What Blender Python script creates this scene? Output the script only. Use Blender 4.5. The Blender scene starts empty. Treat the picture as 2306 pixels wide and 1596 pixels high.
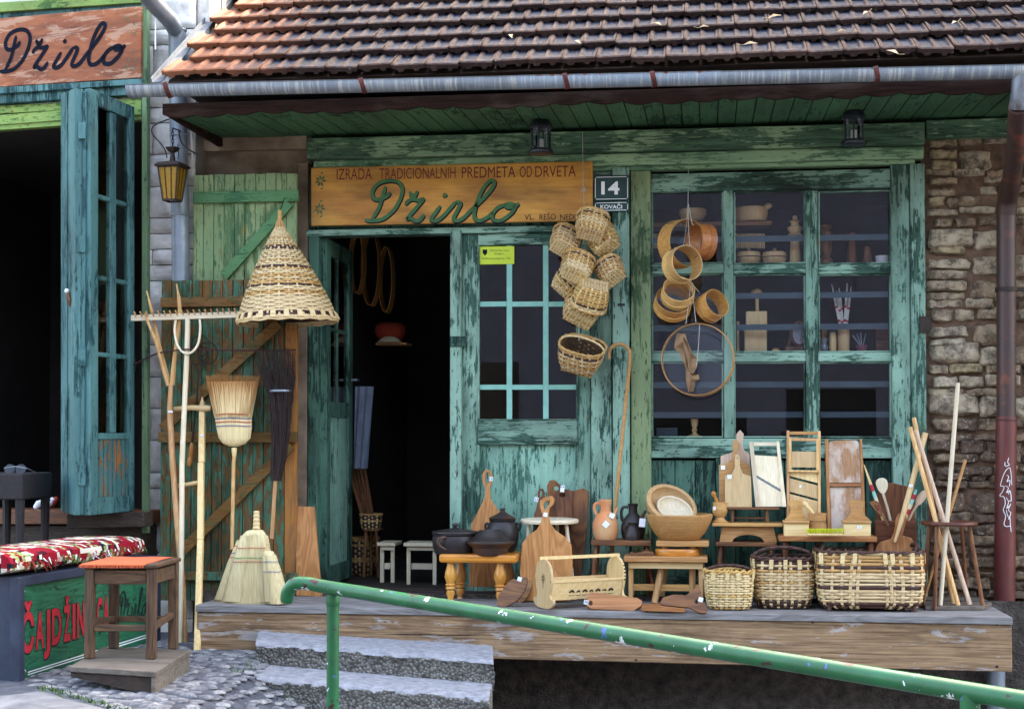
import bpy, bmesh, math, random
from mathutils import Vector, Matrix, noise as mnoise
R = math.radians
random.seed(7)
sc = bpy.context.scene
# ------------------------------------------------------------------ camera
F, CX, HOR = 3350.0, 1153.0, 980.0          # focal length and centre in units of a 2306 x 1596 picture
YAW, PIT = math.atan(437 / F), R(1.6)
CAM = Vector((0, -9.2, .9))
PY = HOR - F * math.tan(PIT)
fw = Vector((-math.sin(YAW) * math.cos(PIT), math.cos(YAW) * math.cos(PIT), math.sin(PIT)))
rt = Vector((math.cos(YAW), math.sin(YAW), 0))
up = rt.cross(fw)
cd = bpy.data.cameras.new('camera'); cam = bpy.data.objects.new('camera', cd); sc.collection.objects.link(cam)
cam.matrix_world = Matrix(((rt.x, up.x, -fw.x, CAM.x), (rt.y, up.y, -fw.y, CAM.y), (rt.z, up.z, -fw.z, CAM.z), (0, 0, 0, 1)))
cd.sensor_width = 36; cd.lens = 36 * F / 2306; cd.shift_y = (PY - 798) / 2306
cd.clip_start = .1; cd.clip_end = 500
sc.camera = cam
# ------------------------------------------------------------------ light
SUN = Vector((.30, .60, .743)).normalized()
w = bpy.data.worlds.new('World'); sc.world = w; w.use_nodes = True
wn = w.node_tree.nodes; wl = w.node_tree.links
sky = wn.new('ShaderNodeTexSky'); sky.sky_type = 'NISHITA'; sky.sun_disc = False
sky.dust_density = 5.; sky.ozone_density = .6; sky.sun_elevation = math.asin(SUN.z); sky.sun_rotation = math.atan2(SUN.x, SUN.y)
bg = wn['Background']; bg.inputs[1].default_value = .15
wl.new(sky.outputs[0], bg.inputs[0])
sd = bpy.data.lights.new('sun', 'SUN'); sd.energy = 2.0; sd.angle = R(.5); sd.color = (1, .93, .82)
so = bpy.data.objects.new('sun', sd); sc.collection.objects.link(so)
so.rotation_euler = SUN.to_track_quat('Z', 'Y').to_euler()
sc.view_settings.view_transform = 'Standard'; sc.view_settings.look = 'None'
sc.view_settings.exposure = 3.6; sc.view_settings.use_white_balance = True; sc.view_settings.white_balance_temperature = 7600; sc.view_settings.gamma = 1

# ------------------------------------------------------------------ picture-plane helpers
def ray(x, y): return fw + rt * ((x - CX) / F) + up * ((PY - y) / F)
def W(x, y, Y=0.):
    d = ray(x, y); return CAM + d * ((Y - CAM.y) / d.y)
def ZP(x, y, z=0.):
    d = ray(x, y); return CAM + d * ((z - CAM.z) / d.z)
def PL(x, y, p, n):
    d = ray(x, y); return CAM + d * ((p - CAM).dot(n) / d.dot(n))
def SC(P): return F / (P - CAM).dot(fw)
def A(x, y): return 619.3 + .3528 * x, 844.5 + .3528 * y
def Bz(x, y): return 1379.4 + .388 * x, 337.8 + .388 * y
def Cz(x, y): return 1294.9 + .2998 * x, 929 + .2998 * y
def Dz(x, y): return 1745.3 + .3527 * x, 900.8 + .3527 * y
def E(x, y): return 619.3 + .388 * x, 281.5 + .388 * y
def Fz(x, y): return .3475 * x, 1041.6 + .3475 * y
def G(x, y): return .3351 * x, 506.7 + .3351 * y
def H(x, y): return .3351 * x, .3351 * y
def I(x, y): return x, y
def cr(pts, k=6, closed=False):
    P = [Vector(p) for p in pts]; n = len(P); out = []
    for i in range(n if closed else n - 1):
        g = (lambda j: P[j % n]) if closed else (lambda j: P[max(0, min(n - 1, j))])
        a, b, c, d = g(i - 1), g(i), g(i + 1), g(i + 2)
        for s in range(k):
            t = s / k
            out.append(.5 * (2 * b + (c - a) * t + (2 * a - 5 * b + 4 * c - d) * t * t + (3 * b - a - 3 * c + d) * t ** 3))
    if not closed: out.append(P[-1])
    return out

# ------------------------------------------------------------------ objects
def tag(o, label=None, cat=None, group=None, kind=None):
    for k, v in (('label', label), ('category', cat), ('group', group), ('kind', kind)):
        if v: o[k] = v
    return o
def thing(name, label, cat, loc=(0, 0, 0), group=None):
    o = bpy.data.objects.new(name, None); sc.collection.objects.link(o)
    o.empty_display_size = .05; o.location = loc
    return tag(o, label, cat, group)
def rootloc(p):
    while p.parent: p = p.parent
    return Vector(p.location)

class MB:
    def __init__(s): s.v = []; s.f = []; s.m = []; s.t = []
    def add(s, vs, fs, m=0, t=0.):
        b = len(s.v); s.v += [Vector(v) for v in vs]; s.t += [t] * len(vs) if not isinstance(t, list) else t
        for f in fs: s.f.append([b + i for i in f]); s.m.append(m)
    def box(s, x0, x1, y0, y1, z0, z1, m=0, t=0.):
        s.hexa([(x0, y0, z0), (x1, y0, z0), (x1, y1, z0), (x0, y1, z0), (x0, y0, z1), (x1, y0, z1), (x1, y1, z1), (x0, y1, z1)], m, t)
    def hexa(s, p, m=0, t=0.):
        s.add(p, [(3, 2, 1, 0), (4, 5, 6, 7), (0, 1, 5, 4), (1, 2, 6, 5), (2, 3, 7, 6), (3, 0, 4, 7)], m, t)
    def px(s, x0, y0, x1, y1, Y0, Y1, m=0, Z=I, t=0.):
        a = Z(x0, y0); b = Z(x1, y1); xm = (a[0] + b[0]) / 2; ym = (a[1] + b[1]) / 2
        s.box(W(a[0], ym, Y0).x, W(b[0], ym, Y0).x, Y0, Y1, W(xm, b[1], Y0).z, W(xm, a[1], Y0).z, m, t)
    def obox(s, c, dim, M, m=0, t=0.):
        x, y, z = [d / 2 for d in dim]; c = Vector(c)
        s.hexa([c + M @ Vector(q) for q in [(-x, -y, -z), (x, -y, -z), (x, y, -z), (-x, y, -z), (-x, -y, z), (x, -y, z), (x, y, z), (-x, y, z)]], m, t)
    def bar(s, a, b, wd, th, nrm=(0, -1, 0), m=0, t=0.):
        a = Vector(a); b = Vector(b); d = (b - a).normalized(); n = Vector(nrm); n = (n - d * n.dot(d)).normalized(); q = d.cross(n)
        h = q * wd / 2; k = n * th / 2
        s.hexa([a - h - k, a + h - k, a + h + k, a - h + k, b - h - k, b + h - k, b + h + k, b - h + k], m, t)
    def tube(s, pts, r, n=8, m=0, caps=True, closed=False, t=0.):
        P = [Vector(p) for p in pts]; N = len(P)
        rr = r if isinstance(r, (list, tuple)) else [r] * N
        ref = None; vs = []
        for i, p in enumerate(P):
            d = (P[(i + 1) % N] - P[i - 1]) if closed else (P[min(i + 1, N - 1)] - P[max(i - 1, 0)])
            d = d.normalized() if d.length > 1e-9 else Vector((0, 0, 1))
            if ref is None: ref = d.orthogonal().normalized()
            ref = (ref - d * ref.dot(d)); ref = ref.normalized() if ref.length > 1e-6 else d.orthogonal().normalized()
            q = d.cross(ref)
            for k in range(n):
                a = 2 * math.pi * k / n
                vs.append(p + (ref * math.cos(a) + q * math.sin(a)) * rr[i])
        fs = []
        for i in range(N if closed else N - 1):
            j = (i + 1) % N
            for k in range(n): fs.append((i * n + k, i * n + (k + 1) % n, j * n + (k + 1) % n, j * n + k))
        if caps and not closed: fs += [tuple(range(n))[::-1], tuple((N - 1) * n + k for k in range(n))]
        s.add(vs, fs, m, t)
    def lathe(s, c, prof, n=28, M=None, m=0, t=0., sx=1., cap=True):
        c = Vector(c); M = M or Matrix.Identity(3); vs = []
        for r, z in prof:
            for k in range(n):
                a = 2 * math.pi * k / n
                vs.append(c + M @ Vector((r * math.cos(a) * sx, r * math.sin(a), z)))
        fs = [(i * n + k, i * n + (k + 1) % n, (i + 1) * n + (k + 1) % n, (i + 1) * n + k) for i in range(len(prof) - 1) for k in range(n)]
        if cap: fs += [tuple(range(n))[::-1], tuple((len(prof) - 1) * n + k for k in range(n))]
        s.add(vs, fs, m, t)
    def lpx(s, cx, prof, Y, n=28, Z=I, m=0):
        """turned shape: prof = (half width, y) in picture units at depth Y"""
        y0 = Z(cx, prof[0][1]); b = W(y0[0], y0[1], Y); k = Z(1, 0)[0] - Z(0, 0)[0]; S = SC(b)
        s.lathe((b.x, Y, 0), [(r * k / S, W(y0[0], Z(cx, y)[1], Y).z) for r, y in prof], n, m=m)
    def prism(s, outer, off, holes=(), m=0, t=0.):
        bm = bmesh.new(); loops = [outer] + list(holes); es = []; base = []
        for L in loops:
            vs = [bm.verts.new(p) for p in L]; base.append(vs)
            es += [bm.edges.new((vs[i], vs[(i + 1) % len(vs)])) for i in range(len(vs))]
        bmesh.ops.triangle_fill(bm, use_beauty=True, use_dissolve=False, edges=es)
        bm.verts.index_update()
        V = [v.co.copy() for v in bm.verts]; N = len(V); off = Vector(off)
        fs = [[v.index for v in f.verts] for f in bm.faces]
        out = fs + [[i + N for i in f][::-1] for f in fs]
        b = 0
        for L in loops:
            n = len(L)
            out += [(b + i, b + (i + 1) % n, b + (i + 1) % n + N, b + i + N) for i in range(n)]
            b += n
        bm.free(); s.add(V + [v + off for v in V], out, m, t)
    def ppx(s, pts, Y, th, Z=I, lean=0., base=None, holes=(), m=0, smooth=0):
        """outline traced in picture units, laid on a plane at depth Y (leaning back from its lowest point), th thick"""
        q = [Z(*p) for p in pts]; lo = max(q, key=lambda p: p[1]) if base is None else Z(*base)
        p0 = W(lo[0], lo[1], Y); n = Vector((0, -math.cos(lean), math.sin(lean)))
        if smooth: q = [tuple(v) for v in cr(q, smooth, True)]
        f = lambda L: [PL(x, y, p0, n) for x, y in L]
        s.prism(f(q), -n * th, [f([Z(*p) for p in h]) for h in holes], m)
        return p0, n
    def ribbon(s, pts, wd, off=(0, 0, 0), nrm=Vector((0, -1, 0)), m=0, taper=True):
        """flat painted stroke along 3-D points"""
        P = [Vector(p) + Vector(off) for p in pts]; N = len(P); vs = []
        for i, p in enumerate(P):
            d = (P[min(i + 1, N - 1)] - P[max(i - 1, 0)]).normalized(); q = d.cross(nrm).normalized()
            k = wd / 2 * (min(1, .55 + .45 * min(i, N - 1 - i) / 3) if taper else 1)
            vs += [p + q * k, p - q * k]
        s.add(vs, [(2 * i, 2 * i + 1, 2 * i + 3, 2 * i + 2) for i in range(N - 1)], m)
    def build(s, name, mats, parent=None, smooth=False, bevel=0., label=None, cat=None, group=None, kind=None, norm=True, ang=40):
        me = bpy.data.meshes.new(name)
        if parent: L = rootloc(parent)
        else:
            xs = [v.x for v in s.v]; ys = [v.y for v in s.v]; zs = [v.z for v in s.v]
            L = Vector(((min(xs) + max(xs)) / 2, (min(ys) + max(ys)) / 2, min(zs)))
        me.from_pydata([tuple(v - L) for v in s.v], [], s.f)
        for mt in (mats if isinstance(mats, (list, tuple)) else [mats]): me.materials.append(mt)
        me.polygons.foreach_set('material_index', s.m)
        at = me.attributes.new('tone', 'FLOAT', 'POINT'); at.data.foreach_set('value', s.t)
        if norm:
            bm = bmesh.new(); bm.from_mesh(me); bmesh.ops.recalc_face_normals(bm, faces=bm.faces); bm.to_mesh(me); bm.free()
        if smooth:
            me.polygons.foreach_set('use_smooth', [True] * len(me.polygons)); me.set_sharp_from_angle(angle=R(ang))
        me.update()
        o = bpy.data.objects.new(name, me); sc.collection.objects.link(o)
        if parent: o.parent = parent
        else: o.location = L
        if bevel:
            b = o.modifiers.new('bevel', 'BEVEL'); b.width = bevel; b.segments = 2; b.limit_method = 'ANGLE'; b.angle_limit = R(50)
        return tag(o, label, cat, group, kind)

# ------------------------------------------------------------------ materials
def C(h):
    h = h.lstrip('#'); c = [int(h[i:i + 2], 16) / 255 for i in (0, 2, 4)]
    return tuple(((v + .055) / 1.055) ** 2.4 if v > .04045 else v / 12.92 for v in c) + (1,)
class Mat:
    def __init__(s, name):
        s.mat = bpy.data.materials.new(name); s.mat.use_nodes = True; s.t = s.mat.node_tree
        s.bs = s.t.nodes['Principled BSDF']; s.out = s.t.nodes['Material Output']; s._c = None
    def n(s, typ, ins=None, **kw):
        x = s.t.nodes.new('ShaderNode' + typ)
        for k, v in kw.items(): setattr(x, k, v)
        for k, v in (ins or {}).items(): s.set(x.inputs[k], v)
        return x
    def set(s, sock, v):
        if isinstance(v, bpy.types.NodeSocket): s.t.links.new(v, sock)
        else: sock.default_value = v
    def co(s):
        if s._c is None:
            tc = s.n('TexCoord'); oi = s.n('ObjectInfo')
            k = s.n('VectorMath', {0: oi.outputs['Random'], 1: (17., 23., 31.)}, operation='MULTIPLY')
            s._c = s.n('VectorMath', {0: tc.outputs['Object'], 1: k.outputs[0]}).outputs[0]
        return s._c
    def map(s, sx, sy, sz): return s.n('VectorMath', {0: s.co(), 1: (sx, sy, sz)}, operation='MULTIPLY').outputs[0]
    def ax(s, ax, along, across):
        k = {'x': (along, across, across), 'y': (across, along, across), 'z': (across, across, along)}[ax]; return s.map(*k)
    def noise(s, vec, scale=1., det=4., rough=.55, dist=0.):
        return s.n('TexNoise', {'Vector': vec, 'Scale': scale, 'Detail': det, 'Roughness': rough, 'Distortion': dist}).outputs['Fac']
    def step(s, v, a, b, c=0., d=1.):
        return s.n('MapRange', {'Value': v, 'From Min': a, 'From Max': b, 'To Min': c, 'To Max': d}).outputs[0]
    def mix(s, f, a, b, blend='MIX'):
        x = s.n('Mix', data_type='RGBA', blend_type=blend); s.set(x.inputs[0], f); s.set(x.inputs[6], a); s.set(x.inputs[7], b); return x.outputs[2]
    def math(s, op, a, b=0.): return s.n('Math', {0: a, 1: b}, operation=op).outputs[0]
    def tone(s): return s.n('Attribute', attribute_name='tone').outputs['Fac']
    def rnd(s): return s.n('ObjectInfo').outputs['Random']
    def bump(s, h, st=.3, dist=.01):
        b = s.n('Bump', {'Strength': st, 'Distance': dist, 'Height': h}); s.t.links.new(b.outputs[0], s.bs.inputs['Normal'])
    def fin(s, col, rough=.6, metal=0., spec=.4):
        s.set(s.bs.inputs['Base Color'], col); s.set(s.bs.inputs['Roughness'], rough); s.set(s.bs.inputs['Metallic'], metal)
        s.set(s.bs.inputs['Specular IOR Level'], spec); return s.mat

def paint(name, light, mid, dark, wood, ax='z', peel=.48, bare=.36, rough=.55, sc=1., grime=.5):
    """old topcoat (light) worn along the grain to an older coat (mid), to stained grain (dark) and bare wood"""
    m = Mat(name); fine = m.noise(m.ax(ax, 5. * sc, 85.), 1., 4., .6); g2 = m.noise(m.ax(ax, 1.4, 30.), 1., 4., .6)
    under = m.mix(m.step(m.math('ADD', m.math('MULTIPLY', fine, .6), m.math('MULTIPLY', g2, .4)), .42, .62, .15, .95), mid, dark)
    T = m.math('ADD', m.math('MULTIPLY', m.noise(m.ax(ax, 1.7 * sc, 4.6 * sc), 1., 9., .7, .4), .55), m.math('ADD', m.math('MULTIPLY', fine, .27), m.math('MULTIPLY', m.noise(m.ax(ax, 9., 26.), 1., 6., .7), .18)))
    top = m.step(T, peel - .008, peel + .012)
    lc = m.mix(m.step(g2, .35, .7), light, tuple(.62 * l + .38 * k for l, k in zip(light, mid))); lc = m.mix(m.step(m.noise(m.ax(ax, .8, 2.), 1.3, 4.), .4, .7, 0, .75), lc, mid)
    col = m.mix(top, under, lc)
    sp = m.noise(m.ax(ax, 12., 48.), 1.3, 6., .7); s_ = m.step(sp, .605, .625); col = m.mix(m.math('MULTIPLY', s_, .85), col, dark)
    p2 = m.noise(m.ax(ax, 5. * sc, 17. * sc), 2.1, 9., .7, .4); b = m.step(m.math('ADD', m.math('MULTIPLY', p2, .7), m.math('MULTIPLY', fine, .3)), bare - .012, bare + .012, 1, 0)
    wcol = m.mix(m.step(fine, .35, .7), wood, tuple(c * .35 for c in wood[:3]) + (1,)); col = m.mix(b, col, wcol)
    gr = m.noise(m.ax(ax, .8, 2.4), 1.7, 6., .65); col = m.mix(m.step(gr, .5, .74, 0, grime), col, C('#17150f'))
    h = m.math('SUBTRACT', m.math('ADD', top, m.math('MULTIPLY', fine, .5)), m.math('ADD', s_, b)); m.bump(h, .7, .0032)
    return m.fin(col, m.step(top, 0, 1, .85, rough), spec=.22)

def wood(name, c1, c2, ax='z', sc=1., rough=.5, ring=.5, dirt=0., spec=.35, bump=.15, var=.25):
    m = Mat(name)
    n1 = m.noise(m.ax(ax, 1.1 * sc, 9. * sc), 1.2, 2., .5, .8)
    rg = m.math('SINE', m.math('MULTIPLY', n1, 55.)); fine = m.noise(m.ax(ax, 5., 130.), 1., 3.)
    f = m.math('ADD', m.math('MULTIPLY', m.step(rg, -1, 1), ring), m.math('MULTIPLY', m.step(fine, .25, .75), 1 - ring))
    col = m.mix(f, c1, c2)
    vv = m.n('HueSaturation', {'Color': col, 'Value': m.step(m.rnd(), 0, 1, 1 - var, 1 + var * .5), 'Hue': m.step(m.rnd(), 0, 1, .494, .506)}).outputs[0]
    if dirt:
        d = m.noise(m.ax(ax, 1.5, 4.), 2., 6., .65); vv = m.mix(m.step(d, .5, .68, 0, dirt), vv, C('#4a4038'))
    if bump: m.bump(f, bump, .002)
    return m.fin(vv, m.step(fine, 0, 1, rough - .08, rough + .1), spec=spec)

def plain(name, c1, c2, scale=8., rough=.6, metal=0., bump=.1, spec=.4, dist=.004, det=5.):
    m = Mat(name); n = m.noise(m.co(), scale, det, .6); col = m.mix(m.step(n, .3, .7), c1, c2)
    if bump: m.bump(m.noise(m.co(), scale * 4, 4.), bump, dist)
    return m.fin(col, rough, metal, spec)

def glass(name, tint=(1, 1, 1, 1), rough=0.01, ior=1.5):
    m = Mat(name); t = m.n('BsdfTransparent', {'Color': tint}); g = m.n('BsdfGlossy', {'Color': (1, 1, 1, 1), 'Roughness': rough})
    f = m.n('Fresnel', {'IOR': ior}).outputs[0]
    x = m.n('MixShader', {0: f, 1: t.outputs[0], 2: g.outputs[0]}); m.t.links.new(x.outputs[0], m.out.inputs[0]); return m.mat

def gauze_mat():
    m = Mat('sieve_gauze'); t = m.n('BsdfTransparent'); d = m.n('BsdfDiffuse', {'Color': C('#8a8f9a')}); x = m.n('MixShader', {0: .13, 1: t.outputs[0], 2: d.outputs[0]}); m.t.links.new(x.outputs[0], m.out.inputs[0]); return m.mat
JL, JM, JD = C('#8db09c'), C('#456859'), C('#152b25')
WD = C('#7d6a50')
m_pv = paint('jade_paint_upright', JL, JM, JD, WD, 'z', .478, .372, grime=.8)
m_ph = paint('jade_paint_level', JL, JM, JD, WD, 'x', .485, .372, grime=.8)
m_py = paint('jade_paint_inward', JL, JM, JD, WD, 'y', .48, .37)
m_pp = paint('jade_paint_panel', C('#92bca6'), C('#4a7868'), C('#18362f'), C('#6a5a44'), 'z', .455, .37, grime=.6)
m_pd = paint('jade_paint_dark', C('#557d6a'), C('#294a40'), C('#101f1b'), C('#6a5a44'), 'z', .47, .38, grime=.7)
m_beam = paint('sage_paint_beam', C('#9ab58a'), C('#587a5c'), C('#263d2e'), C('#5b5242'), 'x', .505, .36, grime=.6)
m_beam2 = paint('sage_paint_trim', C('#98b48a'), C('#648a68'), C('#2a4534'), C('#5b5242'), 'x', .475, .34, grime=.5)
m_post2 = paint('olive_paint_post', C('#83936a'), C('#54704f'), C('#2c3d28'), C('#6a5a44'), 'z', .46, .34)
m_teal = paint('teal_paint_door', C('#527f7d'), C('#2b5354'), C('#122c2e'), C('#8a6a4a'), 'z', .46, .37, grime=.55)
m_tealp = paint('teal_paint_worn_panel', C('#44716f'), C('#284f51'), C('#132c2f'), C('#9a6538'), 'z', .45, .47, grime=.4)
m_muntin = plain('pale_jade_bar', C('#86bfae'), C('#74ac9b'), 14, .5)
m_soff = paint('dark_green_soffit', C('#4a7450'), C('#34583c'), C('#14261b'), C('#3a2c20'), 'y', .44, .3, rough=.6)
m_fasc = wood('dark_brown_fascia', C('#38241e'), C('#180f0c'), 'x', 1., .85, .3, dirt=.5, spec=.1)
m_lgreen = paint('leaf_green_frame', C('#66805c'), C('#48634a'), C('#22352a'), C('#4a3a2a'), 'z', .44, .33, grime=.4)
m_lgreenh = paint('leaf_green_frame_level', C('#8aa052'), C('#557f42'), C('#33502f'), C('#a06a2c'), 'x', .46, .38, grime=.4)
m_shut = paint('shutter_light_green', C('#97a878'), C('#65825a'), C('#33583f'), C('#94834f'), 'z', .47, .41, sc=.9, grime=.35)
m_shutb = paint('shutter_green_batten', C('#5f8a58'), C('#447450'), C('#27543c'), C('#8a7a50'), 'x', .45, .36, grime=.35)
m_shut2 = paint('shutter_worn_green', C('#3f7460'), C('#4a5c3e'), C('#1b4038'), C('#7a5630'), 'z', .48, .49, sc=.8, grime=.65)
m_shut2b = paint('shutter_worn_batten', C('#7a5228'), C('#6a5a34'), C('#2f5c46'), C('#8a5a2a'), 'x', .45, .46, grime=.5)
m_edge = wood('shutter_orange_edge', C('#a8652c'), C('#6a4a2a'), 'z', 1., .7, .4, dirt=.3)
w_light = wood('pale_maple', C('#e3c795'), C('#cfa86e'), 'z', 1., .5, .4)
w_lightx = wood('pale_maple_level', C('#e3c795'), C('#cfa86e'), 'x', 1., .5, .4)
w_white = wood('bleached_wood', C('#e6d8bd'), C('#cdb894'), 'z', 1., .55, .3)
w_whitex = wood('bleached_wood_level', C('#e6d8bd'), C('#cdb894'), 'x', 1., .55, .3)
w_beech = wood('beech', C('#dbb07c'), C('#b98550'), 'z', 1., .45, .45)
w_beechx = wood('beech_level', C('#d2a269'), C('#a8733f'), 'x', 1., .45, .45)
w_cherry = wood('cherry_board', C('#bf8450'), C('#945c30'), 'z', .9, .45, .55)
w_cherryx = wood('cherry_board_level', C('#b87c49'), C('#8a552d'), 'x', .9, .45, .55)
w_walnut = wood('walnut_board', C('#8a5a36'), C('#4f3020'), 'z', .8, .5, .6)
w_walnutx = wood('walnut_board_level', C('#8f6038'), C('#5a3822'), 'x', .8, .5, .6)
w_orange = wood('orange_varnish', C('#cf8433'), C('#a8601f'), 'x', .8, .28, .5, spec=.5)
w_orangez = wood('orange_varnish_leg', C('#d69545'), C('#b3702c'), 'z', .8, .28, .4, spec=.5)
w_brown = wood('red_brown_wood', C('#7a4526'), C('#47261a'), 'x', .8, .45, .5)
w_brownz = wood('red_brown_wood_upright', C('#84502c'), C('#4d2c1c'), 'z', .8, .5, .5)
w_grey = wood('grey_weathered', C('#84796c'), C('#4c443c'), 'x', .9, .8, .4, dirt=.5, bump=.4)
w_deck_old = wood('deck_beam_worn', C('#a3866a'), C('#664a34'), 'x', .7, .8, .5, dirt=.5, bump=.5, var=.1)
w_decktop = wood('deck_top_grey', C('#938f8c'), C('#5a5553'), 'x', .9, .8, .35, dirt=.5, bump=.3, var=.05)
def deckmat():
    m = Mat('worn_painted_beam'); n1 = m.noise(m.ax('x', .35, 9.), 1.2, 2., .5, .3); rg = m.math('SINE', m.math('MULTIPLY', n1, 60.)); f = m.noise(m.ax('x', 4., 110.), 1., 4., .6)
    c = m.mix(m.math('ADD', m.math('MULTIPLY', m.step(rg, -1, 1), .3), m.math('MULTIPLY', m.step(f, .3, .7), .7)), C('#b08f6c'), C('#5a412e'))
    z = m.n('SeparateXYZ', {0: m.n('TexCoord').outputs['Object']}).outputs[2]
    k = m.math('ADD', m.noise(m.ax('x', 2.2, 12.), 1.3, 9., .72, .4), m.step(z, .10, .34, -.03, .05)); c = m.mix(m.step(k, .53, .55, 0, .6), c, C('#b3b0ae'))
    d = m.noise(m.ax('x', 1.2, 3.), 1.6, 6., .65); c = m.mix(m.step(d, .5, .7, 0, .7), c, C('#3a2c22'))
    ck = m.noise(m.ax('x', 1.3, 60.), 1., 2., .4); c = m.mix(m.step(ck, .70, .73, 0, .9), c, C('#16100c'))
    m.bump(m.math('SUBTRACT', f, m.step(ck, .70, .73)), .5, .004); return m.fin(c, .8, spec=.2)
w_deck = deckmat()
w_stool = wood('old_stool_wood', C('#74543a'), C('#2a1f18'), 'z', .8, .75, .4, dirt=.6, bump=.5)
w_stoolx = wood('old_stool_wood_level', C('#74543a'), C('#2a1f18'), 'x', .8, .75, .4, dirt=.6, bump=.5)
w_bowl = wood('bowl_wood', C('#c9995f'), C('#a87643'), 'x', 1.2, .5, .35)
w_bowlin = wood('bowl_wood_pale', C('#dcb684'), C('#c39559'), 'x', 1.2, .55, .35)
w_hoop = wood('sieve_hoop', C('#d3a05c'), C('#a86d33'), 'x', .7, .4, .4, spec=.5)
w_dark = wood('dark_old_wood', C('#4a3a30'), C('#221a16'), 'x', .8, .7, .4)
m_wl = wood('wicker_pale', C('#e6cfa0'), C('#c09a64'), 'x', 3., .45, .5, var=.12)
m_wl2 = wood('wicker_honey', C('#d4a764'), C('#a97c42'), 'x', 3., .45, .5, var=.12)
m_wd = wood('wicker_bark', C('#5d3d33'), C('#33211c'), 'x', 3., .55, .5, var=.12)
m_win = plain('wicker_inside', C('#5a4128'), C('#2e2014'), 20, .8)
def bristle(name, lo, hi, tip, z0, z1):
    m = Mat(name); f = m.tone(); fi = m.noise(m.map(160, 160, 4), 1., 3.)
    c = m.mix(m.step(f, z0, z1), lo, hi); c = m.mix(m.step(fi, .3, .75, 0, .6), c, tip); return m.fin(c, .6, spec=.3)
m_br = bristle('broom_straw', C('#eed9a4'), C('#c08c56'), C('#9a7440'), .35, .85)
m_br2 = bristle('broom_straw_pale', C('#e6d5a4'), C('#d8c394'), C('#8f7c4e'), .2, .9)
m_twig = plain('dark_twigs', C('#251a18'), C('#3d2d28'), 40, .8)
m_clay = plain('black_clay', C('#231f20'), C('#302623'), 6, .45, bump=.15)
m_clayb = plain('brown_black_clay', C('#2a2322'), C('#553524'), 5, .45, bump=.15)
def terra():
    m = Mat('fired_terracotta'); n = m.noise(m.co(), 7., 3.); c = m.mix(m.step(n, .35, .65), C('#cf8352'), C('#c9a072'))
    k = m.noise(m.co(), 5.5, 2.); c = m.mix(m.step(k, .60, .72, 0, .8), c, C('#4a332c'))
    m.bump(m.math('SINE', m.math('MULTIPLY', m.n('SeparateXYZ', {0: m.co()}).outputs[2], 700.)), .12, .002); return m.fin(c, .6)
m_terra = terra()
m_tag = plain('white_paper', C('#e9edf0'), C('#d9dde2'), 20, .6, bump=0)
m_ink = plain('black_ink', C('#15131a'), C('#201c24'), 20, .6, bump=0)
m_burn = plain('burnt_mark', C('#3a2414'), C('#241409'), 20, .8, bump=0)
m_black = plain('black_metal', C('#25272e'), C('#33363f'), 20, .35, .3, bump=.05)
m_iron = plain('dark_iron', C('#2b2826'), C('#43342c'), 14, .6, .5, bump=.15)
m_string = plain('pale_string', C('#b9b3a8'), C('#948d82'), 40, .8)
m_cord = plain('red_brown_cord', C('#4a2228'), C('#2e161c'), 60, .8)
m_wire = plain('black_cable', C('#141416'), C('#1e1e20'), 20, .5)
m_glass = glass('window_glass', (.98, .99, 1, 1))
m_yel = Mat('amber_glass'); m_yel = (lambda m: (m.set(m.bs.inputs['Transmission Weight'], .45), m.bump(m.noise(m.co(), 160., 2.), .5, .004), m.fin(m.mix(m.noise(m.co(), 30.), C('#d9a012'), C('#a87808')), .18))[2])(m_yel)
m_lglass = glass('lantern_glass', (.93, .96, 1, 1), .03, 1.8)
m_mesh = gauze_mat()
def zinc(name, a, b, rust=0.):
    m = Mat(name); n = m.noise(m.co(), 9., 5.); c = m.mix(m.step(n, .3, .7), a, b)
    st = m.noise(m.map(60, 0, 3.), 1., 3., .6); z = m.n('SeparateXYZ', {0: m.n('TexCoord').outputs['Object']}).outputs[2]
    c = m.mix(m.math('MULTIPLY', m.step(st, .5, .62, 0, .55), m.tone()), c, C('#d3d2c4'))
    sp = m.noise(m.co(), 130., 2.); c = m.mix(m.step(sp, .45, .7, 0, .3), c, C('#5a6a7c'))
    if rust:
        r = m.noise(m.map(38, 0, 2.), 1., 5., .7); k = m.math('SUBTRACT', r, m.math('MULTIPLY', m.tone(), .32))
        c = m.mix(m.step(k, .36, .44), c, m.mix(m.noise(m.co(), 30.), C('#7a3a1c'), C('#a8622c')))
    return m.fin(c, m.step(n, .3, .7, .35, .5), .35, .5)
m_zinc = zinc('zinc_sheet', C('#8f989f'), C('#727b84'))
m_zincr = zinc('zinc_sheet_rusted', C('#94a2ae'), C('#7a8a98'), 1.)
def pipe_red():
    m = Mat('painted_downpipe'); n = m.noise(m.map(14, 14, 5), 1., 6., .6); z = m.tone()
    br = m.mix(m.step(n, .35, .65), C('#4a3029'), C('#3a2d2b')); br = m.mix(m.step(m.noise(m.map(9, 9, 9), 1., 5.), .55, .7), br, C('#7d3f2c'))
    rd = m.mix(m.step(n, .3, .7), C('#70332d'), C('#552824')); rd = m.mix(m.step(m.noise(m.map(6, 6, 4), 1., 6.), .58, .7, 0, .8), rd, C('#5d4a4c'))
    c = m.mix(m.step(z, .3, .45), br, rd); zc = m.mix(m.step(n, .35, .65), C('#858d96'), C('#4c4542'))
    c = m.mix(m.step(z, .8, .9), c, zc); return m.fin(c, .45, .1, .5)
m_dpipe = pipe_red()
m_bracket = plain('rusty_bracket', C('#6e2f26'), C('#43211c'), 20, .6, .2)
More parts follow.
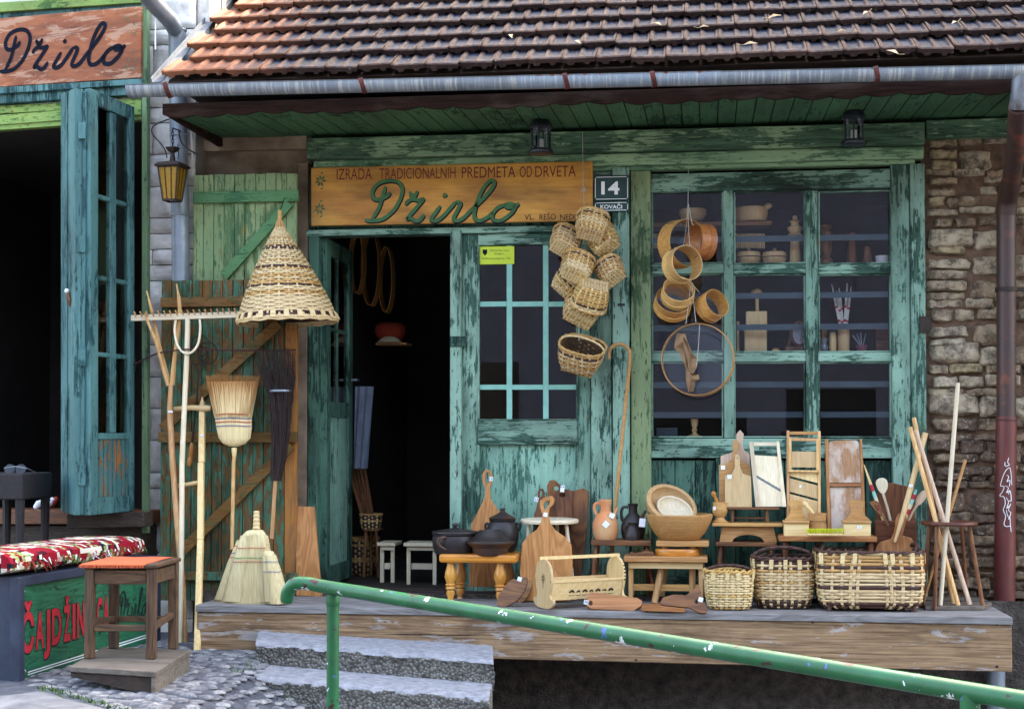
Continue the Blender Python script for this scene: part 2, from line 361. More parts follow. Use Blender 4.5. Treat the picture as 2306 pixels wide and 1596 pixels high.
def tile_mat():
    m = Mat('clay_roof_tile'); t = m.tone(); x = m.n('SeparateXYZ', {0: m.n('NewGeometry').outputs['Position']}).outputs[0]
    n = m.noise(m.co(), 14., 6., .65); big = m.noise(m.co(), 1.7, 3.)
    clay = m.mix(m.step(n, .3, .7), C('#4b3631'), C('#2a1f1f')); clay = m.mix(m.step(big, .45, .7, 0, .5), clay, C('#5f473f'))
    fresh = m.mix(n, C('#8f5238'), C('#a06a4c')); lich = m.mix(m.step(n, .3, .7), C('#191e2b'), C('#303848'))
    vc = m.n('SeparateColor', {0: m.n('TexVoronoi', {'Vector': m.map(5.2, 4.0, 4.0), 'Scale': 1.}).outputs['Color']}).outputs[0]
    clay = m.mix(m.step(vc, 0, 1, 0, .65), clay, C('#2a1f1e'))
    new = m.step(m.math('ADD', x, m.math('MULTIPLY', big, .9)), -2.55, -1.9, .85, 0)
    clay = m.mix(new, clay, fresh)
    lf = m.math('MULTIPLY', m.step(m.math('ADD', t, m.math('MULTIPLY', m.math('SUBTRACT', n, .5), .9)),   .55, .85, 1, 0), m.step(new, .2, .85, 1, .25))
    c = m.mix(lf, clay, lich); sp = m.noise(m.co(), 60., 3.); c = m.mix(m.step(sp, .66, .72, 0, .5), c, C('#a8a89c'))
    c = m.mix(.30, c, C('#0a0808')); m.bump(m.noise(m.co(), 90., 4.), .35, .004); return m.fin(c, .8, spec=.15)
m_tile = tile_mat()
def stone_mat():
    m = Mat('old_wall_stone'); t = m.tone(); n = m.noise(m.co(), 16., 7., .68)
    c = m.mix(m.step(t, .2, .45), C('#6b5748'), C('#967f66')); c = m.mix(m.step(t, .55, .75), c, C('#b6a58b')); c = m.mix(m.step(t, .9, .94, 0, .7), c, C('#a08a62'))
    c = m.mix(m.step(n, .38, .58, .8, 0), c, C('#332a25')); c = m.mix(m.step(m.noise(m.co(), 45., 4.), .58, .66, 0, .5), c, C('#b9ae9c'))
    m.bump(m.noise(m.co(), 38., 7., .7), .9, .012); return m.fin(c, .9, spec=.2)
m_stone = stone_mat()
m_mortar = plain('earth_mortar', C('#795e4b'), C('#453226'), 12, .95, bump=.8, dist=.012)
m_plaster = plain('brown_plaster', C('#a18b72'), C('#685646'), 5, .95, bump=.7, dist=.01)
def block_mat():
    m = Mat('split_face_block'); n = m.noise(m.co(), 6., 6., .65); c = m.mix(m.step(n, .3, .7), C('#ebe7df'), C('#b3aea6'))
    c = m.mix(m.step(m.noise(m.map(5, 5, 2.5), 1., 6., .7), .55, .72, 0, .6), c, C('#7a6c5c')); m.bump(m.noise(m.co(), 22., 6., .65), .7, .012); return m.fin(c, .9, spec=.2)
m_block = block_mat()
m_whitew = plain('white_render', C('#d9d6cf'), C('#c6c2b8'), 5, .9, bump=.2)
def concrete():
    m = Mat('exposed_aggregate'); v = m.n('TexVoronoi', {'Vector': m.co(), 'Scale': 62.}); n = m.noise(m.co(), 25., 6., .65)
    up_ = m.n('SeparateXYZ', {0: m.n('NewGeometry').outputs['Normal']}).outputs[2]
    peb = m.mix(m.n('SeparateColor', {0: v.outputs['Color']}).outputs[0], C('#66635e'), C('#928e86')); peb = m.mix(m.step(v.outputs['Distance'], .4, .8), peb, C('#4a463f'))
    sm = m.mix(m.step(n, .3, .7), C('#9a9ba0'), C('#6c6d72'))
    top = m.step(m.math('ADD', up_, m.math('MULTIPLY', m.math('SUBTRACT', m.noise(m.co(), 9., 5.), .5), .8)), .3, .55)
    c = m.mix(top, peb, sm); h = m.math('MULTIPLY', m.step(v.outputs['Distance'], 0, .7, 1, 0), m.step(top, 0, 1, 1, .05)); h = m.math('ADD', h, m.math('MULTIPLY', n, .4))
    m.bump(h, .9, .012); return m.fin(c, .85, spec=.25)
m_conc = concrete()
def cobble():
    m = Mat('cobble_stone'); n = m.noise(m.co(), 18., 7., .7); t = m.tone()
    c = m.mix(t, C('#77777a'), C('#a09f9b')); c = m.mix(m.step(n, .42, .62, .85, 0), c, C('#45474f')); m.bump(n, .5, .008); return m.fin(c, .8, spec=.3)
m_cob = cobble()
m_bed = plain('grey_mortar_bed', C('#51555e'), C('#33363c'), 14, .9, bump=.6, dist=.01)
m_slab = plain('pale_limestone_slab', C('#7b7c7e'), C('#4a4d53'), 7, .85, bump=.6, dist=.012)
m_street = plain('street_stone', C('#7d7b78'), C('#5b5a5a'), 3, .9, bump=.5, dist=.01)
m_found = plain('dark_rubble_concrete', C('#5e544b'), C('#2a2420'), 16, .95, bump=1., dist=.02)
m_flash = plain('dull_flashing', C('#59646f'), C('#454e58'), 12, .7)
m_moss = plain('moss', C('#4a6a28'), C('#2e4a1c'), 40, .9, bump=.6)
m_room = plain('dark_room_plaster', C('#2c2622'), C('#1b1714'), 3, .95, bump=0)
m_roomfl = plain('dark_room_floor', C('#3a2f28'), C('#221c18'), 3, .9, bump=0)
m_opp = plain('grey_blue_render', C('#182238'), C('#121a2c'), 2, .9, bump=0)
m_opproof = plain('far_roof_tiles', C('#5a3a30'), C('#43302a'), 4, .8, bump=0)
m_dgl = plain('dark_far_window', C('#07080b'), C('#0b0d11'), 2, .2, bump=0)
m_orangecl = plain('orange_cloth', C('#d9673f'), C('#c9552f'), 60, .85, bump=.4)
m_towel = plain('grey_blue_cloth', C('#7c8494'), C('#646c7b'), 10, .9, bump=.2)
m_sg = plain('slate_painted_metal', C('#3a4254'), C('#2a3040'), 6, .5, .2, bump=.1)
def kilim():
    m = Mat('kilim_weave'); tc = m.n('TexCoord').outputs['Object']
    v = m.n('VectorMath', {0: tc, 1: (9., 12., 12.)}, operation='MULTIPLY').outputs[0]
    sp = m.n('VectorMath', {0: v, 1: (.3, .3, .3)}, operation='SNAP').outputs[0]
    n1 = m.noise(sp, .9, 2., .5, 1.2); n2 = m.noise(sp, 1.7, 2., .5, 1.5); n3 = m.noise(sp, .6, 1.)
    c = m.mix(m.step(n1, .485, .495), C('#8f1526'), C('#ddd2bf')); c = m.mix(m.step(n2, .57, .58), c, C('#8a9a5c')); c = m.mix(m.step(n2, .385, .375), c, C('#5d0f1d'))
    e = m.math('ABSOLUTE', m.math('SUBTRACT', n1, .49)); c = m.mix(m.step(e, .02, .014, 0, 1), c, C('#1f1a24')); c = m.mix(m.step(n3, .62, .63), c, C('#8f1526'))
    wv = m.noise(m.co(), 180., 2.); m.bump(wv, .4, .004); return m.fin(c, .9, spec=.15)
m_kilim = kilim()
def greenwood():
    m = Mat('printed_green_planks'); v = m.ax('y', 1.4, 9.); n = m.noise(v, 1.3, 3., .5, .9); rg = m.math('SINE', m.math('MULTIPLY', n, 60.))
    f = m.noise(m.ax('y', 4., 60.), 1., 3.); c = m.mix(m.step(f, .3, .7), C('#267350'), C('#14503a')); c = m.mix(m.step(rg, .86, .97), c, C('#0f3a2a'))
    z = m.n('SeparateXYZ', {0: m.n('TexCoord').outputs['Object']}).outputs[2]
    return m.fin(c, .4, spec=.4)
m_gpanel = greenwood()
m_red = plain('red_lettering', C('#c02a36'), C('#a81f2c'), 30, .5, bump=0)
m_dred = plain('dark_red_lettering', C('#7a1f1c'), C('#5f1a18'), 30, .6, bump=0)
m_sgreen = plain('green_lettering', C('#3a6a3a'), C('#2a5230'), 18, .6, bump=0)
m_navy = plain('navy_lettering', C('#10131c'), C('#191d29'), 14, .9, bump=0, spec=.08)
m_whitep = plain('white_enamel', C('#eef0ee'), C('#e2e4e2'), 10, .35, bump=0)
m_plate = plain('dark_green_enamel', C('#123d38'), C('#0f3430'), 6, .3, bump=0)
m_lime = plain('lime_sticker', C('#c3d63a'), C('#b6ca34'), 10, .4, bump=0)
def signwood(name, a, b, d, rough=.45, white=0.):
    m = Mat(name); n = m.noise(m.map(1.6, 3, 5.5), 1.2, 4., .6); c = m.mix(m.step(n, .3, .7), a, b)
    f = m.noise(m.map(3, 40, 60), 1., 4., .6); c = m.mix(m.step(f, .45, .8, 0, .5), c, d); c = m.mix(m.step(m.noise(m.map(1.1, 3, 4.), 1.4, 5., .6), .48, .66, 0, .6), c, tuple(v * .45 for v in d[:3]) + (1,))
    if white:
        p = m.noise(m.map(3.2, 3, 15), 1., 8., .7, .3); c = m.mix(m.step(p, .53, .57, 0, white), c, C('#b9947a'))
        q = m.noise(m.map(2, 3, 30), 1.3, 6., .7); c = m.mix(m.step(q, .6, .64, 0, .7), c, C('#5a2a18'))
    m.bump(f, .2, .002); return m.fin(c, rough)
m_sign = signwood('amber_sign_board', C('#d39a40'), C('#a86a22'), C('#8a5018'))
m_sign2 = signwood('weathered_red_sign_board', C('#a8623a'), C('#84462a'), C('#6a2f1c'), .7, .6)
def railpaint():
    m = Mat('chipped_green_enamel'); n = m.noise(m.co(), 7., 3.); c = m.mix(m.step(n, .3, .7), C('#12633a'), C('#0c4f2b'))
    p = m.noise(m.map(16, 16, 16), 1., 6., .62, .4); c = m.mix(m.step(p, .642, .648), c, C('#d6dcdc')); q = m.noise(m.map(13, 13, 22), 1.1, 6., .6, .3); c = m.mix(m.step(q, .632, .638), c, C('#3a1f1a'))
    r = m.noise(m.map(19, 15, 19), 1., 4., .6); c = m.mix(m.step(r, .672, .678), c, C('#3f5f98'))
    m.bump(m.math('ADD', m.step(p, .642, .648, 1, 0), m.step(q, .632, .638, 1, 0)), .5, .003); return m.fin(c, m.step(n, .3, .7, .3, .5), spec=.45)
m_rail = railpaint()
m_yellowb = plain('yellow_bristles', C('#d6d92f'), C('#b9bd1c'), 60, .6)
m_steel = plain('blade_steel', C('#c9ced4'), C('#aab0b8'), 10, .25, .9, bump=0)
m_rattan = plain('dark_rattan', C('#2c2426'), C('#181416'), 60, .6, bump=.8, dist=.01)
m_bluebar = plain('slate_blue_bar', C('#425862'), C('#354a54'), 8, .5, bump=0)
m_redcl = plain('red_cloth', C('#a33822'), C('#7d2a1a'), 14, .9)
m_leaf = plain('tree_leaf', C('#3f5a25'), C('#5a7a33'), 3, .6, bump=0)
m_bark = plain('tree_bark', C('#4a3c30'), C('#2f261f'), 20, .9, bump=.6)
m_dry = plain('dry_leaf', C('#8a6f4c'), C('#b9a888'), 14, .8); m_brpap = plain('brown_paper_sheet', C('#6e5138'), C('#8a6a4a'), 9, .8)

# ------------------------------------------------------------------ lettering
_tc = {}
def text(s, bold=0.):
    """outline of a line of lettering, scaled to 0..1 in width and 0..1 in capital height"""
    def mk(st):
        c = bpy.data.curves.new('t', 'FONT'); c.body = st; c.size = 1; c.offset = bold; c.resolution_u = 4
        o = bpy.data.objects.new('t', c); sc.collection.objects.link(o); dg = bpy.context.evaluated_depsgraph_get()
        me = bpy.data.meshes.new_from_object(o.evaluated_get(dg)); V = [v.co.copy() for v in me.vertices]; P = [list(p.vertices) for p in me.polygons]
        bpy.data.objects.remove(o); bpy.data.curves.remove(c); bpy.data.meshes.remove(me); return V, P
    if bold not in _tc: _tc[bold] = max(v.y for v in mk('H')[0])
    V, P = mk(s); x0 = min(v.x for v in V); x1 = max(v.x for v in V)
    return [((v.x - x0) / (x1 - x0), v.y / _tc[bold]) for v in V], P
def letter(mb, s, quad, m=0, bold=0.):
    """quad = world points: baseline left, baseline right, cap-line left, cap-line right"""
    V, P = text(s, bold); a, b, c, d = [Vector(q) for q in quad]
    mb.add([(a.lerp(b, x)).lerp(c.lerp(d, x), y) for x, y in V], P, m)
SCRIPT = [[(640, 355), (622, 420), (600, 485), (560, 548)],
          [(520, 552), (570, 555), (630, 542), (690, 492), (730, 420), (738, 365), (712, 330), (660, 322), (600, 340), (565, 385), (572, 425), (605, 432), (650, 412), (668, 388)],
          [(755, 464), (772, 442), (798, 430), (832, 436), (868, 425)], [(868, 425), (835, 462), (800, 503), (760, 548)], [(760, 548), (786, 541), (812, 556), (840, 551), (866, 518)], [(780, 386), (803, 416), (828, 382)],
          [(960, 468), (928, 512), (906, 546), (928, 556), (965, 538), (1010, 490), (1048, 445)], [(978, 398), (986, 408), (992, 418)],
          [(1048, 445), (1076, 456), (1056, 500), (1036, 540), (1052, 555), (1092, 540), (1135, 497), (1210, 425), (1262, 362), (1272, 330), (1250, 322), (1212, 362), (1178, 430), (1156, 512), (1166, 549), (1198, 553), (1240, 530), (1275, 495)],
          [(1335, 462), (1292, 480), (1262, 518), (1268, 550), (1312, 553), (1366, 516), (1392, 478), (1372, 457), (1338, 463), (1352, 478), (1388, 472), (1418, 455)]]
def script(mb, fn, wd, m=0, nrm=Vector((0, -1, 0))):
    for st in SCRIPT: mb.ribbon([fn(x, y) for x, y in cr(st, 6)], wd, nrm=nrm, m=m)
# ================================================================== the street
DZ = -.078                                   # top of the timber deck
def gz(x, y):
    t = max(0, x + 2.42); return -.335 - .5 * min(t, .9) - .15 * min(max(0, t - .9), 4)
mb = MB(); xs = [-60, -20, -8, -5] + [-4 + .1 * i for i in range(72)] + [4, 8, 20, 60]; ys = [-60, -25, -15, -10, -8, -6, -5, -4, -3, -2, -1, .5, 3, 10, 30, 60]
mb.add([(x, y, gz(x, y)) for y in ys for x in xs], [(j * len(xs) + i, j * len(xs) + i + 1, (j + 1) * len(xs) + i + 1, (j + 1) * len(xs) + i) for j in range(len(ys) - 1) for i in range(len(xs) - 1)])
mb.build('street', m_bed, smooth=True, kind='structure')
mb = MB(); rr = random.Random(3)
slabq = [[(-40, 1562), (95, 1546), (420, 1640), (200, 1690)], [(-90, 1590), (-25, 1578), (170, 1680), (60, 1700)]]
def inslab(p):
    a, b = ZP(95, 1546, -.33), ZP(420, 1640, -.33); return (b.x - a.x) * (p.y - a.y) - (b.y - a.y) * (p.x - a.x) < .03
for i in range(29):
    for j in range(26):
        x = -3.75 + i * .076 + rr.uniform(-.02, .02); y = -2.75 + j * .088 + (i % 2) * .044 + rr.uniform(-.03, .03)
        if inslab(Vector((x, y, 0))): continue
        a, b, h = rr.uniform(.036, .058), rr.uniform(.03, .048), rr.uniform(.010, .019); th = rr.uniform(-.6, .6); vs = []; ph = rr.uniform(0, 9)
        for r_, z_ in ((1, -.02), (1, .3), (.86, .68), (.55, .93), (.2, 1)):
            for k in range(11):
                an = 2 * math.pi * k / 11; q = r_ * (1 + .16 * math.sin(3 * an + ph) + .1 * math.sin(2 * an + 2 * ph)); u_, v_ = a * q * math.cos(an), b * q * math.sin(an)
                vs.append((x + u_ * math.cos(th) - v_ * math.sin(th), y + u_ * math.sin(th) + v_ * math.cos(th), gz(x, y) - .006 + h * z_))
        mb.add(vs, [(r * 11 + k, r * 11 + (k + 1) % 11, r * 11 + 11 + (k + 1) % 11, r * 11 + 11 + k) for r in range(4) for k in range(11)] + [tuple(44 + k for k in range(11))], t=rr.random())
mb.build('cobblestone_paving', m_cob, smooth=True, kind='structure', ang=60)
mb = MB()
for q in slabq:
    L = [Vector(ZP(x, y, -.30)) for x, y in q]; a, b, c, d = L; n = 12; vs = []
    for j in range(5):
        for i in range(n + 1):
            p = (a.lerp(d, i / n)).lerp(b.lerp(c, i / n), j / 4); e = .02 if j in (0, 4) or i in (0, n) else 0
            vs.append(p + Vector((0, 0, mnoise.noise(p * 6) * .012 - e)))
    mb.add(vs, [(j * (n + 1) + i, j * (n + 1) + i + 1, (j + 1) * (n + 1) + i + 1, (j + 1) * (n + 1) + i) for j in range(4) for i in range(n)])
mb.build('stone_slab_path', m_slab, smooth=True, kind='structure', ang=60)
mb = MB(); rr = random.Random(9)
for i in range(420):
    a = ZP(95, 1546, -.33).lerp(ZP(420, 1640, -.33), rr.random()); p = a + Vector((rr.gauss(0, .02), rr.gauss(0, .02), 0)); 
    if rr.random() < .3: p = Vector((rr.uniform(-2.5, -2.1), rr.uniform(-1.75, -1.2), 0))
    p.z = gz(p.x, p.y); d = Vector((rr.gauss(0, .01), rr.gauss(0, .01), rr.uniform(.01, .028))); q = Vector((rr.gauss(0, 1), rr.gauss(0, 1), 0)).normalized() * .005
    mb.add([p - q, p + q, p + d], [(0, 1, 2)])
mb.build('moss', m_moss, kind='stuff', norm=False)

# ================================================================== the main shop house
house = thing('shop_house', 'small old shop house with green timber front, tiled roof and zinc gutter', 'house')
PIT_R = R(33.5); sl = Vector((0, math.cos(PIT_R), math.sin(PIT_R))); rn = Vector((0, -math.sin(PIT_R), math.cos(PIT_R)))
eave = W(1600, 138, -.99); XL = W(366, 172, -.99).x; XR = 3.2; RW, RE = .193, .25
mb = MB(); rr = random.Random(5); nu, nv = 21, 8
for j in range(13):
    off = (j % 2) * RW * .5
    for i in range(-1, int((XR - XL) / RW) + 1):
        u0 = XL + i * RW + off
        if u0 < XL - .02: continue
        wj = RW - .004; base = eave + sl * (j * RE + rr.uniform(-.010, .010)); rot = rr.uniform(-.02, .02); lift = rr.uniform(-.003, .006); vs = []; tn = []
        for b in range(nv):
            v = [0, .012, .026, .042, .062, .09, .15, RE + .06][b]
            for a in range(nu):
                u = a / (nu - 1); tr = 0.
                for c0, hw in ((.30, .185), (.76, .17)):
                    e = abs(u - c0) / hw
                    if e < 1:
                        start = .014 + .045 * (1 - math.sqrt(1 - e * e)) * 1.0
                        k = max(0, min(1, (v - start) / .014)); k = k * k * (3 - 2 * k); sh = min(1, (1 - e) / .16); sh = sh * sh * (3 - 2 * sh); tr = max(tr, k * sh)
                h = .042 - .0115 * tr + lift - (v / (RE + .06)) * .040 - (.007 if v == 0 else 0) + (.004 if u < .1 else 0)
                if u < .13 and b in (2, 4): h -= .006
                p = Vector((u0 + wj * u, base.y, base.z)) + sl * (v + rot * u) + rn * h; vs.append(p); tn.append(1 - tr)
        fs = [(b * nu + a, b * nu + a + 1, (b + 1) * nu + a + 1, (b + 1) * nu + a) for b in range(nv - 1) for a in range(nu - 1)]
        n0 = len(vs)
        for a in range(nu): vs.append(vs[a] - rn * (.024 + (.014 if a in (4, 5, 6, 7, 14, 15, 16) else 0)) + sl * .004); tn.append(1.)
        fs += [(n0 + a, n0 + a + 1, a + 1, a) for a in range(nu - 1)]
        for b in range(nv): vs.append(vs[b * nu] - rn * .022); tn.append(.9)
        fs += [(n0 + nu + b, b * nu, (b + 1) * nu, n0 + nu + b + 1) for b in range(nv - 1)]
        for b in range(nv): vs.append(vs[b * nu + nu - 1] - rn * .022); tn.append(.9)
        fs += [(b * nu + nu - 1, n0 + nu + nv + b, n0 + nu + nv + b + 1, (b + 1) * nu + nu - 1) for b in range(nv - 1)]
        mb.add(vs, fs, t=tn)
roof = mb.build('roof', m_tile, house, smooth=True, norm=False, ang=50)
top = eave + sl * (13 * RE)
mb = MB(); e0 = eave - rn * .03 + sl * .02; t0 = top - rn * .03
mb.prism([(XL + .02, e0.y, e0.z), (XL + .02, t0.y, t0.z), (XL + .02, t0.y + 3, e0.z), (XL + .02, t0.y + 3, -1), (XL + .02, 3.3, -1), (XL + .02, 3.3, e0.z)], (XR - XL - .02, 0, 0))
mb.build('roof_deck', w_dark, house)
mb = MB(); a = Vector((XL - .055, eave.y - .03, eave.z - .03)); b = a + sl * 3.3
for q0, q1 in ((Vector((0, 0, 0)), rn * .03),): mb.hexa([a, a + Vector((.006, 0, 0)), b + Vector((.006, 0, 0)), b, a + q1, a + q1 + Vector((.006, 0, 0)), b + q1 + Vector((.006, 0, 0)), b + q1])
mb.hexa([a, a + Vector((.06, 0, 0)), b + Vector((.06, 0, 0)), b, a + rn * .006, a + rn * .006 + Vector((.06, 0, 0)), b + rn * .006 + Vector((.06, 0, 0)), b + rn * .006])
mb.build('verge_flashing', m_flash, house)
# gutter
g0 = W(290, 209, -1.09); g1 = W(2275, 166, -1.09); gr = .0565
gd = (g1 - g0).normalized(); gend = g0 + gd * ((XR - .9 - g0.x) / gd.x)
def gutter_run(p, q, mat, parent, name, rad=gr):
    mb = MB(); n = 22; sec = [(rad * math.cos(math.pi + math.pi * k / n), rad * math.sin(math.pi + math.pi * k / n)) for k in range(n + 1)]
    sec = [(-y, z + rad * .5) for y, z in sec]; sec.append((sec[-1][0] - .006, sec[-1][1] + .006))
    vs = []; tn = []
    for P in (p, q):
        for s_, (y, z) in enumerate(sec): vs.append(P + Vector((0, y, z))); tn.append(1. if z < rad * .45 and y < 0 else (.5 if y < 0 else .2))
    m_ = len(sec); mb.add(vs, [(k, k + 1, m_ + k + 1, m_ + k) for k in range(m_ - 1)], t=tn)
    return mb.build(name, mat, parent, smooth=True, norm=False)
def gpt(x): return g0 + gd * ((W(x, 190, -1.09).x - g0.x) / gd.x)
gut = gutter_run(g0, gpt(1172), m_zinc, house, 'gutter')
gutter_run(gpt(1168), gpt(1625), m_zincr, gut, 'rusty_gutter_section', gr * 1.03)['label'] = 'rust streaked section of gutter'
gutter_run(gpt(1621), gend, m_zinc, gut, 'gutter_section')
mb = MB(); n = 14; mb.prism([g0 + Vector((0, gr * math.cos(math.pi * k / n), -gr * math.sin(math.pi * k / n) + gr * .5)) for k in range(n + 1)], (.003, 0, 0)); mb.build('end_cap', m_zinc, gut)
for x in (380, 818, 1274, 1470, 1970):
    mb = MB(); c = gpt(x); pts = [c + Vector((.012 * math.sin(k * .3), -(gr + .004) * math.cos(math.pi * k / 14), -(gr + .004) * math.sin(math.pi * k / 14) + gr * .5)) for k in range(-1, 15)]
    for k in range(len(pts) - 1): mb.bar(pts[k], pts[k + 1] + (pts[k + 1] - pts[k]) * .05, .026, .004, nrm=(pts[k] + pts[k + 1]) / 2 - c)
    mb.build('gutter_bracket', m_bracket, gut)
# fascia and soffit
f0, f1 = W(366, 240, -.95), W(2300, 188, -.95); zt = W(1335, 205, -.95).z; zb = W(1335, 230, -.95).z; xr_ = 2.6
mb = MB(); pts = [(f0.x, -.95, zt), (xr_, -.95, zt)]; k = 0; x = xr_
while x > f0.x:
    pts.append((x, -.95, zb - .016 * abs(math.sin((x - f0.x) * math.pi / .19)) + .006 * math.sin(x * 7))); x -= .0135
pts.append((f0.x, -.95, zb)); mb.prism(pts, (0, .025, 0)); mb.build('fascia_board', m_fasc, house)
mb = MB(); zf = W(1600, 224, -.925).z; zk = W(1600, 279, -.04).z; x = f0.x + .05; rr = random.Random(2)
while x < xr_:
    d = rr.uniform(-.002, .002)
    mb.hexa([(x, -.925, zf + d), (x + .098, -.925, zf + d), (x + .098, .06, zk + d), (x, .06, zk + d), (x, -.925, zf + .02), (x + .098, -.925, zf + .02), (x + .098, .06, zk + .02), (x, .06, zk + .02)]); x += .105
mb.hexa([(f0.x + .05, -.925, zf + .012), (xr_, -.925, zf + .012), (xr_, .06, zk + .012), (f0.x + .05, .06, zk + .012), (f0.x + .05, -.925, zf + .035), (xr_, -.925, zf + .035), (xr_, .06, zk + .035), (f0.x + .05, .06, zk + .035)], 1)
mb.build('soffit', [m_soff, w_dark], house)
mb = MB(); mb.box(f0.x + .02, f0.x + .05, -.94, .1, zf - .01, zt); mb.build('soffit_end_board', m_fasc, house)
# walls
def zpx(y, Y=0, x=1385): return W(x, y, Y).z
XB0, XB1 = W(690, 330, -.12).x, W(2083, 300, -.12).x
xl0 = W(435, 700, .03).x; xj = W(692, 700, .03).x
mb = MB(); nx, nz = 30, 60; z0, z1 = -.35, zk + .01
vs = [(xl0 - .1 + (xj - xl0 + .12) * i / nx, .04 + .02 * mnoise.noise(Vector((i * .3, j * .3, 0))) + .012 * mnoise.noise(Vector((i * .9, j * .9, 3))), z0 + (z1 - z0) * j / nz) for j in range(nz + 1) for i in range(nx + 1)]
mb.add(vs, [(j * (nx + 1) + i, j * (nx + 1) + i + 1, (j + 1) * (nx + 1) + i + 1, (j + 1) * (nx + 1) + i) for j in range(nz) for i in range(nx)])
mb.build('plaster_wall', m_plaster, house, smooth=True, norm=False)
mb = MB(); mb.px(436, 305, 690, 338, -.015, .03); mb.build('brick_course', m_plaster, house)
# rubble wall right of the window
sx0, sx1 = W(2078, 800, .0).x, 3.3; szt = W(2180, 300, -.02).z; szb = -1.3
mb = MB(); nx, nz = 40, 110
vs = [(sx0 + (sx1 - sx0) * i / nx, .024 + .018 * mnoise.noise(Vector((i * .5, j * .5, 7))), szb + (szt - szb) * j / nz) for j in range(nz + 1) for i in range(nx + 1)]
mb.add(vs, [(j * (nx + 1) + i, j * (nx + 1) + i + 1, (j + 1) * (nx + 1) + i + 1, (j + 1) * (nx + 1) + i) for j in range(nz) for i in range(nx)])
sw = mb.build('rubble_wall', m_mortar, house, smooth=True, norm=False)
mb = MB(); rr = random.Random(12); z = szb + .02
def stone(mb, x0, x1, z0, z1, y, t, rr):
    nu_, nv_ = 13, 9; vs = []; s = rr.uniform(0, 90); tl = rr.uniform(-.012, .012); tl2 = rr.uniform(-.01, .01)
    for j in range(nv_):
        for i in range(nu_):
            u, v = i / (nu_ - 1) * 2 - 1, j / (nv_ - 1) * 2 - 1; e = max(abs(u) ** 10, abs(v) ** 10); k = 1 - .06 * (abs(u * v) ** 4)
            px_, pz_ = (x0 + x1) / 2 + u * k * (x1 - x0) / 2, (z0 + z1) / 2 + v * k * (z1 - z0) / 2
            nn = mnoise.noise(Vector((px_ * 14, pz_ * 14, s))); n2 = mnoise.noise(Vector((px_ * 40, pz_ * 40, s)))
            vs.append((px_ + .012 * mnoise.noise(Vector((px_ * 22, pz_ * 22, s + 5))), y + e * .04 + .016 * nn + .009 * n2 + tl * u + tl2 * v, pz_ + tl * .4 * u + .010 * mnoise.noise(Vector((px_ * 22, pz_ * 22, s + 9)))))
    mb.add(vs, [(j * nu_ + i, j * nu_ + i + 1, (j + 1) * nu_ + i + 1, (j + 1) * nu_ + i) for j in range(nv_ - 1) for i in range(nu_ - 1)], t=t)
row = 0
while z < szt - .03:
    hgt = rr.choice([.045, .05, .055, .06, .07, .08, .12, .13]); x = sx0 + .03 + rr.uniform(-.01, .035); up_ = z > .95
    while x < sx1:
        wd = rr.uniform(.1, .24) if hgt < .09 else rr.uniform(.16, .3)
        skip = rr.random() < (.34 if z > 1.3 else .03) and x > sx0 + .2
        t = rr.uniform(.45, .85) if up_ else rr.uniform(.1, .5)
        if rr.random() < .1 and up_: t = .95
        wob = .012 * math.sin(x * 5.3 + row * 1.9) + rr.uniform(-.005, .005); split_ = hgt > .1 and rr.random() < .4
        if not skip and split_:
            hm = hgt * rr.uniform(.4, .6)
            for za, zb2 in ((z, z + hm - .004), (z + hm, z + hgt)): stone(mb, x, x + wd * rr.uniform(.9, 1.), za + wob, zb2 + wob, rr.uniform(-.035, .008), min(.95, max(.1, t + rr.uniform(-.15, .15))), rr)
        elif not skip: stone(mb, x, x + wd, z + wob, z + hgt + wob, rr.uniform(-.035, .008), t, rr)
        x += wd + rr.uniform(.001, .010)
    z += hgt + rr.uniform(.0, .007); row += 1
mb.build('stones', m_stone, sw, smooth=True, norm=False, ang=70)
mb = MB(); mb.px(2086, 266, 2420, 306, -.1, .05); mb.build('corner_beam', m_beam, house, bevel=.006)
mb = MB(); nx = 60
vs = [(XL + 6 * i / nx, -.34 + .03 * mnoise.noise(Vector((i * .6, j * .6, 1))), -1.5 + 1.45 * j / 24) for j in range(25) for i in range(nx + 1)]
mb.add(vs, [(j * (nx + 1) + i, j * (nx + 1) + i + 1, (j + 1) * (nx + 1) + i + 1, (j + 1) * (nx + 1) + i) for j in range(24) for i in range(nx)])
mb.build('foundation_wall', m_found, house, smooth=True)
# beams
mb = MB(); mb.box(XB0, XB1, -.12, .05, zpx(341, -.12), zpx(293, -.12)); lb = mb.build('lintel_beam', m_beam, house, bevel=.008)
mb = MB(); mb.box(XB0 + .03, XB1, -.075, .05, zpx(373, -.075), zpx(341, -.12) - .003); mb.build('lintel_trim', m_beam2, house, bevel=.012)
mb = MB(); mb.box(XB0 + .05, XB1 - .05, -.055, .05, zpx(384, -.055), zpx(373, -.075) - .002); mb.build('lintel_strip', m_beam2, house, bevel=.003)
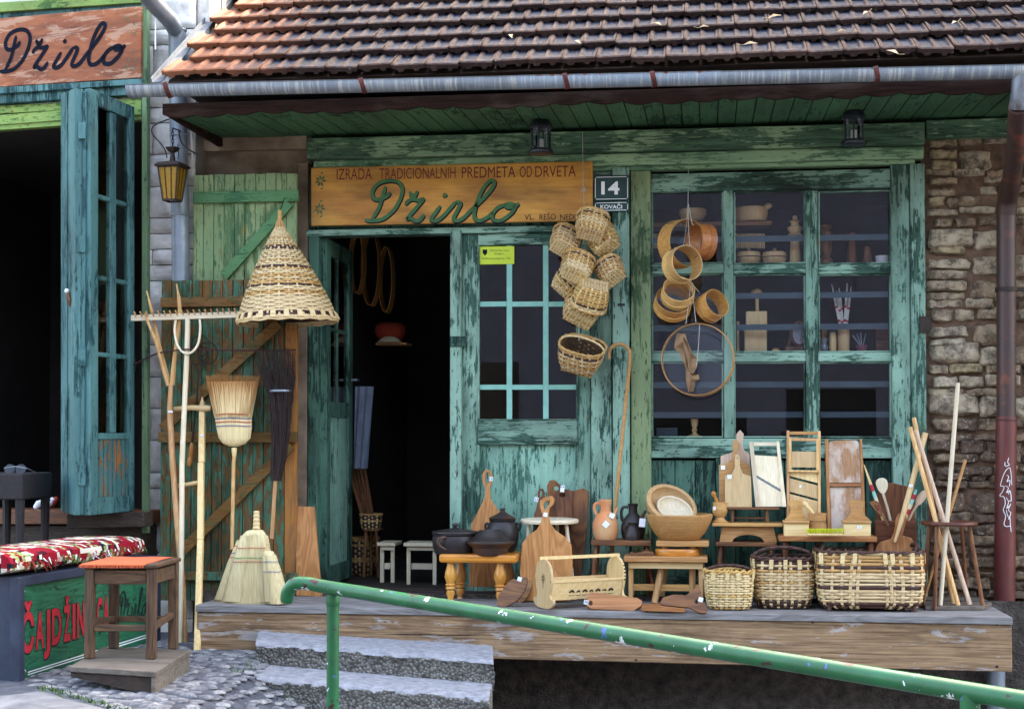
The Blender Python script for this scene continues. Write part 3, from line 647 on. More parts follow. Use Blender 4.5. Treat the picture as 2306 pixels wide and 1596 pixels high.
# posts
ztop = zpx(384, -.055) - .002; zbot = DZ + .002
def post(nm, x0, x1, Y0, Y1, mat, z1=None, z0=None, par=house, bev=.006):
    mb = MB(); mb.box(W(x0, 860, Y0).x, W(x1, 860, Y0).x, Y0, Y1, zbot if z0 is None else z0, ztop if z1 is None else z1); return mb.build(nm, mat, par, bevel=bev)
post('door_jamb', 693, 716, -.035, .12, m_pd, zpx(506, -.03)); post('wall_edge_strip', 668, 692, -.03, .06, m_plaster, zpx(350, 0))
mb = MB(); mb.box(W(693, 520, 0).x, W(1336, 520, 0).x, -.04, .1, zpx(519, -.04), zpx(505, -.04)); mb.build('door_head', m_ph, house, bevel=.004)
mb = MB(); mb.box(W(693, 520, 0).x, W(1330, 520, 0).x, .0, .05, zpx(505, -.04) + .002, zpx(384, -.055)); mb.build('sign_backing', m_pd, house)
post('door_post', 1331, 1378, -.035, .1, m_pv); post('door_post', 1379.5, 1418, -.065, .1, m_pv, zpx(377, -.06))
post('window_post', 1421, 1466, -.05, .1, m_post2); post('window_post', 2009, 2051, -.05, .1, m_pv); post('window_post', 2053, 2086, -.07, .1, m_pv)
mb = MB(); c = W(1399, 686, -.068); mb.obox(c, (.045, .006, .016), Matrix.Identity(3)); mb.build('letter_slot', m_black, house)
mb = MB(); mb.px(2072, 712, 2094, 748, -.1, -.05); mb.px(2080, 718, 2098, 742, -.09, -.04); mb.build('shutter_hinge', m_iron, house)
# window
wf = None
mb = MB(); YS = -.022
for x0, y0, x1, y1 in ((1466, 386, 2009, 427), (1466, 987, 2009, 1031), (1466, 1300, 2009, 1344)): mb.px(x0, y0, x1, y1, YS, .07, 1)
for x0, x1 in ((1630, 1652), (1815, 1842)): mb.px(x0, 428, x1, 986, YS + .004, .06, 0)
for (x0, x1) in ((1466.5, 1629.5), (1652.5, 1814.5), (1842.5, 2008.5)):
    for y0, y1 in ((595, 616), (794, 814)): mb.px(x0, y0, x1, y1, YS + .007, .055, 1)
    for y0, y1 in ((429, 594), (617, 793), (815, 985)):       # glazing bead round each pane
        for b in ((x0, y0, x1, y0 + 3), (x0, y1 - 3, x1, y1)): mb.px(*b, YS + .022, .05, 1)
        for b in ((x0, y0 + 3.3, x0 + 4, y1 - 3.3), (x1 - 4, y0 + 3.3, x1, y1 - 3.3)): mb.px(*b, YS + .022, .05, 0)
wf = mb.build('window_frame', [m_pv, m_ph], house, bevel=.004)
mb = MB(); mb.box(W(1466, 700, .028).x, W(2009, 700, .028).x, .026, .030, zpx(986, .028), zpx(427, .028)); mb.build('window_glass', m_glass, wf)
mb = MB()
for y in (538, 666, 737, 866, 934): mb.px(1468, y - 7, 2010, y + 6, .07, .078)
mb.build('window_bar', m_bluebar, wf)
mb = MB(); xs_ = [1466, 1520, 1567, 1612]
for a_, b_ in zip([1466, 1520.5, 1567.5, 1655, 1712, 1768, 1826, 1890, 1950], [1520, 1567, 1612, 1711, 1767, 1812, 1889, 1949, 2008]): mb.px(a_ + .6, 1036, b_ - .6, 1299, .012, .05)
for a_, b_ in ((1613, 1654), (1813, 1825)): mb.px(a_, 1032, b_, 1299, YS + .003, .05)
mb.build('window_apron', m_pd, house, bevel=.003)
# closed door leaf
mb = MB(); Y0 = -.012
mb.px(1040, 519, 1076, 1344, Y0, .045, 0); mb.px(1300, 519, 1330, 1344, Y0, .045, 0)
for y0, y1 in ((519, 549), (946, 996), (1290, 1344)): mb.px(1076.4, y0, 1299.6, y1, Y0 + .002, .043, 1)
for b in ((1076.4, 546, 1299.6, 550.5), (1076.4, 943, 1299.6, 946), (1076.4, 996, 1299.6, 1001)): mb.px(*b, Y0 - .006, .02, 1)
for b in ((1074, 551, 1079, 942.6), (1297, 551, 1302, 942.6), (1074, 1001.5, 1080, 1290), (1296, 1001.5, 1302, 1290)): mb.px(*b, Y0 - .005, .02, 0)
dl = mb.build('door_leaf', [m_pv, m_ph], house, bevel=.004)
mb = MB(); mb.px(1076, 1000, 1187, 1292, .014, .035); mb.px(1188, 1000, 1300, 1292, .015, .035); mb.build('door_panel', m_pp, dl)
mb = MB(); mb.px(1076, 549, 1300, 946, .016, .020); mb.build('door_glass', m_glass, dl)
mb = MB()
for x0, x1 in ((1141, 1153), (1223, 1235)): mb.px(x0, 551, x1, 944, .003, .015)
for y0, y1 in ((679, 690), (866, 877)):
    for x0, x1 in ((1077, 1140.6), (1153.4, 1222.6), (1235.4, 1299)): mb.px(x0, y0, x1, y1, .004, .015)
mb.build('glazing_bar', m_muntin, dl)
mb = MB(); mb.px(1013, 519, 1039, 1344, -.05, .04); st = mb.build('meeting_stile', m_pv, dl, bevel=.006)
mb = MB(); mb.px(1013, 757, 1050, 780, -.062, -.051); mb.px(1018, 765, 1022, 772, -.07, -.06); mb.build('door_latch', m_pd, dl, bevel=.004)
# lime sticker on the door glass
mb = MB(); mb.px(1079, 555, 1158, 595, .000, .0025); stk = mb.build('permit_sticker', m_lime, dl)
mb = MB(); Yk = -.0015
def wl_(mb, s, x0, x1, yb, yc, Y, Z=I, m=0, bold=0.):
    p = [Z(x0, yb), Z(x1, yb), Z(x0, yc), Z(x1, yc)]; letter(mb, s, [W(*q, Y) for q in p], m, bold)
wl_(mb, 'Općina Stari Grad', 1103, 1146, 566, 561.5, Yk); wl_(mb, 'Sarajevo', 1113, 1135, 573, 569, Yk); wl_(mb, 'Poslovni prostor br. 376', 1086, 1149, 584, 579.5, Yk)
mb.build('lettering', m_sgreen, stk, norm=False)
mb = MB(); mb.ppx([(1087, 562), (1097, 562), (1097, 570), (1092, 576), (1087, 570)], -.001, .001); mb.build('crest', m_navy, stk)
# open door leaf, turned into the shop
XD = W(718, 860, .0).x
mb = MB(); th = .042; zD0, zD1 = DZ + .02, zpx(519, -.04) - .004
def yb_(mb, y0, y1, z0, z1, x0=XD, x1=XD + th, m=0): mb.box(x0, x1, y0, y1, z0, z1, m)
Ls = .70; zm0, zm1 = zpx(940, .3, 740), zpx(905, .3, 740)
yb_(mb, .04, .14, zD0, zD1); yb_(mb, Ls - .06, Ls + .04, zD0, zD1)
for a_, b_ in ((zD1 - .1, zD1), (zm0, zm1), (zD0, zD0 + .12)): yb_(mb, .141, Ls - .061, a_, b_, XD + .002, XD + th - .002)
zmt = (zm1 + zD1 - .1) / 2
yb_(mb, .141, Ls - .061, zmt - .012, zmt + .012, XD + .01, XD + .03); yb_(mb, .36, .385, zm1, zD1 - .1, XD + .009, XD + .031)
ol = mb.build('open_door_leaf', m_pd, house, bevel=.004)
mb = MB(); yb_(mb, .14, Ls - .06, zm1, zD1 - .1, XD + .018, XD + .022); mb.build('door_glass', m_glass, ol)
mb = MB(); yb_(mb, .14, Ls - .06, zD0 + .12, zm0, XD + .012, XD + .03); mb.build('door_panel', m_pp, ol)
mb = MB(); hz = zpx(855, .65, 760); mb.tube([(XD + th, Ls - .0, hz), (XD + th + .05, Ls, hz), (XD + th + .055, Ls - .1, hz)], .007, 6); mb.build('door_handle', m_zinc, ol)
mb = MB(); mb.box(XD, W(1013, 1340, 0).x, -.05, .1, DZ, DZ + .012); mb.box(W(1013, 1340, 0).x + .002, W(1330, 1340, 0).x, -.05, -.015, DZ, DZ + .012); mb.build('threshold', w_dark, house)
# shop interior shell
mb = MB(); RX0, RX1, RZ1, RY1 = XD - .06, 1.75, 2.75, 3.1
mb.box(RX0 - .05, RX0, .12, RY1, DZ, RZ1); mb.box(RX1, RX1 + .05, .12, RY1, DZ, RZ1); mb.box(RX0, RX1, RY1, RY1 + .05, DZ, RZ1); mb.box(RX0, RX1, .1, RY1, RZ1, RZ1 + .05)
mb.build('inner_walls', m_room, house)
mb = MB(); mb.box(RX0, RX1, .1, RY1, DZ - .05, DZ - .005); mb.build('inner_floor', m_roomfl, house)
# shutters on the left wall
def boards(mb, x0, x1, y0, y1, Y, th, n, rr, gap=.003, jit=.003, m=0):
    a, b = W(x0, (y0 + y1) / 2, Y).x, W(x1, (y0 + y1) / 2, Y).x; zt_, zb_ = W((x0 + x1) / 2, y0, Y).z, W((x0 + x1) / 2, y1, Y).z
    for i in range(n):
        u0, u1 = a + (b - a) * i / n + gap / 2, a + (b - a) * (i + 1) / n - gap / 2; d = rr.uniform(-jit, jit)
        mb.box(u0, u1, Y + d, Y + th, zb_ + rr.uniform(-.004, .004), zt_ + rr.uniform(-.004, .004), m)
    mb.box(a + .004, b - .004, Y + th * .6, Y + th + .001, zb_ + .01, zt_ - .01, m)
rr = random.Random(4)
mb = MB(); boards(mb, 435, 668, 392, 640, -.20, .03, 10, rr); s1 = mb.build('shutter', m_shut, house, bevel=.002, label='light green upper plank shutter')
mb = MB(); mb.px(434, 430, 672, 455, -.23, -.203); mb.build('batten', m_shutb, s1, bevel=.003)
mb = MB(); mb.bar(W(505, 622, -.216), W(652, 457, -.216), .062, .026); mb.build('brace', m_shutb, s1, bevel=.003)
mb = MB(); boards(mb, 361, 640, 630, 1352, -.32, .03, 12, rr, .004, .004); s2 = mb.build('shutter', m_shut2, house, bevel=.002, label='worn green and brown lower plank shutter')
mb = MB(); mb.px(641, 730, 668, 1300, -.315, -.285); mb.build('edge_board', m_edge, s2, bevel=.003)
for (x0, y0, x1, y1), mm in (((361, 668, 640, 690), m_shut2b), ((356, 972, 668, 996), m_shut2b), ((361, 1288, 668, 1307), m_shut2)):
    mb = MB(); mb.px(x0, y0, x1, y1, -.355, -.325); mb.build('batten', mm, s2, bevel=.003)
for qa, qb in (((366, 966), (628, 728)), ((404, 1246), (655, 1002))):
    mb = MB(); mb.bar(W(*qa, -.337), W(*qb, -.337), .066, .024); mb.build('brace', m_shut2b, s2, bevel=.003)
# right downpipe
def pipe(nm, pts, r, mat, par, t, n=18, k=5):
    mb = MB(); mb.tube(cr([W(*p) for p in pts], k), r, n, t=t); return mb.build(nm, mat, par, smooth=True)
dp = pipe('downpipe', [(2266, 470, -.13), (2266, 700, -.13), (2266, 942, -.13)], .056, m_dpipe, house, .1)
pipe('downpipe_elbow', [(2293, 240, -1.05), (2287, 335, -.72), (2275, 420, -.28)], .052, m_dpipe, dp, .15)
pipe('downpipe_outlet', [(2300, 170, -1.08), (2298, 205, -1.07), (2294, 246, -1.04)], .05, m_dpipe, dp, 1.)
pipe('downpipe_joint', [(2278, 410, -.32), (2270, 445, -.17), (2266, 482, -.13)], .058, m_dpipe, dp, .2)
pr_ = pipe('red_downpipe_length', [(2266, 938, -.13), (2264, 1100, -.13), (2262, 1352, -.13)], .060, m_dpipe, dp, .6)
pipe('downpipe_foot', [(2262, 1345, -.13), (2262, 1395, -.13), (2262, 1460, -.15)], .056, m_dpipe, dp, .1)
pipe('drain_pipe', [(2243, 1440, -.42), (2243, 1560, -.42), (2242, 1660, -.42)], .05, m_zinc, house, 0.)
mb = MB(); a = W(2266, 652, -.13); mb.lathe((a.x, a.y, a.z - .012), [(.058, 0), (.064, 0), (.064, .024), (.058, .024)], 20); mb.box(a.x + .05, a.x + .12, a.y - .02, a.y + .02, a.z - .012, a.z + .012); mb.build('pipe_clamp', m_iron, dp, smooth=True)
mb = MB(); a = W(2266, 945, -.13); mb.lathe((a.x, a.y, a.z - .006), [(.06, 0), (.064, .003), (.06, .008)], 20); mb.build('pipe_seam', m_dpipe, dp, smooth=True)
mb = MB(); Yg = -.13
def onpipe(x, y):
    c = W(2264, y, Yg); q = W(x, y, Yg - .06); dx = max(-.058, min(.058, q.x - c.x)); return Vector((c.x + dx, c.y - math.sqrt(max(0, .0622 ** 2 - dx * dx)), q.z))
for st in ([(1492, 368), (1485, 395), (1496, 412), (1470, 420), (1468, 395)], [(1500, 430), (1480, 440), (1462, 470), (1452, 500), (1442, 545), (1462, 550), (1455, 580), (1438, 610), (1462, 618), (1470, 660), (1458, 700), (1472, 740), (1462, 790), (1478, 806), (1505, 800)],
           [(1500, 430), (1508, 470), (1512, 540)], [(1478, 478), (1492, 488), (1480, 520), (1500, 510), (1496, 550)], [(1470, 545), (1490, 560), (1478, 590), (1500, 575)], [(1490, 600), (1502, 580), (1508, 640), (1492, 640)], [(1475, 620), (1490, 650), (1478, 690), (1500, 670)], [(1505, 660), (1490, 700), (1506, 720), (1490, 760)], [(1476, 700), (1486, 740), (1498, 745), (1502, 790), (1508, 840)]):
    pts = [onpipe(*Dz(x, y)) for x, y in cr(st, 4)]; mb.tube(pts, .0022, 4)
mb.build('graffiti', m_whitep, pr_)

# ================================================================== timber deck, steps, railing
dk = thing('timber_deck', 'long raised timber deck carrying the goods in front of the shop', 'deck')
dx0, dx1 = W(443, 1420, -.87).x, W(2279, 1440, -.87).x; dz1 = W(1360, 1492, -.87).z
mb = MB(); nx = 1
mb.hexa([(dx0, -.87, dz1 + .02), (dx1, -.87, dz1 - .005), (dx1, -.80, dz1 - .005), (dx0, -.80, dz1 + .02), (dx0, -.87, DZ - .042), (dx1, -.87, DZ - .042), (dx1, -.80, DZ - .042), (dx0, -.80, DZ - .042)])
mb.build('front_beam', w_deck, dk, bevel=.006)
mb = MB(); ys_ = [-.885, -.69, -.5, -.31, -.1]
for a_, b_ in zip(ys_[:-1], ys_[1:]): mb.box(dx0 - .004, dx1 + .006 - (b_ + .885) * .02, a_ + .002, b_ - .002, DZ - .04, DZ + random.uniform(-.002, .001))
mb.box(XD - .06, dx1 - .03, -.0985, .12, DZ - .04, DZ - .003)
mb.build('plank', w_decktop, dk, bevel=.004)
mb = MB(); mb.box(dx0, dx0 + .03, -.80, -.1, dz1 + .02, DZ - .042); mb.build('end_board', w_deck, dk)
mb = MB(); mb.box(dx0 + .03, W(640, 1500, -.84).x, -.84, -.80, -.42, dz1 + .018); mb.build('base_board', m_sg, dk)
for x, y in ((600, 1478), (467, 1365), (1270, 1392), (1432, 1485), (1830, 1400), (2245, 1500), (2245, 1405)):
    mb = MB(); p = W(x, y, -.871); mb.lathe(p, [(.007, -.001), (.007, .003)], 10, Matrix.Rotation(R(90), 3, 'X')); mb.build('bolt_head', m_iron, dk)
stp = thing('concrete_steps', 'weathered concrete steps with exposed pebbles below the timber deck', 'steps', W(870, 1560, -1.5))
def slab(mb, tl, tr, bl, br, h, n=80, k=3):
    """rough concrete block: tread given by back-left, back-right, front-left, front-right corners"""
    tl, tr, bl, br = map(Vector, (tl, tr, bl, br)); rows = []
    for j in range(7): rows.append([(tl.lerp(tr, i / n)).lerp(bl.lerp(br, i / n), j / 6) for i in range(n + 1)])
    for j in range(1, 8): rows.append([bl.lerp(br, i / n) - Vector((0, -.012 * (j > 1), h * j / 7)) for i in range(n + 1)])
    vs = []
    for j, r_ in enumerate(rows):
        for i, p in enumerate(r_):
            q = p.copy(); nn = mnoise.noise(p * 22) + .6 * mnoise.noise(p * 55); d = .013 * nn if j > 6 else .004 * nn; q.y -= d if j > 6 else 0; q.z += d if j <= 6 else 0
            if j == 6: q.z -= .012 + .010 * max(0, mnoise.noise(p * 16 + Vector((3, 0, 0)))); q.y += .004 + .012 * max(0, mnoise.noise(p * 19))
            if i == n: q.x -= .012 + .01 * mnoise.noise(p * 30); q.z -= .006 * (j < 7)
            vs.append(q)
    m = n + 1; fs = [(j * m + i, (j + 1) * m + i, (j + 1) * m + i + 1, j * m + i + 1) for j in range(len(rows) - 1) for i in range(n)]
    b = len(vs); vs += [r_[-1] + Vector((0, 0, -h * 1.05)) if False else Vector((r_[-1].x - .012, r_[-1].y, bl.z - h * 1.2)) for r_ in rows]; fs += [(j * m + n, (j + 1) * m + n, b + j + 1, b + j) for j in range(len(rows) - 1)]
    b2 = len(vs); vs += [Vector((r_[0].x, r_[0].y, bl.z - h * 1.2)) for r_ in rows]; fs += [((j + 1) * m, j * m, b2 + j, b2 + j + 1) for j in range(len(rows) - 1)]
    mb.add(vs, fs)
a_, b_ = W(583, 1420, -.865), W(1113, 1452, -.865)
c_, d_ = W(575, 1446, -1.28), W(1117, 1485, -1.38)
mb = MB(); slab(mb, a_, b_, c_, d_, .165); mb.build('step', m_conc, stp, smooth=True, norm=False, ang=60)
e_, f_ = W(547, 1521, -1.62), W(1107, 1569, -1.70); c2 = c_ - Vector((.06, -.03, .13)); d2 = d_ - Vector((.01, -.03, .14))
c2.z = e_.z + .012; d2.z = f_.z + .012
mb = MB(); slab(mb, c2, d2, e_, f_, .2); mb.build('step', m_conc, stp, smooth=True, norm=False, ang=60)
g_, h_ = e_ + Vector((-.06, -.3, -.16)), f_ + Vector((.0, -.3, -.17)); mb = MB(); slab(mb, e_ + Vector((-.06, .02, -.15)), f_ + Vector((0, .02, -.16)), g_, h_, .2); mb.build('step', m_conc, stp, smooth=True, norm=False, ang=60)
rl = thing('handrail', 'chipped green pipe handrail sloping down to the right in the foreground', 'railing', (W(750, 1330, -3.45).x, -3.45, -.45))
pts = cr([W(645, 1354, -3.40), W(649, 1330, -3.41), W(664, 1314, -3.42), W(690, 1313, -3.43), W(722, 1319, -3.45)], 6)
a, b = W(740, 1322, -3.46), W(2306, 1577, -5.2); pts += [a.lerp(b, t) for t in (.02, .2, .4, .6, .8, 1, 1.15)]
mb = MB(); mb.tube(pts, [.023, .025, .026] + [.0265] * (len(pts) - 3), 20); mb.build('rail', m_rail, rl, smooth=True, ang=60)
mb = MB(); p = W(750, 1325, -3.46); mb.tube([p + Vector((0, 0, -.01)), p - Vector((0, 0, .3)), Vector((p.x, p.y, -.72))], .0245, 18); mb.lathe(p - Vector((0, 0, .056)), [(.0245, -.012), (.028, -.004), (.0275, .01), (.026, .03)], 18); mb.build('post', m_rail, rl, smooth=True)
p = a.lerp(b, (W(2177, 1556, -5.06).x - a.x) / (b.x - a.x)); mb = MB(); mb.tube([p, p - Vector((0, 0, .5)), Vector((p.x, p.y, -1.3))], .0265, 18); mb.build('post', m_rail, rl, smooth=True)

# ================================================================== neighbouring shop on the left
lsh = thing('neighbour_shop', 'neighbouring shop on the left with blue green folding doors and pale block wall', 'house', W(200, 1200, -.1))
LA = R(14); ln = Vector((-math.sin(LA), -math.cos(LA), 0)); lp = W(322, 600, -.32)
def LS(x, y, off=0.): return PL(x, y, lp + ln * off, ln)
def lsbox(mb, x0, y0, x1, y1, o0, o1, m=0, yr0=None, yr1=None):
    """board on the neighbour's front; yr0/yr1 = its edges at the right end when they slope in the picture"""
    q = [LS(x0, y1, o1), LS(x1, y1 if yr1 is None else yr1, o1), LS(x1, y0 if yr0 is None else yr0, o1), LS(x0, y0, o1)]; k = -ln * (o1 - o0)
    mb.hexa([q[0], q[1], q[1] + k, q[0] + k, q[3], q[2], q[2] + k, q[3] + k], m)
m_sidew = plain('weathered_side_render', C('#8f8a82'), C('#6e6962'), 4, .9, bump=.3)
# block wall between the two houses
bx0, bx1 = W(327, 700, -.16).x, W(437, 700, -.16).x; sxw = XL - .02
mb = MB(); rr = random.Random(21); z = -.45; i = 0
while z < 4.2:
    h = rr.choice([.1, .2, .2, .205]); x = bx0; cut = bx0 + (bx1 - bx0) * rr.choice([1, .12, 1, 1])
    for u0, u1 in ((bx0, cut), (cut, bx1)):
        if u1 - u0 < .03: continue
        n1, n2 = max(4, int((u1 - u0) / .02)), max(4, int(h / .02)); vs = []
        for b in range(n2 + 1):
            for a in range(n1 + 1):
                u, v = a / n1 * 2 - 1, b / n2 * 2 - 1; e = max(abs(u) ** 8, abs(v) ** 8); px_, pz_ = u0 + .002 + (u1 - u0 - .004) * a / n1, z + .003 + (h - .006) * b / n2
                vs.append((px_, -.165 + e * .018 - .012 * mnoise.noise(Vector((px_ * 11, pz_ * 11, i))) - .008 * mnoise.noise(Vector((px_ * 30, pz_ * 30, i))), pz_))
        mb.add(vs, [(b * (n1 + 1) + a, b * (n1 + 1) + a + 1, (b + 1) * (n1 + 1) + a + 1, (b + 1) * (n1 + 1) + a) for b in range(n2) for a in range(n1)]); i += 1
    z += h
bw = mb.build('block_wall', m_block, lsh, smooth=True, norm=False, ang=60)
mb = MB(); mb.box(bx0, bx1, -.14, .1, -.45, 5.5); mb.box(bx1 - .01, sxw - .001, -.12, .1, 2.85, 5.6, 1); mb.box(sxw - .25, sxw + .008, .1, 5., 1.9, 5.6); mb.build('party_wall', [m_sidew, m_block], lsh)
mb = MB(); mb.box(-7, bx0 - .001, .35, 5, 2.95, 6.2); 
q = [LS(-300, -40, -.05), LS(318, -40, -.05), LS(318, 8, -.05), LS(-300, 60, -.05)]; mb.add(q + [v + Vector((0, 0, 2.4)) for v in q[:2]], [(3, 2, 1, 0), (0, 1, 5, 4)]); mb.build('upper_wall', m_whitew, lsh, norm=False)
mb = MB(); lsbox(mb, 319, -60, 331, 1200, -.005, .03); mb.build('corner_post', m_lgreen, lsh, bevel=.004)
mb = MB(); lsbox(mb, -40, 8, 318, 30, -.02, .02, 0, -14, 6); mb.build('top_moulding', m_lgreenh, lsh, bevel=.004)
mb = MB(); lsbox(mb, -40, 30, 318, 215, -.06, -.01, 0, 6, 190); mb.build('sign_backing', m_teal, lsh)
mb = MB(); lsbox(mb, -40, 199, 318, 214, -.02, .05, 0, 177, 190); lsbox(mb, -40, 214.5, 318, 236, -.05, .02, 0, 190.5, 212); mb.build('sign_beam', m_teal, lsh, bevel=.004)
mb = MB(); lsbox(mb, -40, 240, 318, 258, -.08, -.02, 0, 222, 240); lsbox(mb, -40, 262, 318, 296, -.06, 0, 1, 236, 270); lsbox(mb, -40, 280, 318, 284, 0, .012, 0, 255, 259); mb.build('door_lintel', [m_lgreenh, m_lgreenh], lsh, bevel=.003)
mb = MB(); q = LS(-60, 600, -.1); q2 = LS(318, 600, -.1)
mb.prism([(q.x - .7, q.y + .15, -.33), (q2.x, q2.y, -.33), (q2.x, 2.6, -.33), (q.x - .7, 2.6, -.33)], (0, 0, .02)); mb.prism([(q.x - .7, q.y + .15, 2.9), (q2.x, q2.y, 2.9), (q2.x, 2.6, 2.9), (q.x - .7, 2.6, 2.9)], (0, 0, .03))
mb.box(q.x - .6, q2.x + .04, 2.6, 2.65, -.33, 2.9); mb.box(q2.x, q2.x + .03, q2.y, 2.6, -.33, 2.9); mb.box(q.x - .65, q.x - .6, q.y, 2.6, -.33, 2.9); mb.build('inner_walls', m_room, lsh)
mb = MB(); lsbox(mb, -60, 1146, 318, 1180, -.2, .06, 0, 1150, 1180); lsbox(mb, -60, 1182, 318, 1290, -.2, .0, 1, 1184, 1262); lsbox(mb, 150, 1158, 324, 1190, .065, .16, 1, 1152, 1186); mb.build('threshold_beam', [w_brown, w_dark], lsh, bevel=.005)
# folding leaves
class Leaf:
    def __init__(s, x0, yt0, yb0, Y0, x1, yt1, yb1, Y1, th):
        s.p = [W(x0, yb0, Y0), W(x1, yb1, Y1), W(x0, yt0, Y0), W(x1, yt1, Y1)]; s.yt, s.yb = yt0, yb0
        d = s.p[1] - s.p[0]; d.z = 0; s.n = Vector((d.y, -d.x, 0)).normalized(); s.n = s.n if s.n.y < 0 else -s.n; s.th = th
    def P(s, u, y):
        v = (s.yb - y) / (s.yb - s.yt); a, b, c, d = s.p; return (a.lerp(b, u)).lerp(c.lerp(d, u), v)
    def bar(s, mb, u0, u1, y0, y1, o0, o1, m=0):
        q = [s.P(u0, y1), s.P(u1, y1), s.P(u1, y0), s.P(u0, y0)]; a = [v + s.n * o1 for v in q]; b = [v + s.n * o0 for v in q]
        mb.hexa([a[0], a[1], b[1], b[0], a[3], a[2], b[2], b[3]], m)
L1 = Leaf(204, 199, 1160, -.78, 303, 241, 1150, -.36, .045)
mb = MB(); bar = L1.bar
bar(mb, 0, .17, 199, 1160, -.045, 0); bar(mb, .88, 1, 199, 1160, -.045, 0); bar(mb, .171, .879, 199, 232, -.044, -.001); bar(mb, .171, .879, 976, 990, -.044, -.001); bar(mb, .171, .879, 1122, 1160, -.044, -.001)
bar(mb, .47, .60, 233, 975, -.035, -.008)
for y in (437, 622, 797): bar(mb, .171, .469, y - 5, y + 5, -.034, -.010); bar(mb, .601, .879, y - 5, y + 5, -.034, -.010)
lf = mb.build('folding_door_leaf', m_teal, lsh, bevel=.004)
mb = MB(); bar(mb, .17, .88, 232, 976, -.024, -.020); mb.build('door_glass', m_glass, lf)
mb = MB()
for k in range(14): bar(mb, .172 + k * .0505, .172 + k * .0505 + .046, 990, 1122, -.03, -.012 + (k % 2) * .004)
mb.build('beaded_panel', m_tealp, lf, bevel=.003)
L2 = Leaf(168, 199, 1160, -.80, 131, 212, 1150, -.35, .045)
mb = MB(); bar = L2.bar
for u0, u1, o in ((0, .3, 0), (.31, .5, -.012), (.51, .78, -.004), (.79, 1, -.016)): bar(mb, u0, u1, 199, 1160, -.05, o)
l2 = mb.build('folding_door_leaf', m_teal, lsh, bevel=.004)
mb = MB(); a = W(151, 655, -.66); mb.lathe(a, [(.014, -.004), (.014, .006), (.006, .012)], 14, Matrix.Rotation(R(90), 3, 'X'), m=1); mb.tube([W(152, 660, -.7), W(157, 678, -.71), W(159, 690, -.7)], [.012, .014, .008], 8); mb.build('lock_plate', [m_brown_ := w_brownz, m_whitep], l2, smooth=True)
mb = MB(); mb.px(181, 205, 203, 1160, -.77, -.72); mb.px(183, 205, 191, 1158, -.785, -.77); mb.build('folding_door_stile', m_teal, lf, bevel=.004)
mb = MB(); mb.tube([W(174.5, 210, -.76), W(174, 700, -.76), W(171.5, 1150, -.76)], .0065, 8); mb.build('bright_gap_strip', m_whitep, l2)  # white rod in place of the bright strip of light through the gap
for y0, y1 in ((275, 312), (530, 568), (786, 824), (1046, 1092)):
    mb = MB(); mb.px(176, y0, 192, y1, -.795, -.786); mb.build('hinge', m_teal, lf)
# upper downpipe of the neighbour
mb = MB(); mb.tube(cr([W(322, -22, -.75), W(345, 8, -.62), W(378, 42, -.42), W(394, 66, -.30)], 5), .052, 16); mb.build('downpipe_elbow', m_zinc, lsh, smooth=True)
mb = MB(); mb.tube([W(396, 62, -.265), W(399, 80, -.25), W(402, 300, -.24), W(406, 480, -.24), W(407, 660, -.24)], .055, 18); a = W(403, 310, -.24); mb.lathe((a.x, a.y, a.z), [(.055, 0), (.06, .01), (.055, .02)], 18); a = W(406, 488, -.24); mb.lathe((a.x, a.y, a.z), [(.056, 0), (.059, .006), (.056, .012)], 18); a = W(399, 72, -.25); mb.lathe((a.x, a.y, a.z), [(.056, 0), (.062, .008), (.056, .016)], 18); mb.build('downpipe', m_zinc, lsh, smooth=True)
mb = MB(); mb.tube(cr([W(352, -10, -.5), W(350, 60, -.5), W(350, 112, -.5)], 3), .004, 6); mb.build('white_cable', m_whitep, lsh)
mb = MB(); mb.tube(cr([W(428, 262, -.2), W(432, 330, -.2), W(434, 392, -.2)], 3), .006, 6); mb.tube(cr([W(395, 255, -.25), W(400, 275, -.25), W(432, 258, -.2)], 4), .01, 6); mb.build('conduit', m_whitew, lsh)
mb = MB(); mb.tube(cr([Fz(0, 0) and W(*Fz(938, 250), -.2), W(*Fz(945, 300), -.2), W(*Fz(975, 345), -.2), W(*Fz(1020, 378), -.2)], 5), .005, 6); mb.build('wall_cable', m_whitew, lsh)

# ================================================================== mirrored house across the street; unseen house and tree added behind for shade
op = thing('house_across_street', 'grey rendered house across the street, mirrored in the shop window', 'house', (0, -17, -1))
mb = MB(); mb.box(-14, 14, -24, -17, -2, 6.6); mb.build('wall', m_opp, op)
mb = MB(); mb.prism([(-14.5, -16.4, 6.6), (-14.5, -20.5, 8.6), (-14.5, -24.6, 6.6)], (29, 0, 0)); mb.build('roof', m_opproof, op)
for k in range(8):
    mb = MB(); x = -11 + k * 3.1; mb.box(x, x + 1.5 + .9 * (k % 2), -17.0, -16.96, -1.4, 1.2 + .5 * (k % 3)); mb.build('shop_opening', m_dgl, op)
up2 = thing('added_shade_house', 'tall pale house behind the shop, added unseen to shade roof and street', 'house', (7, 9, 0))  # added out of view to keep sun off the right roof and street
mb = MB(); mb.box(1.75, 22, 6.6, 14, -2, 15); mb.build('wall', m_whitew, up2)
tr = thing('added_dapple_tree', 'leafy tree behind the shop, added unseen to dapple sun on the roof', 'tree', (2.2, 6.2, 0))  # added out of view to break up the sunlit edge on the roof
mb = MB(); mb.tube([(2.3, 6.2, 0), (2.25, 6.2, 4), (2.2, 6.2, 7.5), (2.0, 6.2, 10.5)], [.2, .17, .12, .05], 10); mb.tube([(2.2, 6.2, 6), (1.6, 6, 8), (1.2, 5.9, 9)], [.09, .06, .03], 8); mb.build('trunk', m_bark, tr, smooth=True)
mb = MB(); rr = random.Random(31)
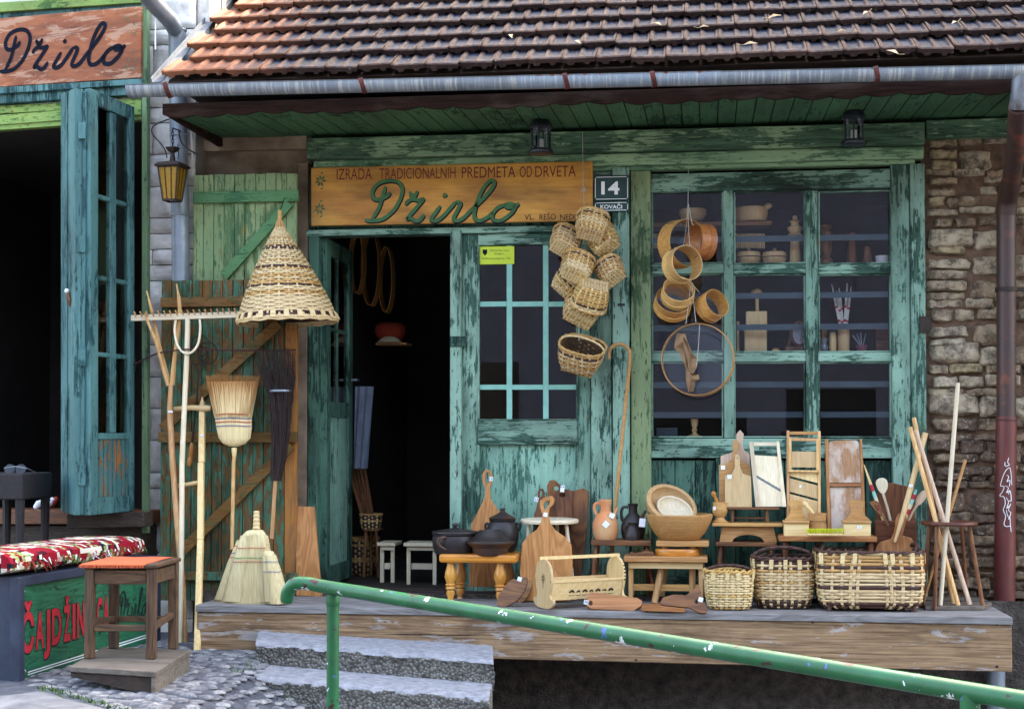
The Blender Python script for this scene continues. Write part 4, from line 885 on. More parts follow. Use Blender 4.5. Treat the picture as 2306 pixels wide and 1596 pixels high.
for c in range(26):
    c0 = Vector((1.35 + rr.gauss(0, .42), 6.2 + rr.gauss(0, .5), rr.uniform(6.4, 12.5)))
    for k in range(60):
        p = c0 + Vector((rr.gauss(0, .26), rr.gauss(0, .26), rr.gauss(0, .22))); a = Vector((rr.gauss(0, 1), rr.gauss(0, 1), rr.gauss(0, 1))).normalized(); b = a.orthogonal().normalized() * .045
        mb.add([p - a * .09, p + b, p + a * .09, p - b], [(0, 1, 2, 3)])
mb.build('crown', m_leaf, tr, norm=False)
# ================================================================== helpers for the goods
def at(x, y, z=DZ): return ZP(x, y, z)
def dY(x, y, z=DZ): return ZP(x, y, z).y
def put(name, label, cat, x, y, Y, group=None):
    return thing(name, label, cat, W(x, y, Y), group)
def rod(nm, pts, r, mat, par, n=8, k=0, Z=I, **kw):
    """round stick through (x, y, Y) picture points; r in metres"""
    P = [W(*Z(x, y), Y) for x, y, Y in pts]
    if k: P = cr(P, k)
    if isinstance(r, (list, tuple)): r = [r[min(len(r) - 1, int(i * len(r) / len(P)))] for i in range(len(P))] if len(r) != len(P) else r
    mb = MB(); mb.tube(P, r, n); return mb.build(nm, mat, par, smooth=True, **kw)
def tagq(par, x, y, Y, Z=I, w_=.028, h_=.028, rot=0., ink=True):
    c = W(*Z(x, y), Y); mb = MB(); M = Matrix.Rotation(rot, 3, 'Y'); mb.obox(c, (w_, .0015, h_), M); t = mb.build('price_tag', m_tag, par)
    if ink:
        mb = MB(); mb.obox(c + Vector((0, -.0014, 0)), (w_ * .3, .0008, h_ * .14), M); mb.build('price_mark', m_ink, t)
    return t
def board(nm, label, cat, pts, Y, th, mat, Z, lean=.1, holes=(), base=None, group=None, smooth=0, bevel=.003, tags=()):
    q = [Z(*p) for p in pts]; lo = max(q, key=lambda p: p[1]) if base is None else Z(*base)
    t = put(nm, label, cat, lo[0], lo[1], Y, group); mb = MB()
    p0, n = mb.ppx(pts, Y, th, Z, lean, base, holes, smooth=smooth); mb.build('board', mat, t, bevel=bevel)
    for tq in tags:
        x, y, rot = tq[:3]; c = PL(*Z(x, y), p0, n) + n * .006; mb = MB(); mb.obox(c, (.025, .0015, .025), Matrix.Rotation(rot, 3, 'Y')); tg = mb.build('price_tag', m_tag, t)
        if len(tq) > 3:
            mb = MB(); M_ = Matrix.Rotation(rot, 3, 'Y'); letter(mb, tq[3], [c + n * .0016 + M_ @ Vector(v) for v in ((-.010, 0, -.008), (.010, 0, -.008), (-.010, 0, .007), (.010, 0, .007))], 0, .01); mb.build('price_number', m_ink, tg, norm=False)
    return t
def ell(cx, cy, rx, ry, n=14): return [(cx + rx * math.cos(2 * math.pi * k / n), cy + ry * math.sin(2 * math.pi * k / n)) for k in range(n)]

# ------------------------------------------------------------------ woven baskets
def weave(mb, f, nst, rows, amp, hw, rowm, stm=0, closed=True, wst=.010, rr=random, thick=.0022, sub=3, stakes=True):
    """f(u, v) -> point; wefts run along u in and out of stakes running along v"""
    def fr(u, v):
        p = f(u, v); du = f(u + .004, v) - f(u - .004, v); dv = f(u, min(1, v + .01)) - f(u, max(0, v - .01))
        n = du.cross(dv); n = n.normalized() if n.length > 1e-9 else Vector((0, 0, 1)); return p, n, dv.normalized(), du.normalized()
    N = nst * sub
    for i in range(rows):
        v = (i + .5) / rows; hh = hw * rr.uniform(.85, 1.1); vj = rr.uniform(-.12, .12) / rows; vs = []; cnt = N if closed else N + 1
        m = rowm(i); m = rr.choice(m) if isinstance(m, tuple) else m
        for s_ in range(cnt):
            u = s_ / N; p, n, t, d = fr(u, v + vj); o = amp * math.cos(math.pi * s_ / sub + math.pi * i)
            h = hh * (.93 + .07 * math.cos(2 * math.pi * s_ / sub)); q = p + n * o
            vs += [q - t * h, q + n * thick - t * h * .5, q + n * thick + t * h * .5, q + t * h, q - n * thick]
        k = 5; fs = []
        for s_ in range(N):
            a, b = s_ * k, ((s_ + 1) % cnt) * k
            fs += [(a + j, b + j, b + (j + 1) % k, a + (j + 1) % k) for j in range(k)]
        mb.add(vs, fs, m)
    if stakes:
        for k in range(nst if closed else nst + 1):
            u = k / nst; vs = []; wj = wst * rr.uniform(.85, 1.15)
            pts = [0.] + [(i + .5) / rows for i in range(rows)] + [1.]
            for i, v in enumerate(pts):
                p, n, t, d = fr(u, v); o = 0 if i in (0, len(pts) - 1) else -amp * .75 * math.cos(math.pi * k + math.pi * (i - 1))
                q = p + n * o; vs += [q - d * wj / 2, q + n * .0016, q + d * wj / 2, q - n * .0016]
            mb.add(vs, [(a * 4 + j, a * 4 + (j + 1) % 4, a * 4 + 4 + (j + 1) % 4, a * 4 + 4 + j) for a in range(len(pts) - 1) for j in range(4)], stm)
def sup(a, b, n, u):
    t = 2 * math.pi * u; c, s = math.cos(t), math.sin(t)
    return a * math.copysign(abs(c) ** (2 / n), c), b * math.copysign(abs(s) ** (2 / n), s)
def basket(nm, label, loc, M, bot, top, h, nst, rows, rowm, group=None, hw=None, amp=.004, ns=(4, 3), bulge=.06, handle=None, rim=0, feet=False, wst=.012, seed=1, bottom=True, rimr=.006, toprim=True, cat='basket', looptabs=False):
    rr = random.Random(seed); t = thing(nm, label, cat, loc, group); L = Vector(loc)
    tb = [0.]; NT = 240
    for k in range(NT):
        q0, q1 = sup(top[0], top[1], ns[0], k / NT), sup(top[0], top[1], ns[0], (k + 1) / NT); tb.append(tb[-1] + math.hypot(q1[0] - q0[0], q1[1] - q0[1]))
    def even(u):
        u = u % 1.; s_ = u * tb[-1]; lo, hi = 0, NT
        while hi - lo > 1:
            mid_ = (lo + hi) // 2
            if tb[mid_] <= s_: lo = mid_
            else: hi = mid_
        return (lo + (s_ - tb[lo]) / max(1e-9, tb[hi] - tb[lo])) / NT
    def f(u, v):
        u = even(u); k = v + 0.; bz = bulge * math.sin(math.pi * min(1, v * 1.1)) ; a = bot[0] + (top[0] - bot[0]) * k; b = bot[1] + (top[1] - bot[1]) * k
        n = ns[0] + (ns[1] - ns[0]) * v; rnd_ = 1 - .10 * max(0, 1 - v * 9) ** 2
        x, y = sup(a * (1 + bz) * rnd_, b * (1 + bz) * rnd_, n, u); return L + M @ Vector((x, y, v * h))
    hw = hw or h / rows * .47
    mb = MB(); weave(mb, f, nst, rows, amp, hw, rowm, 0, True, wst, rr); body = mb.build('woven_side', [m_wl, m_wl2, m_wd], t, smooth=True, norm=False, ang=50)
    mb = MB(); n = 36; mb.add([f(k / n, v) - (M @ Vector((f0.x, f0.y, 0)) if False else (f(k / n, v) - L - M @ Vector((0, 0, v * h))) * (amp * 1.2 / max(.03, min(top)))) for v in (0.01, .3, .6, .98) for k in range(n)], [(j * n + k, j * n + (k + 1) % n, (j + 1) * n + (k + 1) % n, (j + 1) * n + k) for j in range(3) for k in range(n)])
    mb.add([f(k / n, .012) * .98 + (L + M @ Vector((0, 0, .012 * h))) * .02 for k in range(n)], [tuple(range(n))]); mb.build('lining', m_win, t, smooth=True, norm=False)
    if bottom:
        def g(u, v): return L + M @ Vector(((u * 2 - 1) * bot[0] * .93, (v * 2 - 1) * bot[1] * .93, -.001))
        nb = max(4, int(2 * bot[1] / .019)); mb = MB(); weave(mb, g, max(4, int(2 * bot[0] / .019)), nb, .003, .0078, lambda i: (0, 0, 1), 0, False, .015, rr, .0015); mb.build('woven_base', [m_wl, m_wl2, m_wd], t, smooth=True, norm=False)
    if toprim:
        mb = MB(); n = nst * 4
        for ph in (0, math.pi):
            pts = []
            for k in range(n):
                p = f(k / n, 1.); q = f(k / n, .97); d = (p - q).normalized(); c = L + M @ Vector((0, 0, h)); o = (p - c).normalized()
                a = ph + 2 * math.pi * k / 7; pts.append(p + o * math.cos(a) * rimr * .8 + d * math.sin(a) * rimr * .8)
            mb.tube(pts, rimr * .75, 6, m=0, closed=True)
        if looptabs:
            for k in range(0, nst, 2):
                p = f(k / nst, .99); q = f(k / nst, .80); c = L + M @ Vector((0, 0, h)); o = (p - c).normalized() * .011; d = (f((k + .2) / nst, .99) - p).normalized() * .011
                mb.hexa([q + o * .6 - d, q + o * .6 + d, q + o - d * -1, q + o - d, p + o * .8 - d, p + o * .8 + d, p + o * 1.2 + d, p + o * 1.2 - d], 1)
        mb.build('rim', [[m_wl2, m_wd][rim], m_wl], t, smooth=True, norm=False)
    if handle:
        axis, hh, r, mat = handle; A0 = top[0] if axis == 'x' else top[1]; pts = []
        for k in range(21):
            a = math.pi * k / 20; q = A0 * math.cos(a); z = h - .02 + hh * math.sin(a) ** .8
            pts.append(L + M @ (Vector((q, 0, z)) if axis == 'x' else Vector((0, q, z))))
        mb = MB(); mb.tube(pts, r, 8)
        for s_ in (0, 1):
            mb.tube([p + Vector((.5 * r * math.cos(k * 1.3 + s_ * 3.1), .8 * r * math.sin(k * 1.3 + s_ * 3.1), .4 * r)) for k, p in enumerate(pts)], r * .55, 6)
        mb.build('handle', mat, t, smooth=True)
    if feet:
        mb = MB()
        for sx in (-1, 1):
            for sy in (-1, 1): p = L + M @ Vector((sx * bot[0] * .86, sy * bot[1] * .86, 0)); mb = MB(); mb.tube([p + Vector((0, 0, -.012)), p + Vector((0, 0, .05))], .013, 8); mb.build('foot', m_wd, t)
    return t
IDM = Matrix.Identity(3)
def rot(ax, ay, az): return Matrix.Rotation(R(az), 3, 'Z') @ Matrix.Rotation(R(ay), 3, 'Y') @ Matrix.Rotation(R(ax), 3, 'X')

# ================================================================== signs
def quad(x0, x1, yl0, yr0, yl1, yr1, fn): return [fn(x0, yl0), fn(x1, yr0), fn(x0, yl1), fn(x1, yr1)]
sg = thing('shop_sign', 'long amber painted wooden sign board above the open shop door', 'sign', W(1017, 506, -.09))
YSG = -.095; qa = [W(700, 508, YSG), W(1335, 498, YSG), W(700, 378, YSG), W(1335, 363, YSG)]
zb_, zt_ = (qa[0].z + qa[1].z) / 2, (qa[2].z + qa[3].z) / 2
mb = MB(); mb.box(qa[0].x, qa[1].x, YSG, YSG + .025, zb_, zt_); mb.build('board', m_sign, sg, bevel=.004)
mb = MB(); Yl = YSG - .0015
def sgq(x0, x1, yl0, yr0, yl1, yr1): return quad(x0, x1, yl0, yr0, yl1, yr1, lambda x, y: W(*E(x, y), Yl))
for s_, x0, x1 in (('IZRADA', 358, 562), ('TRADICIONALNIH', 606, 1048), ('PREDMETA', 1084, 1395), ('OD', 1420, 1492), ('DRVETA', 1510, 1746)):
    k = lambda x: -(x - 358) * .0135
    letter(mb, s_, sgq(x0, x1, 318 + k(x0), 318 + k(x1), 256 + k(x0), 254 + k(x1)), 0, 0.)
mb.build('red_lettering', m_dred, sg, norm=False)
mb = MB(); script(mb, lambda x, y: W(*E(x, y), Yl), .023); mb.build('green_lettering', m_sgreen, sg, norm=False)
mb = MB(); script(mb, lambda x, y: W(*E(x + 3, y + 5), YSG - .0008), .030); mb.build('lettering_outline', m_navy, sg, norm=False, label='dark outline under the green script')
mb = MB()
for s_, x0, x1 in (('VL.', 1448, 1505), ('REŠO', 1535, 1630), ('NEDIM', 1655, 1776)): letter(mb, s_, sgq(x0, x1, 552, 549, 520, 516), 0, 0.)
mb.build('dark_lettering', m_navy, sg, norm=False)
mb = MB()
for cx, cy in ((265, 325), (260, 487)):
    for a in range(7):
        an = a * .85; p = W(*E(cx, cy), Yl); d = Vector((math.cos(an), 0, math.sin(an))); o = Vector((-d.z, 0, d.x)) * .008
        mb.add([p + d * .006, p + d * .022 + o, p + d * .04, p + d * .022 - o], [(0, 1, 2, 3)])
    for dy in (-45, 45): 
        p = W(*E(cx + 8, cy + dy), Yl); mb.add([p + Vector((-.012, 0, 0)), p + Vector((0, 0, .006)), p + Vector((.012, 0, .008)), p + Vector((0, 0, -.006))], [(0, 1, 2, 3)])
mb.build('painted_flower', m_sgreen, sg, norm=False)
# weathered sign of the neighbour
ls = thing('shop_sign', 'weathered reddish wooden sign board with navy script on the neighbouring shop', 'sign', LS(150, 190, .02))
mb = MB(); q = [LS(-60, 200, .05), LS(317, 175, .05), LS(317, 14, .05), LS(-60, 47, .05)]; k = -ln * .03
mb.hexa([q[0], q[1], q[1] + k, q[0] + k, q[3], q[2], q[2] + k, q[3] + k]); mb.build('board', m_sign2, ls, bevel=.004)
def hs(x, y):
    xx = (x - 520) * .945 - 5; yy = 482 - (x - 520) * .070 + (y - 553) * 1.17; return LS(*H(xx, yy), .0525)
mb = MB(); script(mb, hs, .028, nrm=ln); mb.build('navy_lettering', m_navy, ls, norm=False)
mb = MB()
for x, y in ((850, 115), (905, 110), (860, 130), (900, 165), (885, 220), (905, 225), (890, 345), (905, 395), (870, 405), (855, 440), (900, 455), (850, 465), (885, 465)):
    p = LS(*H(x, y), .0525); d = LS(*H(x + 12, y + 22), .0525) - p; o = (LS(*H(x + 10, y), .0525) - p) * .5; mb.add([p - d * .5, p + o, p + d * .6, p - o], [(0, 1, 2, 3)])
mb.build('painted_leaf', m_sgreen, ls, norm=False)
# house number
hn = thing('house_number_sign', 'green enamel house number plate with white figures beside the amber sign', 'sign', W(1376, 476, -.075))
mb = MB(); Yn = -.078; mb.px(1337, 395, 1417, 452, Yn, -.068); mb.px(1337, 453.5, 1417, 477, Yn, -.068); mb.build('plate', m_plate, hn, bevel=.003)
mb = MB(); Yq = Yn - .0012
letter(mb, '14', [W(x, y, Yq) for x, y in ((1354, 437), (1395, 437), (1354, 409), (1395, 409))], 0, .03); letter(mb, 'KOVAČI', [W(x, y, Yq) for x, y in ((1352, 470), (1401, 470), (1352, 461.5), (1401, 461.5))], 0, .02)
for (x0, y0, x1, y1) in ((1340, 398, 1414, 449), (1340, 456, 1414, 474.5)):
    for b in ((x0 + 3, y0, x1 - 3, y0 + 1.5), (x0 + 3, y1 - 1.5, x1 - 3, y1), (x0, y0 + 3, x0 + 1.5, y1 - 3), (x1 - 1.5, y0 + 3, x1, y1 - 3)): mb.px(*b, Yq, Yq + .0005)
mb.build('white_lettering', m_whitep, hn, norm=False)

# ================================================================== lanterns
def lantern(px, py, Yv, label):
    """black lantern hanging from the soffit; py = its bottom"""
    c = W(px, py, Yv); K = 1.15; t = thing('hanging_lantern', label, 'lantern', c, 'black lanterns under the eaves'); x, y, z = c
    mb = MB(); mb.lathe(c, [(.055, 0), (.066, .006), (.066, .016), (.058, .026), (.052, .028)], 8); mb.v = [c + (v - c) * K for v in mb.v]; mb.build('base', m_black, t)
    mb = MB(); mb.lathe(c, [(.058, .135), (.064, .139), (.064, .147), (.056, .158), (.040, .178), (.024, .190), (.022, .205), (.034, .212), (.036, .226), (.026, .236), (.008, .240)], 16); mb.v = [c + (v - c) * K for v in mb.v]; mb.build('cap', m_black, t, smooth=True)
    for k in range(6):
        a = math.pi / 3 * k + .4; mb = MB(); p = Vector((x + .050 * math.cos(a), y + .050 * math.sin(a), z)); mb.tube([p + Vector((0, 0, .026)), p + Vector((0, 0, .138))], .0045, 6); mb.v = [c + (v - c) * K for v in mb.v]; mb.build('bar', m_black, t)
    mb = MB(); mb.lathe(c + Vector((0, 0, .028)), [(.046, 0), (.046, .108)], 6, cap=False); mb.v = [c + (v - c) * K for v in mb.v]; mb.build('glass', m_lglass, t)
    mb = MB(); mb.lathe(c + Vector((0, 0, .028)), [(.016, 0), (.016, .05)], 12); mb.v = [c + (v - c) * K for v in mb.v]; mb.build('candle', m_whitew, t)
    mb = MB(); mb.tube([c + Vector((.03 * math.cos(a), 0, .236 + .034 * math.sin(a))) for a in [math.pi * k / 10 for k in range(11)]], .0035, 6); mb.v = [c + (v - c) * K for v in mb.v]; mb.build('carry_loop', m_black, t)
    mb = MB(); zt2 = max(.28, (zf - z) / K + .01); mb.tube([c + Vector((0, 0, .268)), c + Vector((.01, 0, (zt2 + .268) / 2)), c + Vector((.03, 0, zt2))], .0035, 6); mb.v = [c + (v - c) * K for v in mb.v]; mb.build('hook', m_iron, t)
lantern(1218, 348, -.40, 'black hanging lantern above the amber shop sign'); lantern(1923, 328, -.40, 'black hanging lantern above the right side of the shop window')
yl = put('wall_lantern', 'amber glass lantern with iron frame hanging on the pale block wall', 'lantern', 388, 452, -.42); c = W(388, 452, -.42); x, y, z = c
r0, r1, hh = .060, .092, .205; zz = [0, hh]
mb = MB(); M45 = Matrix.Rotation(R(38), 3, 'Z')
mb.lathe(c, [(r0 - .004, .008), (r1 - .006, hh)], 4, M45, cap=False); mb.build('amber_pane', m_yel, yl)
mb = MB()
for k in range(4):
    a = math.pi / 2 * k; p = M45 @ Vector((math.cos(a), math.sin(a), 0)); q = M45 @ Vector((math.cos(a + math.pi / 2), math.sin(a + math.pi / 2), 0))
    mb.tube([c + p * r0, c + p * r1 + Vector((0, 0, hh))], .005, 6); mb.bar(c + p * r0, c + q * r0, .012, .006); mb.bar(c + (p * r1) + Vector((0, 0, hh)), c + q * r1 + Vector((0, 0, hh)), .012, .006)
    for f_ in (.33, .67): mb.tube([c + p.lerp(q, f_) * r0, c + p.lerp(q, f_) * r1 + Vector((0, 0, hh))], .0025, 5)
mb.build('frame', m_iron, yl)
mb = MB(); mb.lathe(c + Vector((0, 0, hh)), [(r1 + .022, 0), (r1 + .024, .010), (r1 - .0, .026), (.02, .040), (.012, .09), (.03, .10), (.045, .118), (.047, .124), (.01, .126)], 4, M45); mb.build('roof', m_iron, yl)
mb = MB()
for k in range(5): mb.tube([c + Vector((.008 * math.cos(a) if k % 2 else 0, 0 if k % 2 else .008 * math.cos(a), .345 + k * .022 + .015 * math.sin(a))) for a in [2 * math.pi * j / 10 for j in range(10)]], .0025, 5, closed=True)
mb.tube([c + Vector((0, 0, hh + .12)), c + Vector((0, 0, .345))], .004, 6); mb.tube([c + Vector((0, 0, .45)), c + Vector((0, .2, .46))], .004, 6); mb.build('chain', m_iron, yl)
mb = MB(); cb = [(1140, 800), (1060, 830), (1020, 865), (1030, 910), (1075, 960), (1110, 1010), (1122, 1062)]; mb.tube(cr([W(*H(*p), -.42 + .0 * i) for i, p in enumerate(cb)], 4), .004, 6); mb.tube(cr([W(*H(*p), -.40) for p in ((1200, 870), (1215, 950), (1260, 1000), (1330, 1040))], 4), .005, 6); mb.tube(cr([W(*H(*p), -.41) for p in ((1195, 970), (1200, 1040), (1195, 1070))], 4), .0035, 6); mb.build('cable', m_wire, yl)

# ================================================================== left group in front of the shutters
YL = -.42
def ground(x, y): return ZP(x, y, -.335)
fk = put('hay_fork', 'long wooden three pronged hay fork leaning beside the white rake', 'hay fork', 412, 1460, -.62)
rod('handle', [(*G(1150, 1065), YL - .02), (*G(1140, 1240), YL - .04), (*G(1160, 1596), YL - .1), (*Fz(1150, 400), YL - .15), (*Fz(1182, 780), -.57), (*Fz(1202, 1208), -.64)], [.015, .018, .0195, .019, .018, .017], w_beech, fk, 10)
rod('prong', [(1132, 1080, YL - .02), (1095, 950, YL - .02), (1055, 800, YL - .04), (1005, 680, YL - .06), (973, 592, YL - .07)], [.014, .014, .013, .010, .005], w_beech, fk, 8, 3, G)
rod('prong', [(1145, 1075, YL), (1110, 960, YL), (1065, 790, YL), (1025, 600, YL - .01), (985, 442, YL - .02)], [.014, .013, .013, .010, .005], w_beech, fk, 8, 3, G)
rod('prong', [(1158, 1075, YL - .02), (1170, 920, YL - .02), (1190, 780, YL - .02), (1208, 560, YL - .03), (1186, 395, YL - .04)], [.016, .014, .014, .012, .005], w_beech, fk, 8, 3, G)
mb = MB(); mb.obox(W(*G(1145, 1253), YL - .068), (.028, .002, .012), IDM); mb.build('price_tag', m_tag, fk)
rk = put('hay_rake', 'white wooden hay rake with a toothed bar standing in front of the shutter', 'rake', 406, 1460, -.66)
rod('handle', [(*G(1262, 618), YL - .05), (*G(1256, 870), YL - .06), (*G(1240, 1200), YL - .09), (*G(1223, 1596), YL - .12), (*Fz(1177, 500), YL - .16), (*Fz(1165, 1200), -.67)], .016, w_white, rk, 10)
mb = MB(); a, b = W(*G(884, 626), YL - .05), W(*G(1624, 602), YL - .05); mb.bar(a, b, .036, .03); mb.build('head_bar', w_whitex, rk, bevel=.004)
for k in range(18):
    x = 908 + k * 39.6; y = 600 - k * 1.3; mb = MB(); mb.tube([W(*G(x + 6, y + 14), YL - .075), W(*G(x - 6, y - 16), YL - .10)], [.006, .005], 6); mb.build('tooth', w_beech, rk)
rod('brace', [(1183, 628, YL - .05), (1174, 710, YL - .06), (1190, 800, YL - .075), (1225, 850, YL - .085), (1262, 862, YL - .085), (1300, 845, YL - .085), (1334, 790, YL - .075), (1346, 700, YL - .06), (1342, 628, YL - .05)], .0075, w_white, rk, 8, 4, G)
st_ = put('scythe_handle', 'pale wooden scythe handle with two grips standing left of the brooms', 'scythe handle', 443, 1480, -.92)
mb = MB(); mb.bar(W(*G(1360, 1240), -.40), W(*G(1355, 1596), -.47), .036, .032); mb.bar(W(*Fz(1303, 0), -.47), W(*Fz(1300, 500), -.62), .036, .032); mb.bar(W(*Fz(1300, 500), -.62), W(*Fz(1277, 1240), -.915), .036, .032); mb.build('shaft', w_light, st_, bevel=.006)
mb = MB(); mb.tube([W(*G(1172, 1236), -.40), W(*G(1290, 1226), -.41), W(*G(1400, 1232), -.42), W(*G(1418, 1232), -.42)], [.015, .017, .021, .014], 10); mb.lathe(W(*G(1360, 1205), -.41), [(.016, -.01), (.017, .01), (.010, .022), (.009, .026), (.006, .045)], 12); mb.build('top_grip', w_lightx, st_, smooth=True)
rod('lower_grip', [(1150, 150, -.50), (1230, 138, -.50), (1290, 128, -.49), (1318, 130, -.48)], [.013, .013, .016, .012], w_lightx, st_, 10, 0, Fz)
mb = MB(); mb.obox(W(*G(1355, 1412), -.455), (.022, .002, .014), IDM); mb.build('price_tag', m_tag, st_)
# brooms
def straw(mb, top, bot, n, r, rr, tone=(0, 1), spread=.006, jit=.02, bend=0.):
    """thin straws: top(u), bot(u) give the ends across the fan, u in 0..1, with depth jitter"""
    for i in range(n):
        u = rr.random(); a = top(u) ; b = bot(u + rr.gauss(0, spread)); d = (b - a); b = a + d * (1 + rr.uniform(-jit, jit)); e = Vector((0, rr.gauss(0, 1), 0))
        m = a.lerp(b, .5) + Vector((rr.gauss(0, .002), bend * rr.random(), 0)); q = d.orthogonal().normalized() * r; s_ = d.cross(q).normalized() * r
        vs = []; tn = []
        for p, t, k in ((a, tone[0], 1), (m, (tone[0] + tone[1]) / 2, 1), (b, tone[1], .5)): vs += [p + q * k, p + s_ * k, p - (q + s_) * k * .7]; tn += [t] * 3
        mb.add(vs, [(0, 1, 4, 3), (1, 2, 5, 4), (2, 0, 3, 5), (3, 4, 7, 6), (4, 5, 8, 7), (5, 3, 6, 8)], t=tn)
def fanbody(mb, secs, th, tone=None, n=20):
    """flattened straw body through sections (left point, right point, half thickness)"""
    vs = []; tn = []
    for i, (a, b, t) in enumerate(secs):
        c = (a + b) / 2; h = (b - a) / 2
        for k in range(n):
            an = 2 * math.pi * k / n; vs.append(c + h * math.cos(an) + Vector((0, -t * math.sin(an), 0)) + h.normalized() * .002 * math.sin(k * 7.3 + i)); tn.append(tone[i] if tone else i / (len(secs) - 1))
    mb.add(vs, [(i * n + k, i * n + (k + 1) % n, (i + 1) * n + (k + 1) % n, (i + 1) * n + k) for i in range(len(secs) - 1) for k in range(n)] + [tuple(range(n))[::-1], tuple((len(secs) - 1) * n + k for k in range(n))], t=tn)
br = put('straw_broom', 'upturned straw broom with red and blue stitching and a long handle', 'broom', 525, 1212, -.44); Yb = -.46
rows = [(1545, 1602, 1488, .015, 0), (1500, 1650, 1468, .03, .05), (1470, 1682, 1430, .035, .15), (1452, 1692, 1360, .034, .25), (1438, 1694, 1270, .032, .4), (1415, 1715, 1150, .026, .6), (1392, 1738, 1050, .02, .9)]
mb = MB(); fanbody(mb, [(W(*G(a, y), Yb), W(*G(b, y), Yb), t) for a, b, y, t, _ in rows], 0, [r_[4] for r_ in rows])
rr = random.Random(1)
straw(mb, lambda u: W(*G(1440 + u * 254, 1290), Yb - rr.uniform(-.03, .034)), lambda u: W(*G(1385 + u * 362, 1012 + 14 * abs(u - .4)), Yb - rr.uniform(-.03, .03)), 420, .0016, rr, (.4, 1.), .012, .04)
straw(mb, lambda u: W(*G(1558 + u * 34, 1485), Yb - .012), lambda u: W(*G(1436 + u * 258, 1270), Yb - .035 * math.sin(math.pi * min(1, max(0, u))) - .001), 160, .0016, rr, (0., .35), .01, .02)
mb.build('straw_head', m_br, br, smooth=True, norm=False, ang=60)
for y, x0, x1, mt in ((1270, 1436, 1696, m_red), (1298, 1442, 1694, m_bst := plain('blue_thread', C('#3a5f9a'), C('#2f5088'), 30, .7, bump=0)), (1322, 1446, 1692, m_red), (1349, 1450, 1690, m_bst)):
    mb = MB(); pts = [(W(*G(x0 + (x1 - x0) * (.5 - .5 * math.cos(a)), y + 3 * math.sin(a * 3)), Yb) + Vector((0, -.036 * math.sin(a) - .002, 0))) for a in [math.pi * k / 16 for k in range(17)]]; mb.tube(pts, .0024, 5); mb.build('stitch', mt, br)
mb = MB(); mb.lathe(W(*G(1574, 1530), Yb), [(.012, -.02), (.015, 0), (.017, .02), (.016, .032)], 12); mb.build('ferrule', w_light, br, smooth=True)
rod('handle', [(*G(1576, 1540), Yb), (*G(1570, 1596), Yb), (*Fz(1503, 560), Yb)], .0115, w_beech, br, 10)
tb = put('twig_broom', 'dark upturned twig broom tied with wire, right of the straw broom', 'broom', 613, 1212, -.44); Yt = -.45
rr = random.Random(2); mb = MB()
ctr = [(620, 785, 42), (628, 850, 36), (633, 900, 24), (633, 960, 20), (628, 1030, 16), (622, 1082, 9)]
for i in range(260):
    o = rr.uniform(-1, 1); dz = rr.uniform(-1, 1) * math.sqrt(1 - o * o); top = rr.uniform(-35, 70); pts = []
    for j, (x, y, w_) in enumerate(ctr):
        if y < 785 + top and j < 1: y = 785 + top * .6
        p = W(x + o * w_ + rr.gauss(0, 1.6), y, Yt); p.y += dz * w_ * .0022; pts.append(p)
    mb.tube(pts, [.0008, .0013, .0016, .0018, .002, .002], 4)
mb.build('twigs', m_twig, tb, norm=False)
mb = MB(); c = W(632, 880, Yt); mb.lathe(c, [(.070, -.006), (.071, 0), (.070, .006)], 18, sx=1); mb.build('binding_wire', m_zinc, tb)
rod('handle', [(621, 1070, Yt), (616, 1150, Yt - .01), (612, 1212, Yt - .02)], .0125, w_beech, tb, 10)
